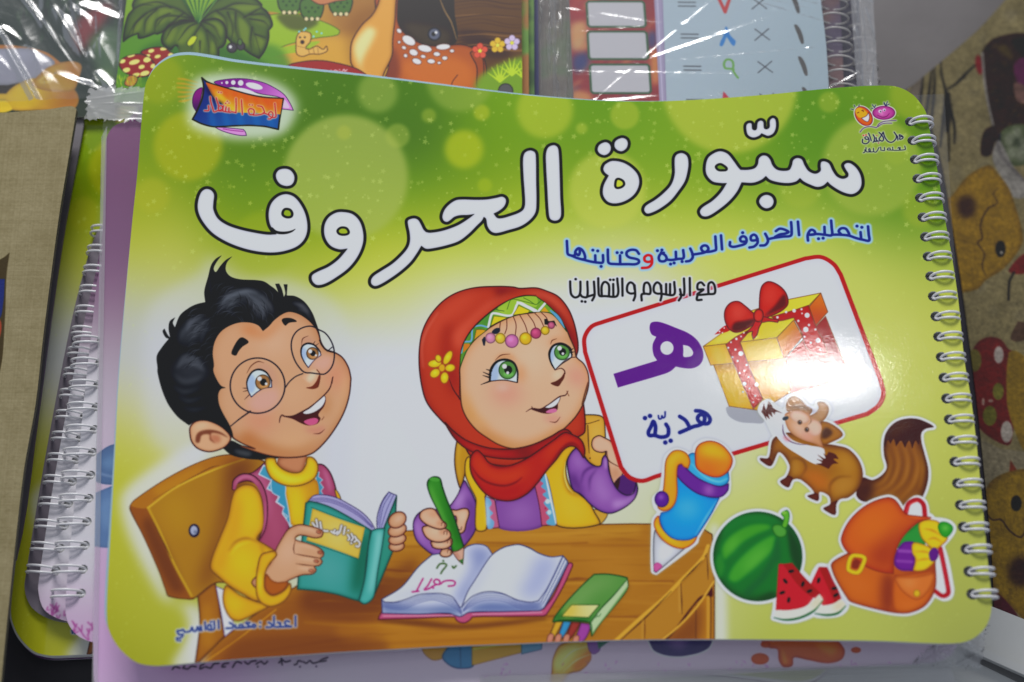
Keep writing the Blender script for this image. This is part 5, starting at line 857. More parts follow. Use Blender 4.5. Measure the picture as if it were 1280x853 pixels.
def back_print(sh, left=False):
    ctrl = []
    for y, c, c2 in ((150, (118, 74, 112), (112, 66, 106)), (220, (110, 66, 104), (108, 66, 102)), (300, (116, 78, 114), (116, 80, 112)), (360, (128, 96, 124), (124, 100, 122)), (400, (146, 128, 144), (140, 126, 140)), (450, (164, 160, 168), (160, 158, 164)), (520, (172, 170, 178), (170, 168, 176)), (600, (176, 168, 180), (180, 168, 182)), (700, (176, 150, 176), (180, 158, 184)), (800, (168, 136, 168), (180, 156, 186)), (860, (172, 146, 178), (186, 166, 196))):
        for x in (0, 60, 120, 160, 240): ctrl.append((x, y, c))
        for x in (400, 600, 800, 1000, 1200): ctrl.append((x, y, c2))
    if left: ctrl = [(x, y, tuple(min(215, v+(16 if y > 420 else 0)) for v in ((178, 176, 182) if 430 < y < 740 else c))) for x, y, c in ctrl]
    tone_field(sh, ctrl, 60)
    if not left: yy = np.linspace(0, 1, sh.H)[:, None, None]; sh.img = np.clip(sh.img*(1+.24*np.clip((yy-.35)/.5, 0, 1))*np.array([1.02, .955, .985]), 0, .98).astype(np.float32)  # lower part brightened to offset the shadow of the book on top
    sh.fr()
    if left:
        for cx, cy in ((56, 762), (104, 786)):
            rs = random.Random(int(cx)); 
            for _ in range(16):
                x, y = cx+rs.uniform(-16, 22), cy+rs.uniform(-8, 8); sh.L(f"{x},{y} {x+rs.uniform(-5,5)},{y+rs.uniform(3,8)} {x+rs.uniform(-5,5)},{y+rs.uniform(-4,4)}", 1.6, (150, 60, 130), al=.8)
        return
    m = sh.F("112,580 124,566 142,556 160,560 176,580 176,600 150,606 120,602", (70, 104, 150), ed=(50, 80, 126), ew=4); sh.B("125,580 145,568 150,590", (110, 150, 190), .6, 5, m); sh.L("112,588 140,596 170,596", 1.2, (170, 190, 220), blur=1); 
    m = sh.F("112,625 130,612 160,606 176,640 176,676 112,680", (84, 120, 168), ed=(60, 92, 140), ew=4); sh.B("125,630 150,620 160,660 130,660", (120, 156, 196), .5, 6, m)
    # credit line half under the cover
    rs = random.Random(12)
    fr = (180, 740, 4.923)
    lettering(sh, [(fr, (52, 46, 60), .95, ["1130,405 1100,415 1080,430 1120,425", "1080,430 1040,440 1020,425 1000,440 980,432", "970,430 950,425 940,445 925,450", "900,425 870,432 850,420 830,438", "845,410 850,450", "760,430 740,445 720,430 690,445", "690,425 660,430 640,445 620,432", "600,440 570,432 545,465", "520,440 490,445 480,462 500,462", "460,440 430,445 410,470 380,462", "370,445 350,455 345,475 370,465", "320,462 290,460 270,475 240,470", "250,455 240,470", "220,470 190,462 175,478", "1060,460", "960,462", "700,462", "420,420", "300,440"])], None, 0)
    sh.fr()
    # things printed along the foot of the back cover
    sh.F("528,812 540,802 560,810 555,822 540,825", (206, 150, 40), ln=(120, 80, 30), lw=.6); sh.L("545,818 600,812", 5, (206, 150, 44))
    m = sh.F("553,822 558,812 570,800 592,795 592,832 575,836 562,832", (56, 130, 176), ln=(24, 60, 100), lw=.8, ed=(30, 90, 140), ew=3); sh.L("575,800 576,834", .8, (30, 70, 110))
    sh.F("590,796! 655,790! 655,815! 590,832!", (214, 160, 40), ln=(140, 90, 20), lw=.6); sh.L("592,812 655,801", 2, (236, 206, 80)); sh.F("652,790! 678,786! 677,812! 652,818!", (96, 150, 180), ln=(40, 80, 110), lw=.6)
    m = sh.F("688,870 690,840 692,822 702,806 740,800 738,812 738,825 726,838 712,842 704,852 702,870", (222, 176, 70), ln=(130, 80, 30), lw=.9, ed=(196, 120, 40), ew=5); sh.B("690,830 706,812 724,808 700,840", (238, 222, 130), .7, 4, m); sh.B("715,835 738,812 738,826 722,838", (206, 110, 34), .8, 3, m)
    for d in ("700,830 715,815 735,808", "704,840 720,826 738,818"): sh.L(d, [.3, 1.2, .4], (246, 232, 170), blur=.6)
    sh.F("735,798 748,796 750,812 742,818 736,812", (130, 84, 160), ln=(80, 40, 100), lw=.5); sh.F("746,796! 780,790! 756,806! 748,812!", (50, 110, 90))
    m = sh.F("810,796 812,806 818,815 835,821 858,821 885,812 890,798 850,790", (52, 40, 104), ln=(206, 210, 214), lw=1.6, ed=(34, 26, 80), ew=4); sh.B("830,798 860,798 850,812", (130, 100, 160), .8, 5, m)
    m = sh.F("953,804 955,798 1000,794 1040,798 1055,812 1052,824 1035,829 1010,825 992,822 990,832 980,834 974,826 972,812 962,810", (200, 92, 30), ln=(150, 50, 20), lw=.7, ed=(168, 52, 24), ew=4); sh.B("1020,806 1046,810 1040,820", (222, 140, 50), .7, 3, m); sh.B("978,812 984,828 980,830", (226, 150, 60), .7, 2, m)
    for x, y, rx, ry in ((950, 824, 11, 7), (1070, 813, 6, 3.5), (957, 806, 6, 4)): sh.C(x, y, rx, (196, 84, 34), ry=ry, ed=(160, 50, 24), ew=2)
    for _ in range(40):
        x, y = rs.uniform(520, 1180), rs.uniform(824, 848); s_ = rs.uniform(2, 6)
        sh.L(f"{x},{y} {x+rs.uniform(-s_,s_)},{y+rs.uniform(1,s_)} {x+rs.uniform(-s_,s_)},{y+rs.uniform(-s_,s_)}", .8, (150, 96, 150), al=.55)

def forest_print(sh):
    sh.fr(); sh.img[:] = np.array((118, 150, 36))/255.0
    sh.B("340,-10 640,-10 640,60 600,130 340,130", (170, 132, 62), 1, 4); sh.B("420,-10 560,-10 500,60 430,60", (150, 108, 56), .8, 12); sh.B("330,60 480,50 480,110 350,110", (196, 156, 66), .8, 10)
    sh.F("320,-20 380,-14 400,-4 372,18 345,16 325,10", (116, 150, 44)); m = sh.F("330,24 345,18 370,18 400,26 424,38 422,44 395,48 360,56 330,66", (142, 168, 40), ln=(70, 90, 30), lw=.8); sh.B("346,20 370,18 398,28 382,38 360,36", (84, 92, 34), .9, 3, m)
    sh.F("330,66 360,58 400,52 380,64 345,70 328,80", (150, 172, 50)); sh.F("322,72 336,70 350,76 346,84 320,80", (166, 176, 40))
    # turtles' feet
    for x, y in ((362, 8), (390, 16), (426, 10)):
        m = sh.F(f"{x-14},{y-14} {x},{y-18} {x+14},{y-12} {x+12},{y+4} {x+6},{y+9} {x-8},{y+8} {x-14},{y}", (78, 112, 56), ln=(30, 44, 26), lw=1, ed=(50, 78, 40), ew=3)
        for k in (-7, 0, 7): sh.C(x+k, y+8, 2.6, (206, 190, 150), ln=(60, 50, 30), lw=.5)
        for k in range(5): sh.C(x-8+k*4, y-6+(k % 2)*5, 1.6, (50, 80, 40))
    sh.F("380,-20 440,-20 436,-2 420,2 400,6 385,-4", (176, 120, 84), ln=(70, 40, 30), lw=1)
    # caterpillar
    m = sh.F("376,40 388,42 388,52 382,60 386,62 396,58 404,62 408,58 409,64 400,68 388,68 378,71 371,68 370,56 371,46", (204, 164, 92), ln=(80, 56, 30), lw=.9, ed=(170, 124, 60), ew=2.5)
    for d in ("385,60 387,68", "391,59 393,67", "397,60 398,67", "372,58 380,60"): sh.L(d, .6, (120, 84, 44))
    sh.C(375, 47, 1.2, (30, 24, 24)); sh.C(381, 47, 1.2, (30, 24, 24)); sh.C(378, 53, 2.6, (60, 30, 26)); 
    for x, y in ((374, 40), (382, 36), (396, 40), (402, 42), (392, 46), (380, 38)): sh.C(x, y, 1.3, (130, 190, 210))
    # spotted calf standing by a log
    sh.B("440,20 500,10 470,100 440,90", (120, 76, 30), .35, 10)
    lg = sh.F("545,-20 700,-20 700,200 580,200 560,100 568,40", (98, 70, 42)); sh.B("570,40 600,40 640,70 600,70", (60, 42, 28), .7, 6, lg); rs = random.Random(9)
    for k in range(15): y = -8+k*5.2; sh.L(f"548,{y+4} 600,{y-2+rs.uniform(-3,3)} 640,{y+rs.uniform(-4,4)} 690,{y}", [.6, 1.6, .8], rs.choice([(60, 42, 28), (150, 114, 74), (80, 56, 36)]), al=.75)
    m = sh.F("496,-30 560,-30 568,20 571,50 560,58 530,58 508,44 496,30 490,0", (50, 40, 33), ln=(24, 18, 16), lw=1); sh.B("505,30 560,40 560,55 530,56", (92, 82, 68), .5, 6, m); sh.L("548,-6 556,14 564,28 571,50", [1, 2, 1], (140, 116, 80)); sh.C(543, 43, 8.6, (44, 44, 52)); sh.C(543, 43, 6.6, (96, 100, 116)); sh.C(542, 43, 2.6, (20, 20, 28)); sh.C(545, 41, 1.8, (220, 220, 226))
    bd = sh.F("470,-40 498,-40 497,10 498,30 508,44 530,56 552,58 575,56 590,60 604,72 608,90 604,112 592,140 560,160 490,150 470,120 480,100 486,80 476,60", (166, 92, 36), ln=(50, 26, 16), lw=1.1, ed=(124, 62, 26), ew=6)
    sh.B("500,80 560,70 590,84 590,110 520,110", (190, 116, 52), .7, 9, bd); sh.B("490,60 500,90 482,120 470,110", (120, 60, 24), .8, 5, bd)
    ch = sh.F("478,-40 494,-40 494,20 491,50 490,70 480,92 470,120 440,82 438,70 440,52 452,32 466,18 474,0", (196, 150, 74), ln=(60, 34, 20), lw=1.1, ed=(150, 100, 44), ew=6); sh.B("442,60 460,34 470,40 452,80 456,96", (226, 206, 160), .8, 5, ch)
    for x, y, rx, ry, r in ((499, 39, 3.5, 2.6, 40), (511, 51, 9, 5.4, 30), (531, 61, 9, 4.4, 12), (554, 59, 9, 3.6, -4), (505, 60, 3, 2.2, 20), (517, 66, 5.6, 4, 20), (546, 68, 4.4, 2.8, 5), (529, 71, 3.4, 2.2, 10), (507, 70, 2.6, 2.4, 30), (521, 77, 6, 3.6, 20), (539, 77, 5, 3, 5), (556, 73, 3.6, 2.6, 0), (565, 64, 3, 2.2, 0), (549, 79, 2.6, 1.8, 0), (499, 53, 2, 1.8, 0)): sh.F(ell(x, y, rx, ry, r), (220, 216, 222), ln=(90, 46, 26), lw=.6)
    m = sh.F("588,66 598,66 604,76 604,100 600,112 596,108 596,84", (150, 80, 30), ln=(50, 26, 16), lw=1); sh.L("572,94 566,102 564,108", 1, (70, 36, 20))
    # flowers and grass right
    sh.B("600,95 690,70 690,150 600,150", (118, 150, 36), 1, 5)
    for x, y in ((625, 88), (640, 80), (655, 84)):
        for a in range(-60, 61, 24): t = math.radians(a); sh.L(f"{x},{y+14} {x+18*math.sin(t)},{y+14-22*math.cos(t)}", [4, 3, .6], (172, 192, 56), al=1)
    for x, y, c in ((600, 64, (206, 90, 70)), (622, 57, (220, 170, 60)), (640, 54, (190, 176, 224))):
        for k in range(5): t = k*1.257-.3; sh.C(x+6*math.cos(t), y+6*math.sin(t), 3.8, c, ln=tuple(int(v*.6) for v in c), lw=.4)
        sh.C(x, y, 2.4, (240, 200, 80))
    sh.C(632, 114, 9, (90, 90, 92), ln=(40, 40, 40), lw=1)
    # big leaves on the left
    sh.B("140,40 200,30 250,60 350,60 360,130 140,130", (86, 134, 44), .9, 6); sh.B("180,60 260,50 340,90 250,110 180,100", (50, 98, 44), .7, 6)
    fr = (140, 0, 5.818); sh.fr(*fr); DG, LG, MG = (34, 50, 20), (122, 140, 56), (78, 100, 34)
    def leaf(d, ribs, lit):
        m = sh.F(d, MG, ln=(16, 24, 14), lw=1.5, ed=(36, 54, 20), ew=7, ea=.9)
        for r in lit: sh.B(r, LG, .62, 3.4, m)
        for r in ribs:
            sh.L(r, [2.6, 4.5, .5], DG, al=.75, blur=2.2, clip=m); sh.L(r, [1.2, .9, .3], (20, 30, 14), clip=m)
            p, _ = parse(r); p = p+np.array([4, 7.0]); sh.L(" ".join(f"{x:.0f},{y:.0f}" for x, y in p), [.4, 1.6, .3], (150, 166, 84), al=.5, blur=.8, clip=m)
    leaf("600,150! 560,60 500,-30 200,-40 150,30 155,70! 120,110 100,170 85,250 82,305! 130,270 190,245! 195,280 250,270 310,245! 330,250 380,225 420,180 500,150",
         ["600,148 480,70 380,50 270,90 180,160 100,290", "590,140 470,120 380,130 320,200", "430,60 340,20 220,30", "330,66 250,150 235,250", "250,100 170,180 150,260", "420,100 330,150 310,240", "155,70 220,40 300,40", "520,100 460,150 430,180"],
         ["350,60 450,70 420,120 350,180 330,130", "260,100 320,90 280,220 250,240", "170,150 230,120 200,220 140,250", "200,10 320,-10 380,20 230,40", "450,100 540,120 480,150 420,150"])
    leaf("640,160! 700,60 800,-20 1000,-30 1085,30 1088,55! 1130,90 1160,150 1165,190 1140,222! 1138,290 1110,370 1070,428! 1000,390 945,350 880,320 820,250 760,150",
         ["650,150 760,80 900,80 1010,190 1090,420", "840,90 880,200 870,300", "900,90 905,220 950,340", "1000,140 1100,160 1150,210", "960,130 1050,80 1090,60", "1020,200 1010,300 1020,380", "1040,250 1110,280 1130,300", "760,80 830,150 840,280", "1000,110 1100,110 1140,140", "800,70 900,30 1080,40"],
         ["850,120 890,120 895,270 860,250", "920,130 990,190 1000,330 940,300", "1010,130 1100,130 1150,190 1060,170", "860,50 1000,30 1080,60 960,90", "1030,240 1110,290 1080,360 1040,330", "740,110 820,130 830,230 790,200"])
    leaf("635,160! 560,150 440,180 380,230 360,290 375,330 430,365! 455,335 475,335 465,390 480,430 760,430 775,400 775,350! 800,345 825,310 830,230 810,170 760,138 700,145",
         ["640,165 690,240 705,320 705,400", "635,165 560,200 480,300", "650,180 600,260 580,360", "660,160 740,200 790,290", "690,220 750,290 770,390", "640,300 640,400", "600,155 450,200 390,290"],
         ["560,170 610,190 540,300 500,330 470,280", "620,220 670,260 660,380 610,390 600,300", "690,170 760,160 810,210 790,270 730,210", "400,230 470,200 440,300 400,320", "710,300 750,320 750,390 720,390"])
    sh.fr()
    sh.F("234,54 240,46 246,46 243,54 236,58", (176, 186, 30), ln=(50, 60, 20), lw=.7)
    for a in (-34, -22, -10, 2, 14, 26, 38): t = math.radians(a); sh.L(f"248,30 {248+52*math.sin(t)},{30-56*math.cos(t)}", [.8, 2.6, 3.4], (50, 96, 50)); sh.L(f"249,28 {250+50*math.sin(t)},{30-54*math.cos(t)}", .8, (120, 160, 84))
    sh.F("216,68 220,58 224,66 222,74", (60, 110, 50)); sh.C(290, 60, 6, (70, 66, 76), ln=(30, 28, 30), lw=1.4); sh.C(301, 58, 5, (70, 66, 76), ln=(30, 28, 30), lw=1.2); sh.C(288, 59, 2, (200, 200, 206)); sh.F(ell(300, 53, 3, 4), (80, 110, 60), ln=(30, 40, 24), lw=.8)
    # toadstools
    for d, sp in (("176,66 190,60 205,60 214,66 220,72 212,90 195,85 190,76", ((205, 61, 5, 2.4), (189, 64, 4, 2.4), (197, 71, 4, 2.2), (214, 69, 4, 2.6), (185, 70, 3, 2), (214, 80, 4, 3))), ("149,80 154,73 165,69 176,68 186,72 193,80 195,88 188,94 170,97 158,92 151,86", ((164, 70, 5, 1.8), (153, 77, 4, 2.6), (168, 78, 7, 3), (184, 75, 5, 3.4), (158, 88, 5, 3), (177, 84, 4, 2.6), (170, 94, 5, 2.4), (192, 83, 4, 3), (181, 92, 6, 3)))):
        m = sh.F(d, (142, 24, 32), ln=(50, 12, 16), lw=1, ed=(100, 14, 24), ew=4)
        for x, y, rx, ry in sp: sh.F(ell(x, y, rx, ry, -15), (212, 196, 120), clip=m, ln=None)
    sh.F("160,96 168,95 172,100 166,108 156,106", (176, 120, 60), ln=(70, 44, 24), lw=.8)
    rs = random.Random(2)
    for _ in range(60):
        x, y = rs.uniform(142, 176), rs.uniform(98, 116); sh.L(f"{x},{y} {x+rs.uniform(-2,2)},{y-5}", .7, rs.choice([(176, 190, 50), (120, 150, 40)]), al=.8)
    # red cloud of text at the foot
    m = sh.F("340,112 358,84 375,78 400,76 425,80 445,86 458,94 500,130 420,150", (150, 20, 34), ln=(60, 14, 20), lw=1)
    lettering(sh, [((320, 0, 4), (214, 170, 176), .8, ["455,350 445,358 440,348 430,360 418,358", "418,350", "410,358 395,352 385,362", "375,352 372,362 355,360", "345,352 340,362 330,358", "320,360 305,358 280,352", "250,350 230,345"])], None, 0)

def numbers_print(sh):
    sh.fr(); sh.img[:] = np.array((164, 178, 190))/255.0
    ctrl = [(x, y, (164+dx, 180+dx, 192+dx)) for x, dx in ((830, 0), (930, 3), (1030, -6)) for y in (-20, 60, 130)]
    fr = (700, 0, 3.765); sh.fr(*fr)
    # frame strip with answer boxes
    sh.F("-20,-60! 455,-60! 470,520! 30,520! 40,300 35,100", (134, 44, 50)); rs = random.Random(7)
    for _ in range(60):
        x, y = rs.uniform(30, 470), rs.uniform(-40, 500); c = rs.choice([(196, 150, 90), (150, 40, 50), (120, 30, 40), (180, 110, 70), (60, 70, 110), (168, 60, 60)])
        sh.L(f"{x},{y+30} {x+20},{y} {x+50},{y-24}", [4, 8, 3], c, al=.5, blur=4)
    sh.B("50,120 120,100 120,220 60,240", (200, 160, 100), .8, 6); sh.B("60,270 130,250 130,320 70,340", (44, 60, 110), .9, 6); sh.B("60,430 140,440 150,480 60,480", (196, 140, 80), .8, 5); sh.B("415,160 450,150 450,220 420,230", (50, 70, 120), .8, 5); sh.B("430,240 460,250 460,400 435,390", (210, 150, 70), .8, 6); sh.B("60,0 110,20 110,90 60,80", (150, 50, 54), .8, 8)
    for y0, y1, x0, x1 in ((8, 128, 125, 396), (150, 280, 130, 408), (305, 440, 140, 420)):
        d = f"{x0},{y0+14} {x0+12},{y0+2} {x1-12},{y0-2} {x1},{y0+10} {x1+8},{y1-14} {x1-4},{y1-3} {x0+18},{y1+2} {x0+6},{y1-10}"
        d = f"{x0},{y0+10}! {x0+10},{y0}! {x1-10},{y0}! {x1},{y0+10}! {x1+8},{y1-10}! {x1-2},{y1}! {x0+16},{y1}! {x0+6},{y1-10}!"
        m = sh.F(d, (176, 174, 178), ln=(52, 84, 58), lw=2.6); P = sh.path(d, True); 
    sh.F("440,-60! 482,-60! 505,520! 470,520!", (150, 140, 168)); sh.L("455,-60 485,520", 1.2, (190, 184, 204)); sh.L("478,-60 500,520", .8, (120, 110, 140))
    sh.F("482,-60! 1210,-60! 1222,60 1250,420 1256,520! 503,520!", (158, 173, 182), to=(148, 164, 172), gr=(700, 100, 1240, 400))
    K = (70, 72, 78)
    for y in (12, 162, 313, 470): x = 556+y*.085; sh.L(f"{x},{y} {x+80},{y+1}", 1.7, K); sh.L(f"{x+1},{y+18} {x+81},{y+19}", 1.7, K)
    for y, x in ((18, 938), (165, 952), (318, 966), (470, 975)): sh.L(f"{x-34},{y-26} {x+34},{y+24}", 1.6, K); sh.L(f"{x+30},{y-28} {x-34},{y+26}", 1.6, K)
    for y, x in ((20, 1105), (165, 1124), (315, 1142), (460, 1160)): sh.F(f"{x-22},{y-46} {x-8},{y-46} {x+14},{y-10} {x+24},{y+40} {x+12},{y+42} {x-4},{y+4}", (78, 76, 74))
    sh.F("728,-30! 745,-30! 775,35! 800,-30! 815,-30! 783,65! 772,65!", (176, 60, 60)); sh.F("778,128! 786,128! 800,165 828,195! 820,218 808,212! 784,175! 765,218 752,216 754,200! 770,165", (50, 116, 180))
    sh.L("818,330 800,325 778,322 772,300 785,282 808,286 816,305 814,330 824,350 838,368", [3, 3.2, 3, 3], (98, 152, 70)); sh.F("768,432! 778,440! 798,465! 790,480! 765,470!", (176, 40, 60))

def fruit_print(sh):
    sh.fr(); sh.img[:] = np.array((34, 46, 36))/255.0
    rs = random.Random(21); fr = (0, 0, 6.094); sh.fr(*fr)
    for _ in range(120):
        x, y = rs.uniform(-100, 900), rs.uniform(-100, 330); a = rs.uniform(-.6, .6)
        sh.L(f"{x},{y} {x+20*math.sin(a)},{y-40*math.cos(a)} {x+30*math.sin(a)},{y-80*math.cos(a)}", [1, 3, .6], rs.choice([(50, 78, 44), (28, 44, 30), (66, 92, 56), (20, 26, 24)]), al=.7, blur=1)
    sh.B("560,200 800,20 860,60 700,300 600,400", (126, 40, 40), .9, 8); sh.B("700,300 860,200 960,300 860,640 740,520", (70, 100, 60), .8, 10); sh.B(ell(800, 590, 60, 60), (110, 134, 70), .7, 8); sh.B(ell(740, 330, 60, 50), (100, 120, 70), .6, 8)
    sh.F("-60,350 150,355 350,400 450,470 500,520 300,620 -60,650", (170, 104, 36)); sh.F("-60,640 260,620 240,700 60,760 -60,760", (44, 40, 30))
    m = sh.F("-60,420 100,372 250,380 420,480 300,590 150,632 -60,645", (136, 134, 140), ed=(110, 110, 114), ew=6); sh.B("-60,420 140,380 300,400 100,470", (166, 166, 176), .5, 12, m)
    m = sh.F("40,740 80,680 160,630 260,600 420,640 560,680 600,760 560,830 300,840 80,835", (196, 160, 30), ed=(150, 104, 24), ew=7, to=(160, 100, 34), gr=(200, 700, 560, 760)); sh.B("100,720 200,660 300,700 200,760", (210, 190, 40), .6, 16, m)
    m = sh.F("240,640 280,590 360,520 460,480 560,470 620,500 600,600 560,690 420,700 300,680", (170, 130, 44), ed=(140, 90, 34), ew=6); m2 = sh.L("300,620 340,590 400,600 370,625 310,630", 2, (200, 180, 90), blur=1); sh.B("480,480 620,500 600,620 520,600", (160, 100, 44), .8, 9, m)
    sh.F("-60,760! 0,750 60,780 90,840 -60,860", (206, 176, 30))

def linen_print(sh):
    sh.img[:] = np.array((128, 118, 88))/255.0
    rs = np.random.RandomState(3)
    a = rs.normal(0, 1, (sh.H, 1))*.5+box_blur(rs.normal(0, 1, (sh.H, sh.W)).astype(np.float32), 1)[:, :]*2.4
    b = rs.normal(0, 1, (1, sh.W))*.5
    n = (a+b+box_blur(rs.normal(0, 1, (sh.H, sh.W)).astype(np.float32), 8)*14)[..., None]
    sh.img += (n*.016).astype(np.float32)
    sh.fr(); sh.F("-30,345 5,322 12,316! 8,345 6,400 -2,470 -30,500", (62, 52, 34)); sh.F("-30,350! 6,349! 4,380 -2,400 -30,402", (30, 44, 100)); sh.F("-30,395 0,400 -4,430 -30,440", (140, 60, 40))

def owl_print(sh):
    owl_draw(sh); rs = np.random.RandomState(6); n = box_blur(rs.normal(0, 1, (sh.H, sh.W)).astype(np.float32), 1)*.16+box_blur(rs.normal(0, 1, (sh.H, sh.W)).astype(np.float32), 5)*.7
    sh.img *= (.71*(1+n))[..., None]*np.array([1.02, 1.0, .96], np.float32)

def owl_draw(sh):
    sh.fr(); sh.img[:] = np.array((140, 130, 96))/255.0
    rs = random.Random(31); W2 = [(1135+rs.uniform(0, 160), rs.uniform(-20, 820)) for _ in range(420)]
    for x, y in W2: sh.B(ell(x, y, rs.uniform(2, 12), rs.uniform(2, 12)), rs.choice([(166, 154, 112), (120, 112, 88), (150, 140, 100), (134, 128, 108)]), .3, 3)
    for x, y in W2[:200]: sh.C(x, y, rs.uniform(.5, 1.3), (60, 54, 44), al=.6)
    K = (30, 28, 36); f1 = (1140, 60, 6.093); f2 = (1100, 120, 7.11); sh.fr(*f1)
    sh.F("-60,560 0,280 80,200 60,420 40,560", (120, 112, 104))
    for d in ("85,220 75,320 62,420 50,520", "150,160 140,260 125,380 110,480 90,560", "170,150 172,260 165,380 150,520 140,600", "220,100 225,200 255,330 270,470 280,640 282,860", "255,330 245,460 232,600 215,760", "275,340 300,480 325,620 322,730", "270,320 340,270 420,190 485,130"): sh.L(d, [2, 4.6, 2.4], K)
    sh.F("250,330! 290,340! 300,500 280,640 255,640 250,450", K, al=.8)
    sh.C(1224, 83, 4.5, (150, 40, 56), ry=11) if False else sh.F(ell(510, 130, 26, 76, -8), (146, 46, 56))
    # right: dark brown pot / bird wing
    m = sh.F("530,40 640,-80 900,-80 900,700 640,720 610,600 570,420 545,230", (58, 46, 34)); 
    for i in range(60): x, y = rs.uniform(560, 860), rs.uniform(-40, 600); sh.L(f"{x},{y} {x+24},{y-10}", 1.4, rs.choice([(86, 72, 46), (110, 98, 60), (44, 30, 26)]), al=.6, clip=m)
    sh.L("535,40 550,230 575,400 620,600", 3, (150, 148, 150)); sh.F("780,120 860,80 880,300 800,260", (96, 40, 84)); sh.F("780,270 870,300 880,420 800,400", (120, 90, 86)); sh.F("760,-60 900,-60 900,90 800,20", (30, 24, 26))
    sh.F("640,-20 740,0 760,80 700,60", (96, 84, 56), al=.7, blur=3)
    sh.F("560,620 640,600 630,720 600,820 530,820 525,720", (56, 40, 36)); m = sh.F("680,640 760,590 880,600 900,860 760,900 690,820 670,720", (84, 96, 70)); 
    for x, y, r in ((740, 700, 40), (800, 650, 36), (840, 740, 44), (760, 800, 40), (830, 820, 40)): sh.B(ell(x, y, r, r*1.3), (150, 156, 140), .75, 4, m)
    sh.B(ell(800, 720, 24, 40), (40, 50, 40), .8, 3, m); sh.L("670,660 665,760 700,860", 3, (36, 36, 60))
    # right white fold band
    sh.fr(*f2); sh.F("1040,400 1080,420 1180,620 1290,760 1290,900 1180,900 1100,760 1000,560", (150, 148, 146)); sh.L("1000,260 1040,420 1100,560 1290,760", 2.2, (50, 44, 56), al=.8, blur=1)
    # yellow felt bird
    f3 = (1120, 240, 4.265); sh.fr(*f3)
    m = sh.F("255,60 300,20 360,-60 420,-110 500,-140 540,-100 600,-20 640,90 670,200 675,270 620,360 560,420 480,470 430,520 330,525 300,300 270,160", (160, 126, 50), ed=(112, 84, 34), ew=8)
    for _ in range(160): x, y = rs.uniform(280, 640), rs.uniform(-100, 500); sh.L(f"{x},{y} {x+rs.uniform(-8,8)},{y+40}", [.5, 1.4, .5], rs.choice([(190, 152, 70), (120, 90, 40), (170, 130, 44), (104, 76, 36)]), al=.6, clip=m)
    sh.B(ell(375, 80, 55, 65), (66, 48, 40), .95, 6, m); sh.L("545,-20 520,10 540,60 490,90 450,180 460,250 435,270 470,330 460,400 480,450", [1, 2, 2, 1], (64, 50, 34)); sh.F(ell(557, 305, 28, 45), (34, 30, 28)); sh.C(1120+562/4.265, 240+325/4.265, 1.6, (200, 196, 190)) if False else sh.F(ell(562, 325, 6, 7), (200, 196, 190))
    sh.F("600,420 690,330 720,420 640,440", (120, 40, 36)); sh.L("630,430 605,480 600,575", 3.2, (40, 34, 34)); sh.F("650,690! 700,700! 700,780 640,800 610,780", (90, 70, 60))
    # red toadstool
    sh.F("400,870 440,800 500,775 560,790 600,840 640,860 660,960 640,1100 620,1300 600,1350 520,1320 440,1250 400,1100 390,950", (120, 34, 40), ed=(86, 22, 32), ew=6)
    for x, y, rx, ry, c in ((548, 870, 26, 46, (190, 180, 176)), (420, 900, 36, 60, (120, 112, 60)), (545, 1065, 30, 46, (126, 124, 58)), (500, 1195, 38, 54, (120, 118, 56)), (590, 1280, 32, 58, (186, 178, 172)), (465, 1120, 8, 20, (180, 150, 140)), (505, 1115, 14, 8, (180, 150, 140))): sh.F(ell(x, y, rx, ry), c)
    sh.F("600,860 640,850 700,900 720,1100 690,1380 620,1240 590,1110", (150, 122, 50)); sh.F("440,1330 560,1370 640,1380 700,1400 700,1600 500,1700 440,1600", (142, 134, 112))
    sh.F("610,1430! 680,1540! 600,1540!", (120, 56, 44))
    # second yellow bird at the bottom
    f4 = (1120, 620, 3.66); sh.fr(*f4)
    m = sh.F("400,20 430,-60 520,-110 620,-110 640,100 640,560 600,580 560,540 500,480 450,440 420,300 400,150", (146, 118, 46), ed=(100, 76, 34), ew=8)
    for _ in range(120): x, y = rs.uniform(400, 600), rs.uniform(-90, 560); sh.L(f"{x},{y} {x+rs.uniform(-5,5)},{y+34}", [.5, 1.4, .5], rs.choice([(180, 146, 66), (110, 84, 38), (96, 72, 36)]), al=.6, clip=m)
    sh.F(ell(550, 35, 24, 36), (30, 28, 28)); sh.L("400,60 440,110 480,110 520,160 570,190 600,150", 2, (60, 46, 32)); sh.B(ell(570, 350, 60, 70), (60, 44, 38), .95, 5, m)
    sh.F("380,470 450,440 520,500 560,560 560,640 380,600", (84, 26, 56)); sh.F("540,560! 575,600! 590,640! 530,630!", (60, 96, 90))

# ------------------------------------------------------------------ building helpers
from mathutils.geometry import delaunay_2d_cdt
ALBEDO_K = 0.70
def tag(o, label=None, cat=None, group=None, kind=None):
    if label: o['label'] = label
    if cat: o['category'] = cat
    if group: o['group'] = group
    if kind: o['kind'] = kind
    return o
def link(name, me, parent=None, loc=(0, 0, 0), rot=(0, 0, 0)):
    o = bpy.data.objects.new(name, me); COL.objects.link(o); o.location = loc; o.rotation_euler = rot
    if parent: o.parent = parent
    return o
def empty(name, loc=(0, 0, 0)):
    o = bpy.data.objects.new(name, None); COL.objects.link(o); o.location = loc; o.empty_display_size = .02; return o
def smooth(me): me.polygons.foreach_set('use_smooth', [True]*len(me.polygons))

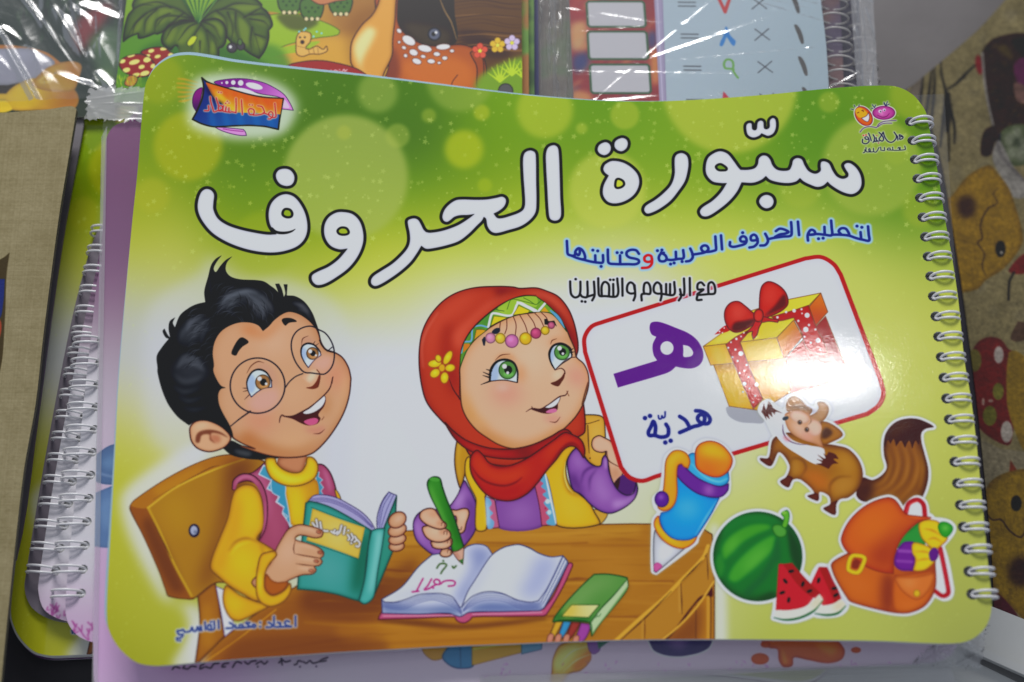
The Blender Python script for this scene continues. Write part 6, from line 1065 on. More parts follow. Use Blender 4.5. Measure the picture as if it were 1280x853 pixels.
def picture(name, sheet):
    im = bpy.data.images.new(name, sheet.W, sheet.H, alpha=False)
    a = np.clip(sheet.img, 0, 1)
    l = np.where(a <= .04045, a/12.92, ((a+.055)/1.055)**2.4)          # ink colours seen under shop light -> reflectance
    l = (l-.014)/ALBEDO_K
    l = np.clip(l, 0.003, .86); e = np.where(l <= .0031308, l*12.92, 1.055*l**(1/2.4)-.055)
    px = np.ones((sheet.H, sheet.W, 4), np.float32); px[..., :3] = e[::-1]
    im.pixels.foreach_set(px.ravel()); im.update(); im.pack(); return im

def mat(name, col=(.5, .5, .5), rough=.5, image=None, bump=None, coat=0, metal=0, noise=None, spec=.5, trans=0):
    m = bpy.data.materials.new(name); m.use_nodes = True; nt = m.node_tree; b = nt.nodes['Principled BSDF']
    b.inputs['Base Color'].default_value = (*col, 1); b.inputs['Roughness'].default_value = rough
    b.inputs['Metallic'].default_value = metal; b.inputs['Coat Weight'].default_value = coat; b.inputs['Coat Roughness'].default_value = .12
    b.inputs['Specular IOR Level'].default_value = spec; b.inputs['Transmission Weight'].default_value = trans
    tc = nt.nodes.new('ShaderNodeTexCoord')
    if image:
        t = nt.nodes.new('ShaderNodeTexImage'); t.image = image; t.interpolation = 'Cubic'; t.extension = 'EXTEND'
        nt.links.new(tc.outputs['UV'], t.inputs[0]); src = t.outputs[0]
    else:
        rgb = nt.nodes.new('ShaderNodeRGB'); rgb.outputs[0].default_value = (*col, 1); src = rgb.outputs[0]
    if noise:                                              # (scale, strength, dark colour factor)
        n = nt.nodes.new('ShaderNodeTexNoise'); n.inputs['Scale'].default_value = noise[0]; n.inputs['Detail'].default_value = 6
        nt.links.new(tc.outputs['Object'], n.inputs['Vector'])
        r = nt.nodes.new('ShaderNodeMapRange'); r.inputs[1].default_value = .3; r.inputs[2].default_value = .7; r.inputs[3].default_value = 1-noise[1]; r.inputs[4].default_value = 1+noise[1]*.5
        nt.links.new(n.outputs[0], r.inputs[0])
        mx = nt.nodes.new('ShaderNodeVectorMath'); mx.operation = 'SCALE'; nt.links.new(src, mx.inputs[0]); nt.links.new(r.outputs[0], mx.inputs['Scale']); src = mx.outputs[0]
    nt.links.new(src, b.inputs['Base Color'])
    if coat:                                               # handling marks: the varnish is not equally smooth everywhere
        n = nt.nodes.new('ShaderNodeTexNoise'); n.inputs['Scale'].default_value = 35; n.inputs['Detail'].default_value = 8; n.inputs['Roughness'].default_value = .7; nt.links.new(tc.outputs['Object'], n.inputs['Vector'])
        r = nt.nodes.new('ShaderNodeMapRange'); r.inputs[1].default_value = .35; r.inputs[2].default_value = .7; r.inputs[3].default_value = .045; r.inputs[4].default_value = .085
        nt.links.new(n.outputs[0], r.inputs[0]); nt.links.new(r.outputs[0], b.inputs['Coat Roughness'])
    if bump:                                               # list of (scale, strength, distance)
        prev = None
        for sc, st, di in bump:
            n = nt.nodes.new('ShaderNodeTexNoise'); n.inputs['Scale'].default_value = sc; n.inputs['Detail'].default_value = 3
            nt.links.new(tc.outputs['Object'], n.inputs['Vector'])
            bp = nt.nodes.new('ShaderNodeBump'); bp.inputs['Strength'].default_value = st; bp.inputs['Distance'].default_value = di
            nt.links.new(n.outputs[0], bp.inputs['Height'])
            if prev: nt.links.new(prev.outputs[0], bp.inputs['Normal'])
            prev = bp
        nt.links.new(prev.outputs[0], b.inputs['Normal'])
        if coat: nt.links.new(prev.outputs[0], b.inputs['Coat Normal'])
    return m

def film(name, haze=.10, rough=.07, tint=(.96, .965, .97), scale=60, gain=.7):
    m = bpy.data.materials.new(name); m.use_nodes = True; nt = m.node_tree; nt.nodes.clear()
    out = nt.nodes.new('ShaderNodeOutputMaterial'); tr = nt.nodes.new('ShaderNodeBsdfTransparent'); tr.inputs[0].default_value = (*tint, 1)
    gl = nt.nodes.new('ShaderNodeBsdfGlossy'); gl.inputs['Roughness'].default_value = rough
    df = nt.nodes.new('ShaderNodeBsdfTranslucent'); df.inputs[0].default_value = (.8, .8, .82, 1); d2 = nt.nodes.new('ShaderNodeBsdfDiffuse'); d2.inputs[0].default_value = (.8, .8, .82, 1)
    ad = nt.nodes.new('ShaderNodeMixShader'); nt.links.new(df.outputs[0], ad.inputs[1]); nt.links.new(d2.outputs[0], ad.inputs[2]); ad.inputs[0].default_value = .6
    m1 = nt.nodes.new('ShaderNodeMixShader'); m1.inputs[0].default_value = haze
    nt.links.new(tr.outputs[0], m1.inputs[1]); nt.links.new(ad.outputs[0], m1.inputs[2])
    fr = nt.nodes.new('ShaderNodeFresnel'); fr.inputs[0].default_value = 1.5
    mr = nt.nodes.new('ShaderNodeMath'); mr.operation = 'MULTIPLY'; mr.inputs[1].default_value = gain; mr.use_clamp = True; nt.links.new(fr.outputs[0], mr.inputs[0])
    m2 = nt.nodes.new('ShaderNodeMixShader'); nt.links.new(mr.outputs[0], m2.inputs[0]); nt.links.new(m1.outputs[0], m2.inputs[1]); nt.links.new(gl.outputs[0], m2.inputs[2])
    tc = nt.nodes.new('ShaderNodeTexCoord'); n = nt.nodes.new('ShaderNodeTexNoise'); n.inputs['Scale'].default_value = scale; n.inputs['Detail'].default_value = 3; n.inputs['Distortion'].default_value = 1.2
    nt.links.new(tc.outputs['Object'], n.inputs[0]); b = nt.nodes.new('ShaderNodeBump'); b.inputs['Strength'].default_value = .5; b.inputs['Distance'].default_value = .0007
    nt.links.new(n.outputs[0], b.inputs['Height'])
    for s in (gl, fr): nt.links.new(b.outputs[0], s.inputs['Normal'])
    nt.links.new(m2.outputs[0], out.inputs[0]); return m

def densify(P, step):
    P = np.asarray(P, float); out = []
    for i in range(len(P)):
        a, b = P[i], P[(i+1) % len(P)]; n = max(1, int(np.hypot(*(b-a))/step))
        for k in range(n): out.append(a+(b-a)*k/n)
    return np.array(out)

def inside(pt, poly):
    x, y = pt; px, py = poly[:, 0], poly[:, 1]; qx, qy = np.roll(px, -1), np.roll(py, -1)
    c = ((py > y) != (qy > y)) & (x < (qx-px)*(y-py)/(qy-py+1e-15)+px)
    return c.sum() % 2 == 1

def slab(name, outline, zf, th, mats, uv=None, parent=None, step=.012, holes=(), bevel=0.0, origin=(0, 0, 0)):
    "a sheet or block with rounded outline; zf(x,y) is its top; mats = (top, edge)"
    O = densify(outline, step*.7); V = [tuple(p) for p in O]; E = [(i, (i+1) % len(O)) for i in range(len(O))]
    for h in holes:
        k = len(V); V += [tuple(p) for p in h]; E += [(k+i, k+(i+1) % len(h)) for i in range(len(h))]
    mn, mx = O.min(0), O.max(0)
    for x in np.arange(mn[0]+step/2, mx[0], step):
        for y in np.arange(mn[1]+step/2, mx[1], step):
            if inside((x, y), O) and np.min(np.hypot(O[:, 0]-x, O[:, 1]-y)) > step*.35:
                if holes and min(np.hypot(*(h.mean(0)-(x, y))) for h in holes) < .004: continue
                V.append((x, y))
    vs_, _, fs, *_ = delaunay_2d_cdt([Vector(v) for v in V], E, [], 1, 1e-7)
    P = np.array([(v.x, v.y) for v in vs_]); tris = []
    for f in fs:
        c = P[list(f)].mean(0)
        if any(inside(c, h) for h in holes) or not inside(c, O): continue
        a, b, d = P[f[0]], P[f[1]], P[f[2]]
        tris.append(f if (b[0]-a[0])*(d[1]-a[1])-(b[1]-a[1])*(d[0]-a[0]) > 0 else f[::-1])
    zt = zf(P[:, 0], P[:, 1])*np.ones(len(P)); n = len(P); ox, oy, oz = origin
    verts = [(P[i, 0]-ox, P[i, 1]-oy, zt[i]-oz) for i in range(n)]+[(P[i, 0]-ox, P[i, 1]-oy, zt[i]-oz-th) for i in range(n)]
    faces = [tuple(t) for t in tris]; nt_ = len(faces)
    cnt = {}
    for t in tris:
        for a, b in ((t[0], t[1]), (t[1], t[2]), (t[2], t[0])): cnt[(a, b)] = 1
    side = [(a, b) for (a, b) in cnt if (b, a) not in cnt]
    faces += [tuple(i+n for i in reversed(t)) for t in tris]; nb = len(faces)
    dup = {}                                               # the rim has vertices of its own, so the print stays flat up to it
    for a, b in side:
        for v in (a, b):
            if v not in dup: dup[v] = len(verts); verts.append(verts[v]); verts.append(verts[v+n])
    faces += [(dup[b], dup[a], dup[a]+1, dup[b]+1) for a, b in side]
    P = np.concatenate([P, P]+[P[[v]].repeat(2, 0) for v in dup]) if dup else P
    me = bpy.data.meshes.new(name); me.from_pydata(verts, [], faces); me.materials.append(mats[0]); me.materials.append(mats[1])
    mi = [0]*nt_+[1]*(len(faces)-nt_); me.polygons.foreach_set('material_index', mi)
    me.polygons.foreach_set('use_smooth', [True]*nb+[False]*(len(faces)-nb))
    if uv:
        u0, v0, w, h = uv; L = me.uv_layers.new(name='UVMap'); d = np.zeros(len(me.loops)*2)
        vi = np.zeros(len(me.loops), int); me.loops.foreach_get('vertex_index', vi)
        d[0::2] = (P[vi, 0]-u0)/w; d[1::2] = (P[vi, 1]-v0)/h; L.data.foreach_set('uv', d)
    me.update(); return link(name, me, parent)

def tube(name, pts, r, m, parent=None, sides=8, loc=(0, 0, 0), rot=(0, 0, 0), only_mesh=False):
    P = np.asarray(pts, float); V, F = [], []; up = np.array([0, 1, 0.0]) if abs(P[1][1]-P[0][1]) < 1e-4 else np.array([0, 0, 1.0])
    T = np.gradient(P, axis=0); T /= np.linalg.norm(T, axis=1)[:, None]
    N = np.cross(T[0], up); N /= np.linalg.norm(N)
    R = np.broadcast_to(r, (len(P),))
    for i in range(len(P)):
        N = N-T[i]*(N@T[i]); N /= np.linalg.norm(N); B_ = np.cross(T[i], N)
        for k in range(sides):
            a = 2*math.pi*k/sides; V.append(tuple(P[i]+R[i]*(N*math.cos(a)+B_*math.sin(a))))
        if i:
            for k in range(sides): a = (i-1)*sides; F.append((a+k, a+(k+1) % sides, a+sides+(k+1) % sides, a+sides+k))
    F.append(tuple(range(sides))[::-1]); F.append(tuple(range((len(P)-1)*sides, len(P)*sides)))
    me = bpy.data.meshes.new(name); me.from_pydata(V, [], F); me.materials.append(m); smooth(me); me.update()
    return me if only_mesh else link(name, me, parent, loc, rot)

def crumple(name, corners, z, m, parent=None, n=(60, 60), amp=.003, seed=1, folds=14, lift=None, ragged=0.0, way=None, wide=1.0):
    "a thin creased plastic sheet between four corner points (x,y)"
    rs = np.random.RandomState(seed); A, B_, C_, D = [np.array(c, float) for c in corners]; nx, ny = n
    u = np.linspace(0, 1, nx)[None, :]; v = np.linspace(0, 1, ny)[:, None]
    X = ((1-u)*(1-v))[..., None]*A+(u*(1-v))[..., None]*B_+(u*v)[..., None]*C_+((1-u)*v)[..., None]*D
    H = np.zeros((ny, nx))
    for _ in range(folds):
        th = rs.uniform(0, math.pi) if way is None else rs.normal(way, .35); c0 = rs.uniform(0, 1, 2); w = rs.uniform(.02, .07)*wide; a = rs.uniform(-1, 1)
        d = (u-c0[0])*math.cos(th)+(v-c0[1])*math.sin(th); al = -(u-c0[0])*math.sin(th)+(v-c0[1])*math.cos(th)
        H = H+a*np.clip(1-np.abs(d)/w, 0, 1)**1.4*np.exp(-(al/rs.uniform(.15, .5))**2)
    H = H*amp; Z = (z if not callable(z) else z(X[..., 0], X[..., 1]))+np.abs(H)
    if lift is not None: Z = Z+lift(u, v)
    if ragged: X = X+rs.normal(0, ragged, X.shape)*((v < .02) | (v > .98) | (u < .02) | (u > .98))[..., None]
    V = np.concatenate([X, Z[..., None]], 2).reshape(-1, 3)
    F = [(j*nx+i, j*nx+i+1, (j+1)*nx+i+1, (j+1)*nx+i) for j in range(ny-1) for i in range(nx-1)]
    me = bpy.data.meshes.new(name); me.from_pydata(V.tolist(), [], F); me.materials.append(m); smooth(me); me.update()
    return link(name, me, parent)

def px_poly(s, z=None, closed=True):
    P, c = parse(s); P = spline(P, c, closed, 5)
    return (on_cover(P) if z is None else at(P, z))[:, :2]

# ------------------------------------------------------------------ materials
PAPER = mat('paper_edge', (.62, .62, .60), .6)
WHITE = mat('white_card', (.74, .74, .76), .5)
WIRE = mat('white_coated_wire', (.80, .80, .83), .22, spec=.7)
BLUEP = mat('pale_blue_page', (.34, .52, .62), .45)

# ------------------------------------------------------------------ the setting
def box_px(name, px, z, th, m, parent=None): return slab(name, px_poly(px, z) if isinstance(px, str) else px, lambda x, y: z+0*x, th, (m, m), step=.08, parent=parent)
gm = mat('grey_cloth', (.225, .21, .21), .8, noise=(7, .3), bump=[(300, .25, .0006)])
floor = slab('table', np.array([(-.9, -.7), (.9, -.7), (.9, .9), (-.9, .9)]), lambda x, y: -0.095+0*x, .02, (gm, gm), step=.3); tag(floor, kind='structure')
wm = mat('white_tray_plastic', (.55, .56, .55), .35, noise=(14, .12))
tray = empty('display_tray', (0, -.16, -.06)); tag(tray, 'white display tray edge with a raised rim beyond the lower right book corner', 'tray')
def tp(px, z): return at(px, z)[:, :2]
tr0 = slab('tray_floor', tp([(900, 700), (1206, 745), (1420, 830), (1420, 1100), (600, 1100), (600, 838)], -.046), lambda x, y: -.046+0*x, .028, (wm, wm), step=.06)
rim = slab('tray_rim', tp([(1200, 808), (1216, 806), (1420, 890), (1410, 902)], -.040), lambda x, y: -.040+0*x, .0058, (wm, wm), step=.03)
gv = mat('tray_groove', (.12, .12, .12), .6)
gr = slab('tray_groove', tp([(1205, 820), (1214, 817), (1420, 903), (1400, 915)], -.0452), lambda x, y: -.0452+0*x, .0007, (gv, gv), step=.03)
for o in (tr0, rim, gr): o.parent = tray; o.matrix_parent_inverse = tray.matrix_world.inverted() if False else o.matrix_parent_inverse; o.location = (0, .16, .06)

# ------------------------------------------------------------------ the letters board on top
U = (-0.172, -0.148, 0.362, 0.286)
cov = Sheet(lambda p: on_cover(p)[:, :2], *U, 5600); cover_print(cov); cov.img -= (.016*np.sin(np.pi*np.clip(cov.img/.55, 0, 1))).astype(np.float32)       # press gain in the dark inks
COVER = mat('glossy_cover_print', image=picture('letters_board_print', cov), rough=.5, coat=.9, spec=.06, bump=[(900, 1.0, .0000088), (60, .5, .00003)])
OUT = "134,779 134,740 138,670 143,580 148,480 156,380 165,280 172,213 177,150 180,118 183,103 191.6,87.7 203.6,77.3 217,71 236,69 260,72 294.7,78 360,85.5 456,95.5 548,106.5 640,117.5 700,123 760,126.5 820,127 880,124.5 960,118.5 1020,112.5 1060,109 1100,107.3 1122,109 1140,118 1151,130 1157.5,141 1160.5,155 1170.3,204 1181.4,275 1190,322 1198.5,381 1205.5,451 1213.8,499 1220.8,557 1226.7,616 1234.7,702 1239.4,748 1238.5,767 1232,784 1218,797.6 1202,803.5 1174.6,804.7 1100,801.5 1000,800 900,799.3 800,799.8 700,802.5 640,805 560,808 480,812.5 430,815 380,818.5 300,824 240,829 207,832 190,832.5 171,828.6 152,814 140,797"
OA = px_poly(OUT)
h0, h1 = on_cover([(1138, 152.3)])[0], on_cover([(1215.6, 743)])[0]; NR = 24
HP = [h0[:2]+(h1[:2]-h0[:2])*k/(NR-1)+np.array([.0007*math.sin(math.pi*k/(NR-1)), 0]) for k in range(NR)]
def hole_at(c, r=.0020, n=10): a = np.linspace(0, 2*math.pi, n, endpoint=False); return np.stack([c[0]+r*np.cos(a)*1.05, c[1]+r*np.sin(a)], 1)
HO = [hole_at(c, .0022) for c in HP]
board = empty('letters_board_book', (0, 0, -.009)); tag(board, 'glossy ring bound book on top of the pile, boy and headscarved girl at a desk', 'book')
def under(o, root): o.parent = root; o.location = tuple(-v for v in root.location)
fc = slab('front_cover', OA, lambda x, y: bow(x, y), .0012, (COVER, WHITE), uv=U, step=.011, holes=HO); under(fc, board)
c0 = np.array([.03, 0.0]); th_ = -.0062; RT = np.array([[math.cos(th_), -math.sin(th_)], [math.sin(th_), math.cos(th_)]])
pg = slab('title_page', (OA-c0)@RT.T+c0+np.array([-.0006, .0010]), lambda x, y: bow(x, y)-.00135, .0004, (BLUEP, BLUEP), step=.02, holes=[hole_at(c, .0026) for c in HP]); under(pg, board)
ctr = OA.mean(0)
pb = slab('page_block', ctr+(OA-ctr)*.993, lambda x, y: bow(x, y)-.0019, .0050, (PAPER, PAPER), step=.02, holes=HO); under(pb, board)
bc = slab('back_cover', ctr+(OA-ctr)*.998, lambda x, y: bow(x, y)-.0070, .0012, (WHITE, WHITE), step=.02); under(bc, board)

def ring_mesh(name, rx, rz, cx, cz, yo, yh, r, m):
    pts = []
    ang = np.linspace(-130, 158, 22)
    for a in ang:
        t = math.radians(a); f = max(0, (a-90)/68); y = yo+(yh-yo)*f**1.3
        pts.append((cx+rx*math.cos(t), -y, cz+rz*math.sin(t)))
    e = pts[-1]
    for k in (-.8, -.4, 0, .4, .8): pts.append((e[0]-.0009*math.cos(k*math.pi/2), yh*k, e[2]-.0010*math.cos(k*math.pi/2)))
    for a in ang[::-1]:
        t = math.radians(a); f = max(0, (a-90)/68); y = yo+(yh-yo)*f**1.3
        pts.append((cx+rx*math.cos(t), y, cz+rz*math.sin(t)))
    return tube(name, pts, r, m, sides=8, only_mesh=True)
RM = ring_mesh('binding_ring', .0046, .0046, .0050, -.0025, .00120, .00085, .00054, WIRE)
for k, c in enumerate(HP):
    z = float(bow(c[0], c[1])); o = link('binding_ring', RM, board, (c[0], c[1], z+.009), (0, -.13, .0))

# ------------------------------------------------------------------ copies under it
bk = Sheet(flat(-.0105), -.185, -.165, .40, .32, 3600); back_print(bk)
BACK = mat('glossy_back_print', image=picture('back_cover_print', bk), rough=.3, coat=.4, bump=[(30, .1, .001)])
UB = (-.185, -.165, .40, .32)
packed = empty('packed_book', (0, 0, -.017)); tag(packed, 'pink and purple backed book in clear plastic directly under the glossy top book', 'book')
OE = px_poly("132,180 136,166 146,156 165,152 1150,140! 1198,800! 1190,818 1165,829 1100,833 940,841 700,853 400,864 150,872 122,860 117,840 120,600 126,380", -.0105)
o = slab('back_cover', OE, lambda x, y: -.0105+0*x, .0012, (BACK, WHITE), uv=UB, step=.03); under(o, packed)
ce = OE.mean(0); o = slab('page_block', ce+(OE-ce)*.992, lambda x, y: -.0119+0*x, .0048, (PAPER, PAPER), step=.04); under(o, packed)
FILM = film('clear_bag_film', .07, .14); FILM2 = film('creased_bag_film', .36, .22, scale=90)
q = lambda px, z: [tuple(p) for p in at(px, z)[:, :2]]
o = crumple('plastic_sleeve', q([(129, 150), (1180, 118), (1226, 838), (114, 884)], -.0100), -.0099, FILM, n=(110, 80), amp=.0005, seed=4, folds=26); under(o, packed)
o = crumple('sleeve_fold', q([(127, 172), (134, 158), (122, 870), (115, 870)], -.0096), -.0094, FILM2, n=(8, 120), amp=.0004, seed=8, folds=10); under(o, packed)
o = crumple('sleeve_flap', q([(106, 150), (112, 112), (215, 108), (215, 152)], -.009), -.0086, film('flap_film', .62, .35, gain=.35), n=(40, 40), amp=.0007, seed=9, folds=16, ragged=.0006); under(o, packed)
o = crumple('sleeve_corner', q([(1140, 830), (1185, 790), (1236, 770), (1226, 835)], -.010), -.0098, FILM2, n=(40, 40), amp=.0022, seed=12, folds=26, ragged=.0006); under(o, packed)
o = crumple('sleeve_edge', q([(600, 846), (600, 890), (1200, 868), (1185, 829)], -.0100), -.0096, film('sealed_edge_film', .5, .2), n=(120, 12), amp=.0012, seed=14, folds=20); under(o, packed)

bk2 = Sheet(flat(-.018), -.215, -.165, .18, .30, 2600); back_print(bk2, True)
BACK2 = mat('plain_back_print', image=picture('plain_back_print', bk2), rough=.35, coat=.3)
UB2 = (-.215, -.165, .18, .30)
def flipped(name, label, zt, edge, low, holes, nrings, lowoff, hz):
    r = empty(name, (-.15, 0, zt-.008)); tag(r, label, 'book', 'turned over copies with rings on the left')
    hp = at(holes, zt); H0, H1 = hp[0], hp[-1]; cs = [H0[:2]+(H1[:2]-H0[:2])*k/(nrings-1) for k in range(nrings)]
    OD = px_poly(edge, zt); o = slab('back_cover', OD, lambda x, y: zt+0*x, .001, (BACK2, WHITE), uv=UB2, step=.03, holes=[hole_at(c, .0019) for c in cs]); under(o, r)
    if low:
        o = slab('front_cover', px_poly(low, zt-.004), lambda x, y: zt-.004+0*x, .001, (mat('grey_violet_card', (.22, .19, .23), .45), WHITE), step=.03); under(o, r)
    o = slab('page_block', OD.mean(0)+(OD-OD.mean(0))*.985, lambda x, y: zt-.0012+0*x, .0026, (PAPER, PAPER), step=.04); under(o, r)
    RL = ring_mesh('binding_ring', .0066, .0060, .0062, -.0030, .0013, .0009, .00052, WIRE)
    an = math.atan2(H1[1]-H0[1], H1[0]-H0[0])+math.pi/2
    for c in cs: o = link('binding_ring', RL, r, (c[0]-r.location[0], c[1], zt-r.location[2]), (0, 0, math.pi+an))
    return r
flipped('turned_over_book', 'back side up book just under the wrapped one, its ring holes along the wrapping edge', -.0180,
        "165,310 500,310! 500,800! 140,806 112,802 95,793 84,776 82,752 87,690 96,600 104,510 116,400 124,340 138,318", None, [(127, 426), (101.5, 742)], 12, 0, 0)
flipped('turned_over_book', 'lower turned over book, its slanting white rings furthest left in the pile', -.0220,
        "200,235 500,225! 500,780! 100,779 74,774 55,762 48,740 49,722 66,610 83,515 104,408 121,335 134,275 160,245",
        "190,250 480,240! 480,780! 90,779 62,774 40,760 31,738 33,715 50,610 67,515 88,408 106,335 122,290 150,262", [(148, 290), (70, 714)], 17, 0, 0)
# bottom copy showing its green front
gb = empty('letters_board_book', (0, 0, -.034)); tag(gb, 'green edged copy lowest in pile, seen as a strip beside the cloth covered book', 'book')
zb = -.0285
a0, a1 = on_cover([(172, 200)])[0][:2], on_cover([(134, 760)])[0][:2]; b0, b1 = at([(95, 200)], zb)[0][:2], at([(10.5, 780)], zb)[0][:2]
an = math.atan2(*(b1-b0)[::-1])-math.atan2(*(a1-a0)[::-1]); R2 = np.array([[math.cos(an), -math.sin(an)], [math.sin(an), math.cos(an)]])
sc = np.hypot(*(b1-b0))/np.hypot(*(a1-a0)); mid = (b0+b1)/2-(R2@((a0+a1)/2))
for nm, zz, th, ms, uv_ in (('front_cover', 0, .0012, (COVER, WHITE), U), ('page_block', -.0013, .005, (PAPER, PAPER), None), ('back_cover', -.0064, .0012, (mat('violet_card', (.10, .03, .12), .4), WHITE), None)):
    Oq = OA if nm == 'front_cover' else ctr+(OA-ctr)*(1.005 if nm == 'page_block' else 1.010)
    o = slab(nm, Oq, lambda x, y: zz+0*x, th, ms, uv=uv_, step=.05); o.parent = gb; o.location = (mid[0], mid[1], zb+.034); o.rotation_euler = (0, 0, an)

SHADOW_BLACK = mat('shadow_black', (.012, .010, .014), .5)  # black slabs added for the deep shadow under the green copy's corner
bb = empty('shadow_block', (-.17, -.13, -.05)); tag(bb, 'black slab added for the dark shadow under the lowest green copy, bottom left', 'book')
o = slab('cover', px_poly('-40,760! 300,760! 300,960! -40,960!', -.040), lambda x, y: -.040+0*x, .0012, (SHADOW_BLACK, SHADOW_BLACK), step=.05); under(o, bb)
o = slab('page_block', px_poly('-36,764! 296,764! 296,950! -36,950!', -.0415), lambda x, y: -.0415+0*x, .02, (PAPER, PAPER), step=.05); under(o, bb)  # cover and page_block here only shape the added shadow

# ------------------------------------------------------------------ cloth covered book at the left
ls = Sheet(flat(-.004), -.225, -.165, .085, .29, 3600); linen_print(ls)
LIN = mat('linen_cloth', image=picture('linen_print', ls), rough=.85, bump=[(900, .35, .0005)])
cb = empty('cloth_covered_book', (-.2, 0, -.03)); tag(cb, 'closed book in rough beige cloth at the left edge', 'book')
o = slab('cover', px_poly("-60,146! 60,137 88,133 95,136 94.7,142 86,196 75,262 63,350 54,421 44.5,505 30,587 17,700 6,805 0,870! -60,870!", -.004), lambda x, y: -.004+0*x, .0025, (LIN, mat('linen_edge', (.12, .11, .075), .9)), uv=(-.225, -.165, .085, .29), step=.03); under(o, cb)
o = slab('page_block', px_poly("-60,152! 82,142! 50,350! 2,700! -14,870! -60,870!", -.0066), lambda x, y: -.0066+0*x, .012, (PAPER, mat("shaded_pages", (.16, .15, .13), .7)), step=.05); under(o, cb)  # page sides coloured dark for the shade in the gap beside them
pn_ = empty('thin_notebook', (-.17, 0, -.03)); tag(pn_, 'thin violet notebook wedged between the beige cloth book and the green strip', 'notebook')
o = slab('cover', px_poly("60,148! 100,146! 104,150 104,160 82,280 64,400 48,520 20,700 0,700!", -.0262), lambda x, y: -.0262+0*x, .001, (mat('violet_board', (.17, .155, .175), .4), mat('violet_edge', (.16, .10, .20), .5)), step=.04); under(o, pn_)
o = slab('page_block', px_poly("60,149! 101,148! 80,280 62,400 46,520 20,700 0,700!", -.0273), lambda x, y: -.0273+0*x, .006, (PAPER, PAPER), step=.04); under(o, pn_)

# ------------------------------------------------------------------ picture booklets behind
fs = Sheet(flat(-.010), -.185, .085, .22, .115, 5000, (118, 150, 36)); forest_print(fs); fs.img = (np.clip(fs.img, 0, 1)**1.22*1.10).astype(np.float32)
FOR = mat('forest_print', image=picture('forest_print', fs), rough=.3, coat=.3)
UF = (-.185, .085, .22, .115)
def booklet(name, label, px, z, th, m, m2, uv=None):
    r = empty(name, (0, .15, z-th)); tag(r, label, 'book')
    O = px_poly(px, z); o = slab('cover', O, lambda x, y: z+0*x, .0006, (m, m2), uv=uv, step=.03); under(o, r)
    c = O.mean(0); o = slab('page_block', c+(O-c)*.99, lambda x, y: z-.0008+0*x, th-.001, (PAPER, PAPER), step=.05); under(o, r); return r
booklet('picture_booklet', 'picture booklet with fawn, caterpillar and big green leaves behind the top book', "166,-60! 652,-60! 653,175! 300,150 190,132 142,128!", -.010, .004, FOR, PAPER, UF)
def strip_mat(name, cols): 
    m = mat(name, cols[0], .35, coat=.3); nt = m.node_tree; b = nt.nodes['Principled BSDF']
    n = nt.nodes.new('ShaderNodeTexNoise'); n.inputs['Scale'].default_value = 55; tc = nt.nodes.new('ShaderNodeTexCoord'); nt.links.new(tc.outputs['Object'], n.inputs[0])
    r = nt.nodes.new('ShaderNodeValToRGB'); r.color_ramp.elements.remove(r.color_ramp.elements[0])
    for i, c in enumerate(cols): e = r.color_ramp.elements.new(.35+.12*i) if i else r.color_ramp.elements[0]; e.position = .35+.12*i; e.color = (*c, 1)
    nt.links.new(n.outputs[0], r.inputs[0]); nt.links.new(r.outputs[0], b.inputs['Base Color']); return m
booklet('picture_booklet', 'booklet with a green and orange margin showing right of the fawn picture', "200,-60! 660,-60! 661.5,190! 200,190!", -.0142, .003, strip_mat('orange_green_print', [(.10, .26, .03), (.16, .34, .04), (.42, .16, .03)]), PAPER)
booklet('picture_booklet', 'booklet with a leaf green margin, second strip right of the fawn picture', "200,-60! 667,-60! 668.5,190! 200,190!", -.0174, .003, strip_mat('leaf_print', [(.06, .16, .03), (.12, .26, .04), (.03, .09, .02)]), PAPER)
booklet('picture_booklet', 'navy edged booklet lowest of the pile behind the top book', "200,-60! 672,-60! 674.5,190! 200,190!", -.0206, .006, mat('navy_board', (.022, .026, .12), .35, coat=.3), WHITE)
# twig brown booklet inside creased film
booklet('wrapped_booklet', 'dark brown and green booklet inside the creased film left of the answer boxes', "674,-60! 711,-60! 716,190! 678,190!", -.030, .008, strip_mat('bark_print', [(.09, .06, .04), (.16, .13, .09), (.10, .16, .05)]), PAPER)

# ------------------------------------------------------------------ numbers book in film
ns = Sheet(flat(-.014), .005, .085, .135, .115, 5000, (164, 178, 190)); numbers_print(ns)
NUM = mat('numbers_print', image=picture('numbers_print', ns), rough=.35, coat=.3)
nb = empty('numbers_book', (.08, .15, -.022)); tag(nb, 'spiral bound sums book in clear film with pale blue page and red framed answer boxes', 'book')
o = slab('page', px_poly("709,-60! 1021,-60! 1026,0 1033,60 1040,190! 720,190!", -.014), lambda x, y: -.014+0*x, .0006, (NUM, PAPER), uv=(.005, .085, .135, .115), step=.03); under(o, nb)
o = slab('page_block', px_poly("711,-60! 1019,-60! 1024,0 1038,190! 722,190!", -.0146), lambda x, y: -.0148+0*x, .006, (PAPER, PAPER), step=.05); under(o, nb)
PUR = strip_mat('violet_floral_card', [(.10, .075, .13), (.13, .09, .14), (.20, .11, .11)])
o = slab('back_cover', px_poly("800,-60! 1046,-60! 1052,40 1058,190! 800,190!", -.0212), lambda x, y: -.0212+0*x, .0012, (PUR, PAPER), step=.05); under(o, nb)
nb2 = empty('sums_notebook', (.12, .15, -.034)); tag(nb2, 'second spiral bound notebook further right, mostly hidden under the sums book', 'notebook')
o = slab('cover', px_poly("800,-60! 1070,-60! 1076,40 1083,190! 800,190!", -.0285), lambda x, y: -.0285+0*x, .0012, (mat('dark_violet_card', (.05, .045, .075), .4), PAPER), step=.05); under(o, nb2)
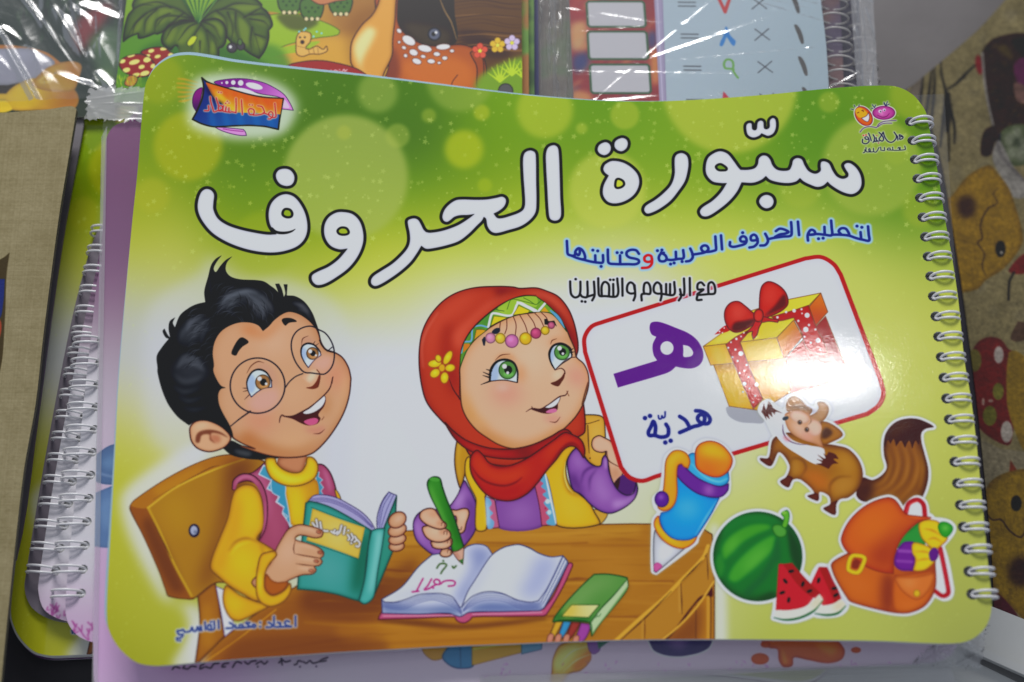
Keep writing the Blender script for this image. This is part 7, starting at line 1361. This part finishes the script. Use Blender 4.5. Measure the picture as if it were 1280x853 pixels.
o = slab('page_block', px_poly("800,-60! 1066,-60! 1080,190! 800,190!", -.0300), lambda x, y: -.0300+0*x, .006, (PAPER, PAPER), step=.05); under(o, nb2)
WG = mat('grey_white_wire', (.52, .50, .48), .25, spec=.7)
for root, pts, z, rr in ((nb, [(1024, -32), (1025.5, -16), (1026, 1), (1027.5, 19), (1029.5, 37), (1032, 54), (1034, 72), (1036.5, 89.5), (1038, 107)], -.0150, .0062), (nb2, [(1056, -29), (1057, -14), (1058, 1), (1060, 17), (1062, 33), (1064, 49), (1066, 65), (1068, 81), (1070, 97)], -.0270, .0056)):
    an_ = np.linspace(-150, 175, 26); me = tube('binding_ring', [(rr+rr*1.02*math.cos(math.radians(a)), .0002*math.sin(math.radians(a)), -.002+rr*.75*math.sin(math.radians(a))) for a in an_], .00042, WG, only_mesh=True)
    for p in pts: w = at([p], z)[0]; o = link('binding_ring', me, root, tuple(w-np.array(root.location)), (0, 0, -.12))
o = crumple('plastic_sleeve', q([(705, -60), (1090, -60), (1098, 150), (712, 150)], -.0125), -.0126, film('numbers_book_film', .05, .12, gain=.6), n=(200, 120), amp=.0007, seed=36, folds=34, wide=.45); under(o, nb)
o = crumple('film_edge', q([(1060, -60), (1088, -60), (1099, 125), (1072, 125)], -.016), -.0165, FILM2, n=(24, 80), amp=.0018, seed=27, folds=16); under(o, nb)
wb = bpy.data.objects['wrapped_booklet']
o = crumple('plastic_sleeve', q([(673, -60), (711, -60), (717, 170), (677, 170)], -.0165), -.018, film('booklet_film', .20, .16), n=(40, 110), amp=.0022, seed=31, folds=22, way=.15); under(o, wb)

# ------------------------------------------------------------------ fruit picture book in crumpled film, top left
us = Sheet(flat(-.024), -.230, .075, .105, .13, 3600, (34, 46, 36)); fruit_print(us)
fb = empty('wrapped_picture_book', (-.19, .14, -.03)); tag(fb, 'dark green picture book with yellow fruit in crumpled shiny film, top left', 'book')
o = slab('cover', px_poly("-80,-80! 168,-80! 147,112 142,146! -80,146!", -.0240), lambda x, y: -.024+0*x, .001, (mat('fruit_print', image=picture('fruit_print', us), rough=.4), PAPER), uv=(-.230, .075, .105, .13), step=.04); under(o, fb)
o = slab('page_block', px_poly("-80,-80! 160,-80! 138,100 132,138! -80,138!", -.0252), lambda x, y: -.0252+0*x, .012, (PAPER, PAPER), step=.05); under(o, fb)
o = crumple('plastic_sleeve', q([(-70, -70), (168, -70), (150, 118), (-70, 128)], -.02), -.0225, film('crumpled_film', .05, .22, tint=(.93, .95, 1.0), gain=.55), n=(170, 150), amp=.0026, seed=43, folds=38, way=-.45, wide=1.1); under(o, fb)

# ------------------------------------------------------------------ printed bag on the right
os_ = Sheet(flat(-.062), .135, -.185, .13, .40, 2600, (140, 130, 96)); owl_print(os_)
ob = empty('burlap_bag', (.2, 0, -.085)); tag(ob, 'flat bag with felt birds, twigs and a red toadstool printed on burlap, right edge', 'bag')
OWL = mat('burlap_print', image=picture('burlap_print', os_), rough=.8, bump=[(700, .4, .0006)], noise=(700, .32)); DK = mat('dark_bag_side_shadow', (.02, .018, .03), .7)
o = slab('front', px_poly("1262,-6! 1225,35 1185,70 1131,115! 1160,150 1176,200 1187,262 1198,330 1208,400 1217,470 1225,540 1233,620 1240,700 1243,780! 1260,788 1400,845! 1400,-130!", -.062), lambda x, y: -.062+0*x, .0012, (OWL, DK), uv=(.135, -.185, .13, .40), step=.03); under(o, ob)
o = slab('filling', px_poly("1262,0! 1190,70 1120,122! 1150,300! 1190,560! 1215,772! 1400,840! 1400,-120!", -.064), lambda x, y: -.0634+0*x, .022, (DK, DK), step=.05); under(o, ob)  # dark bag side, drawn further left as the shadow band beside the rings
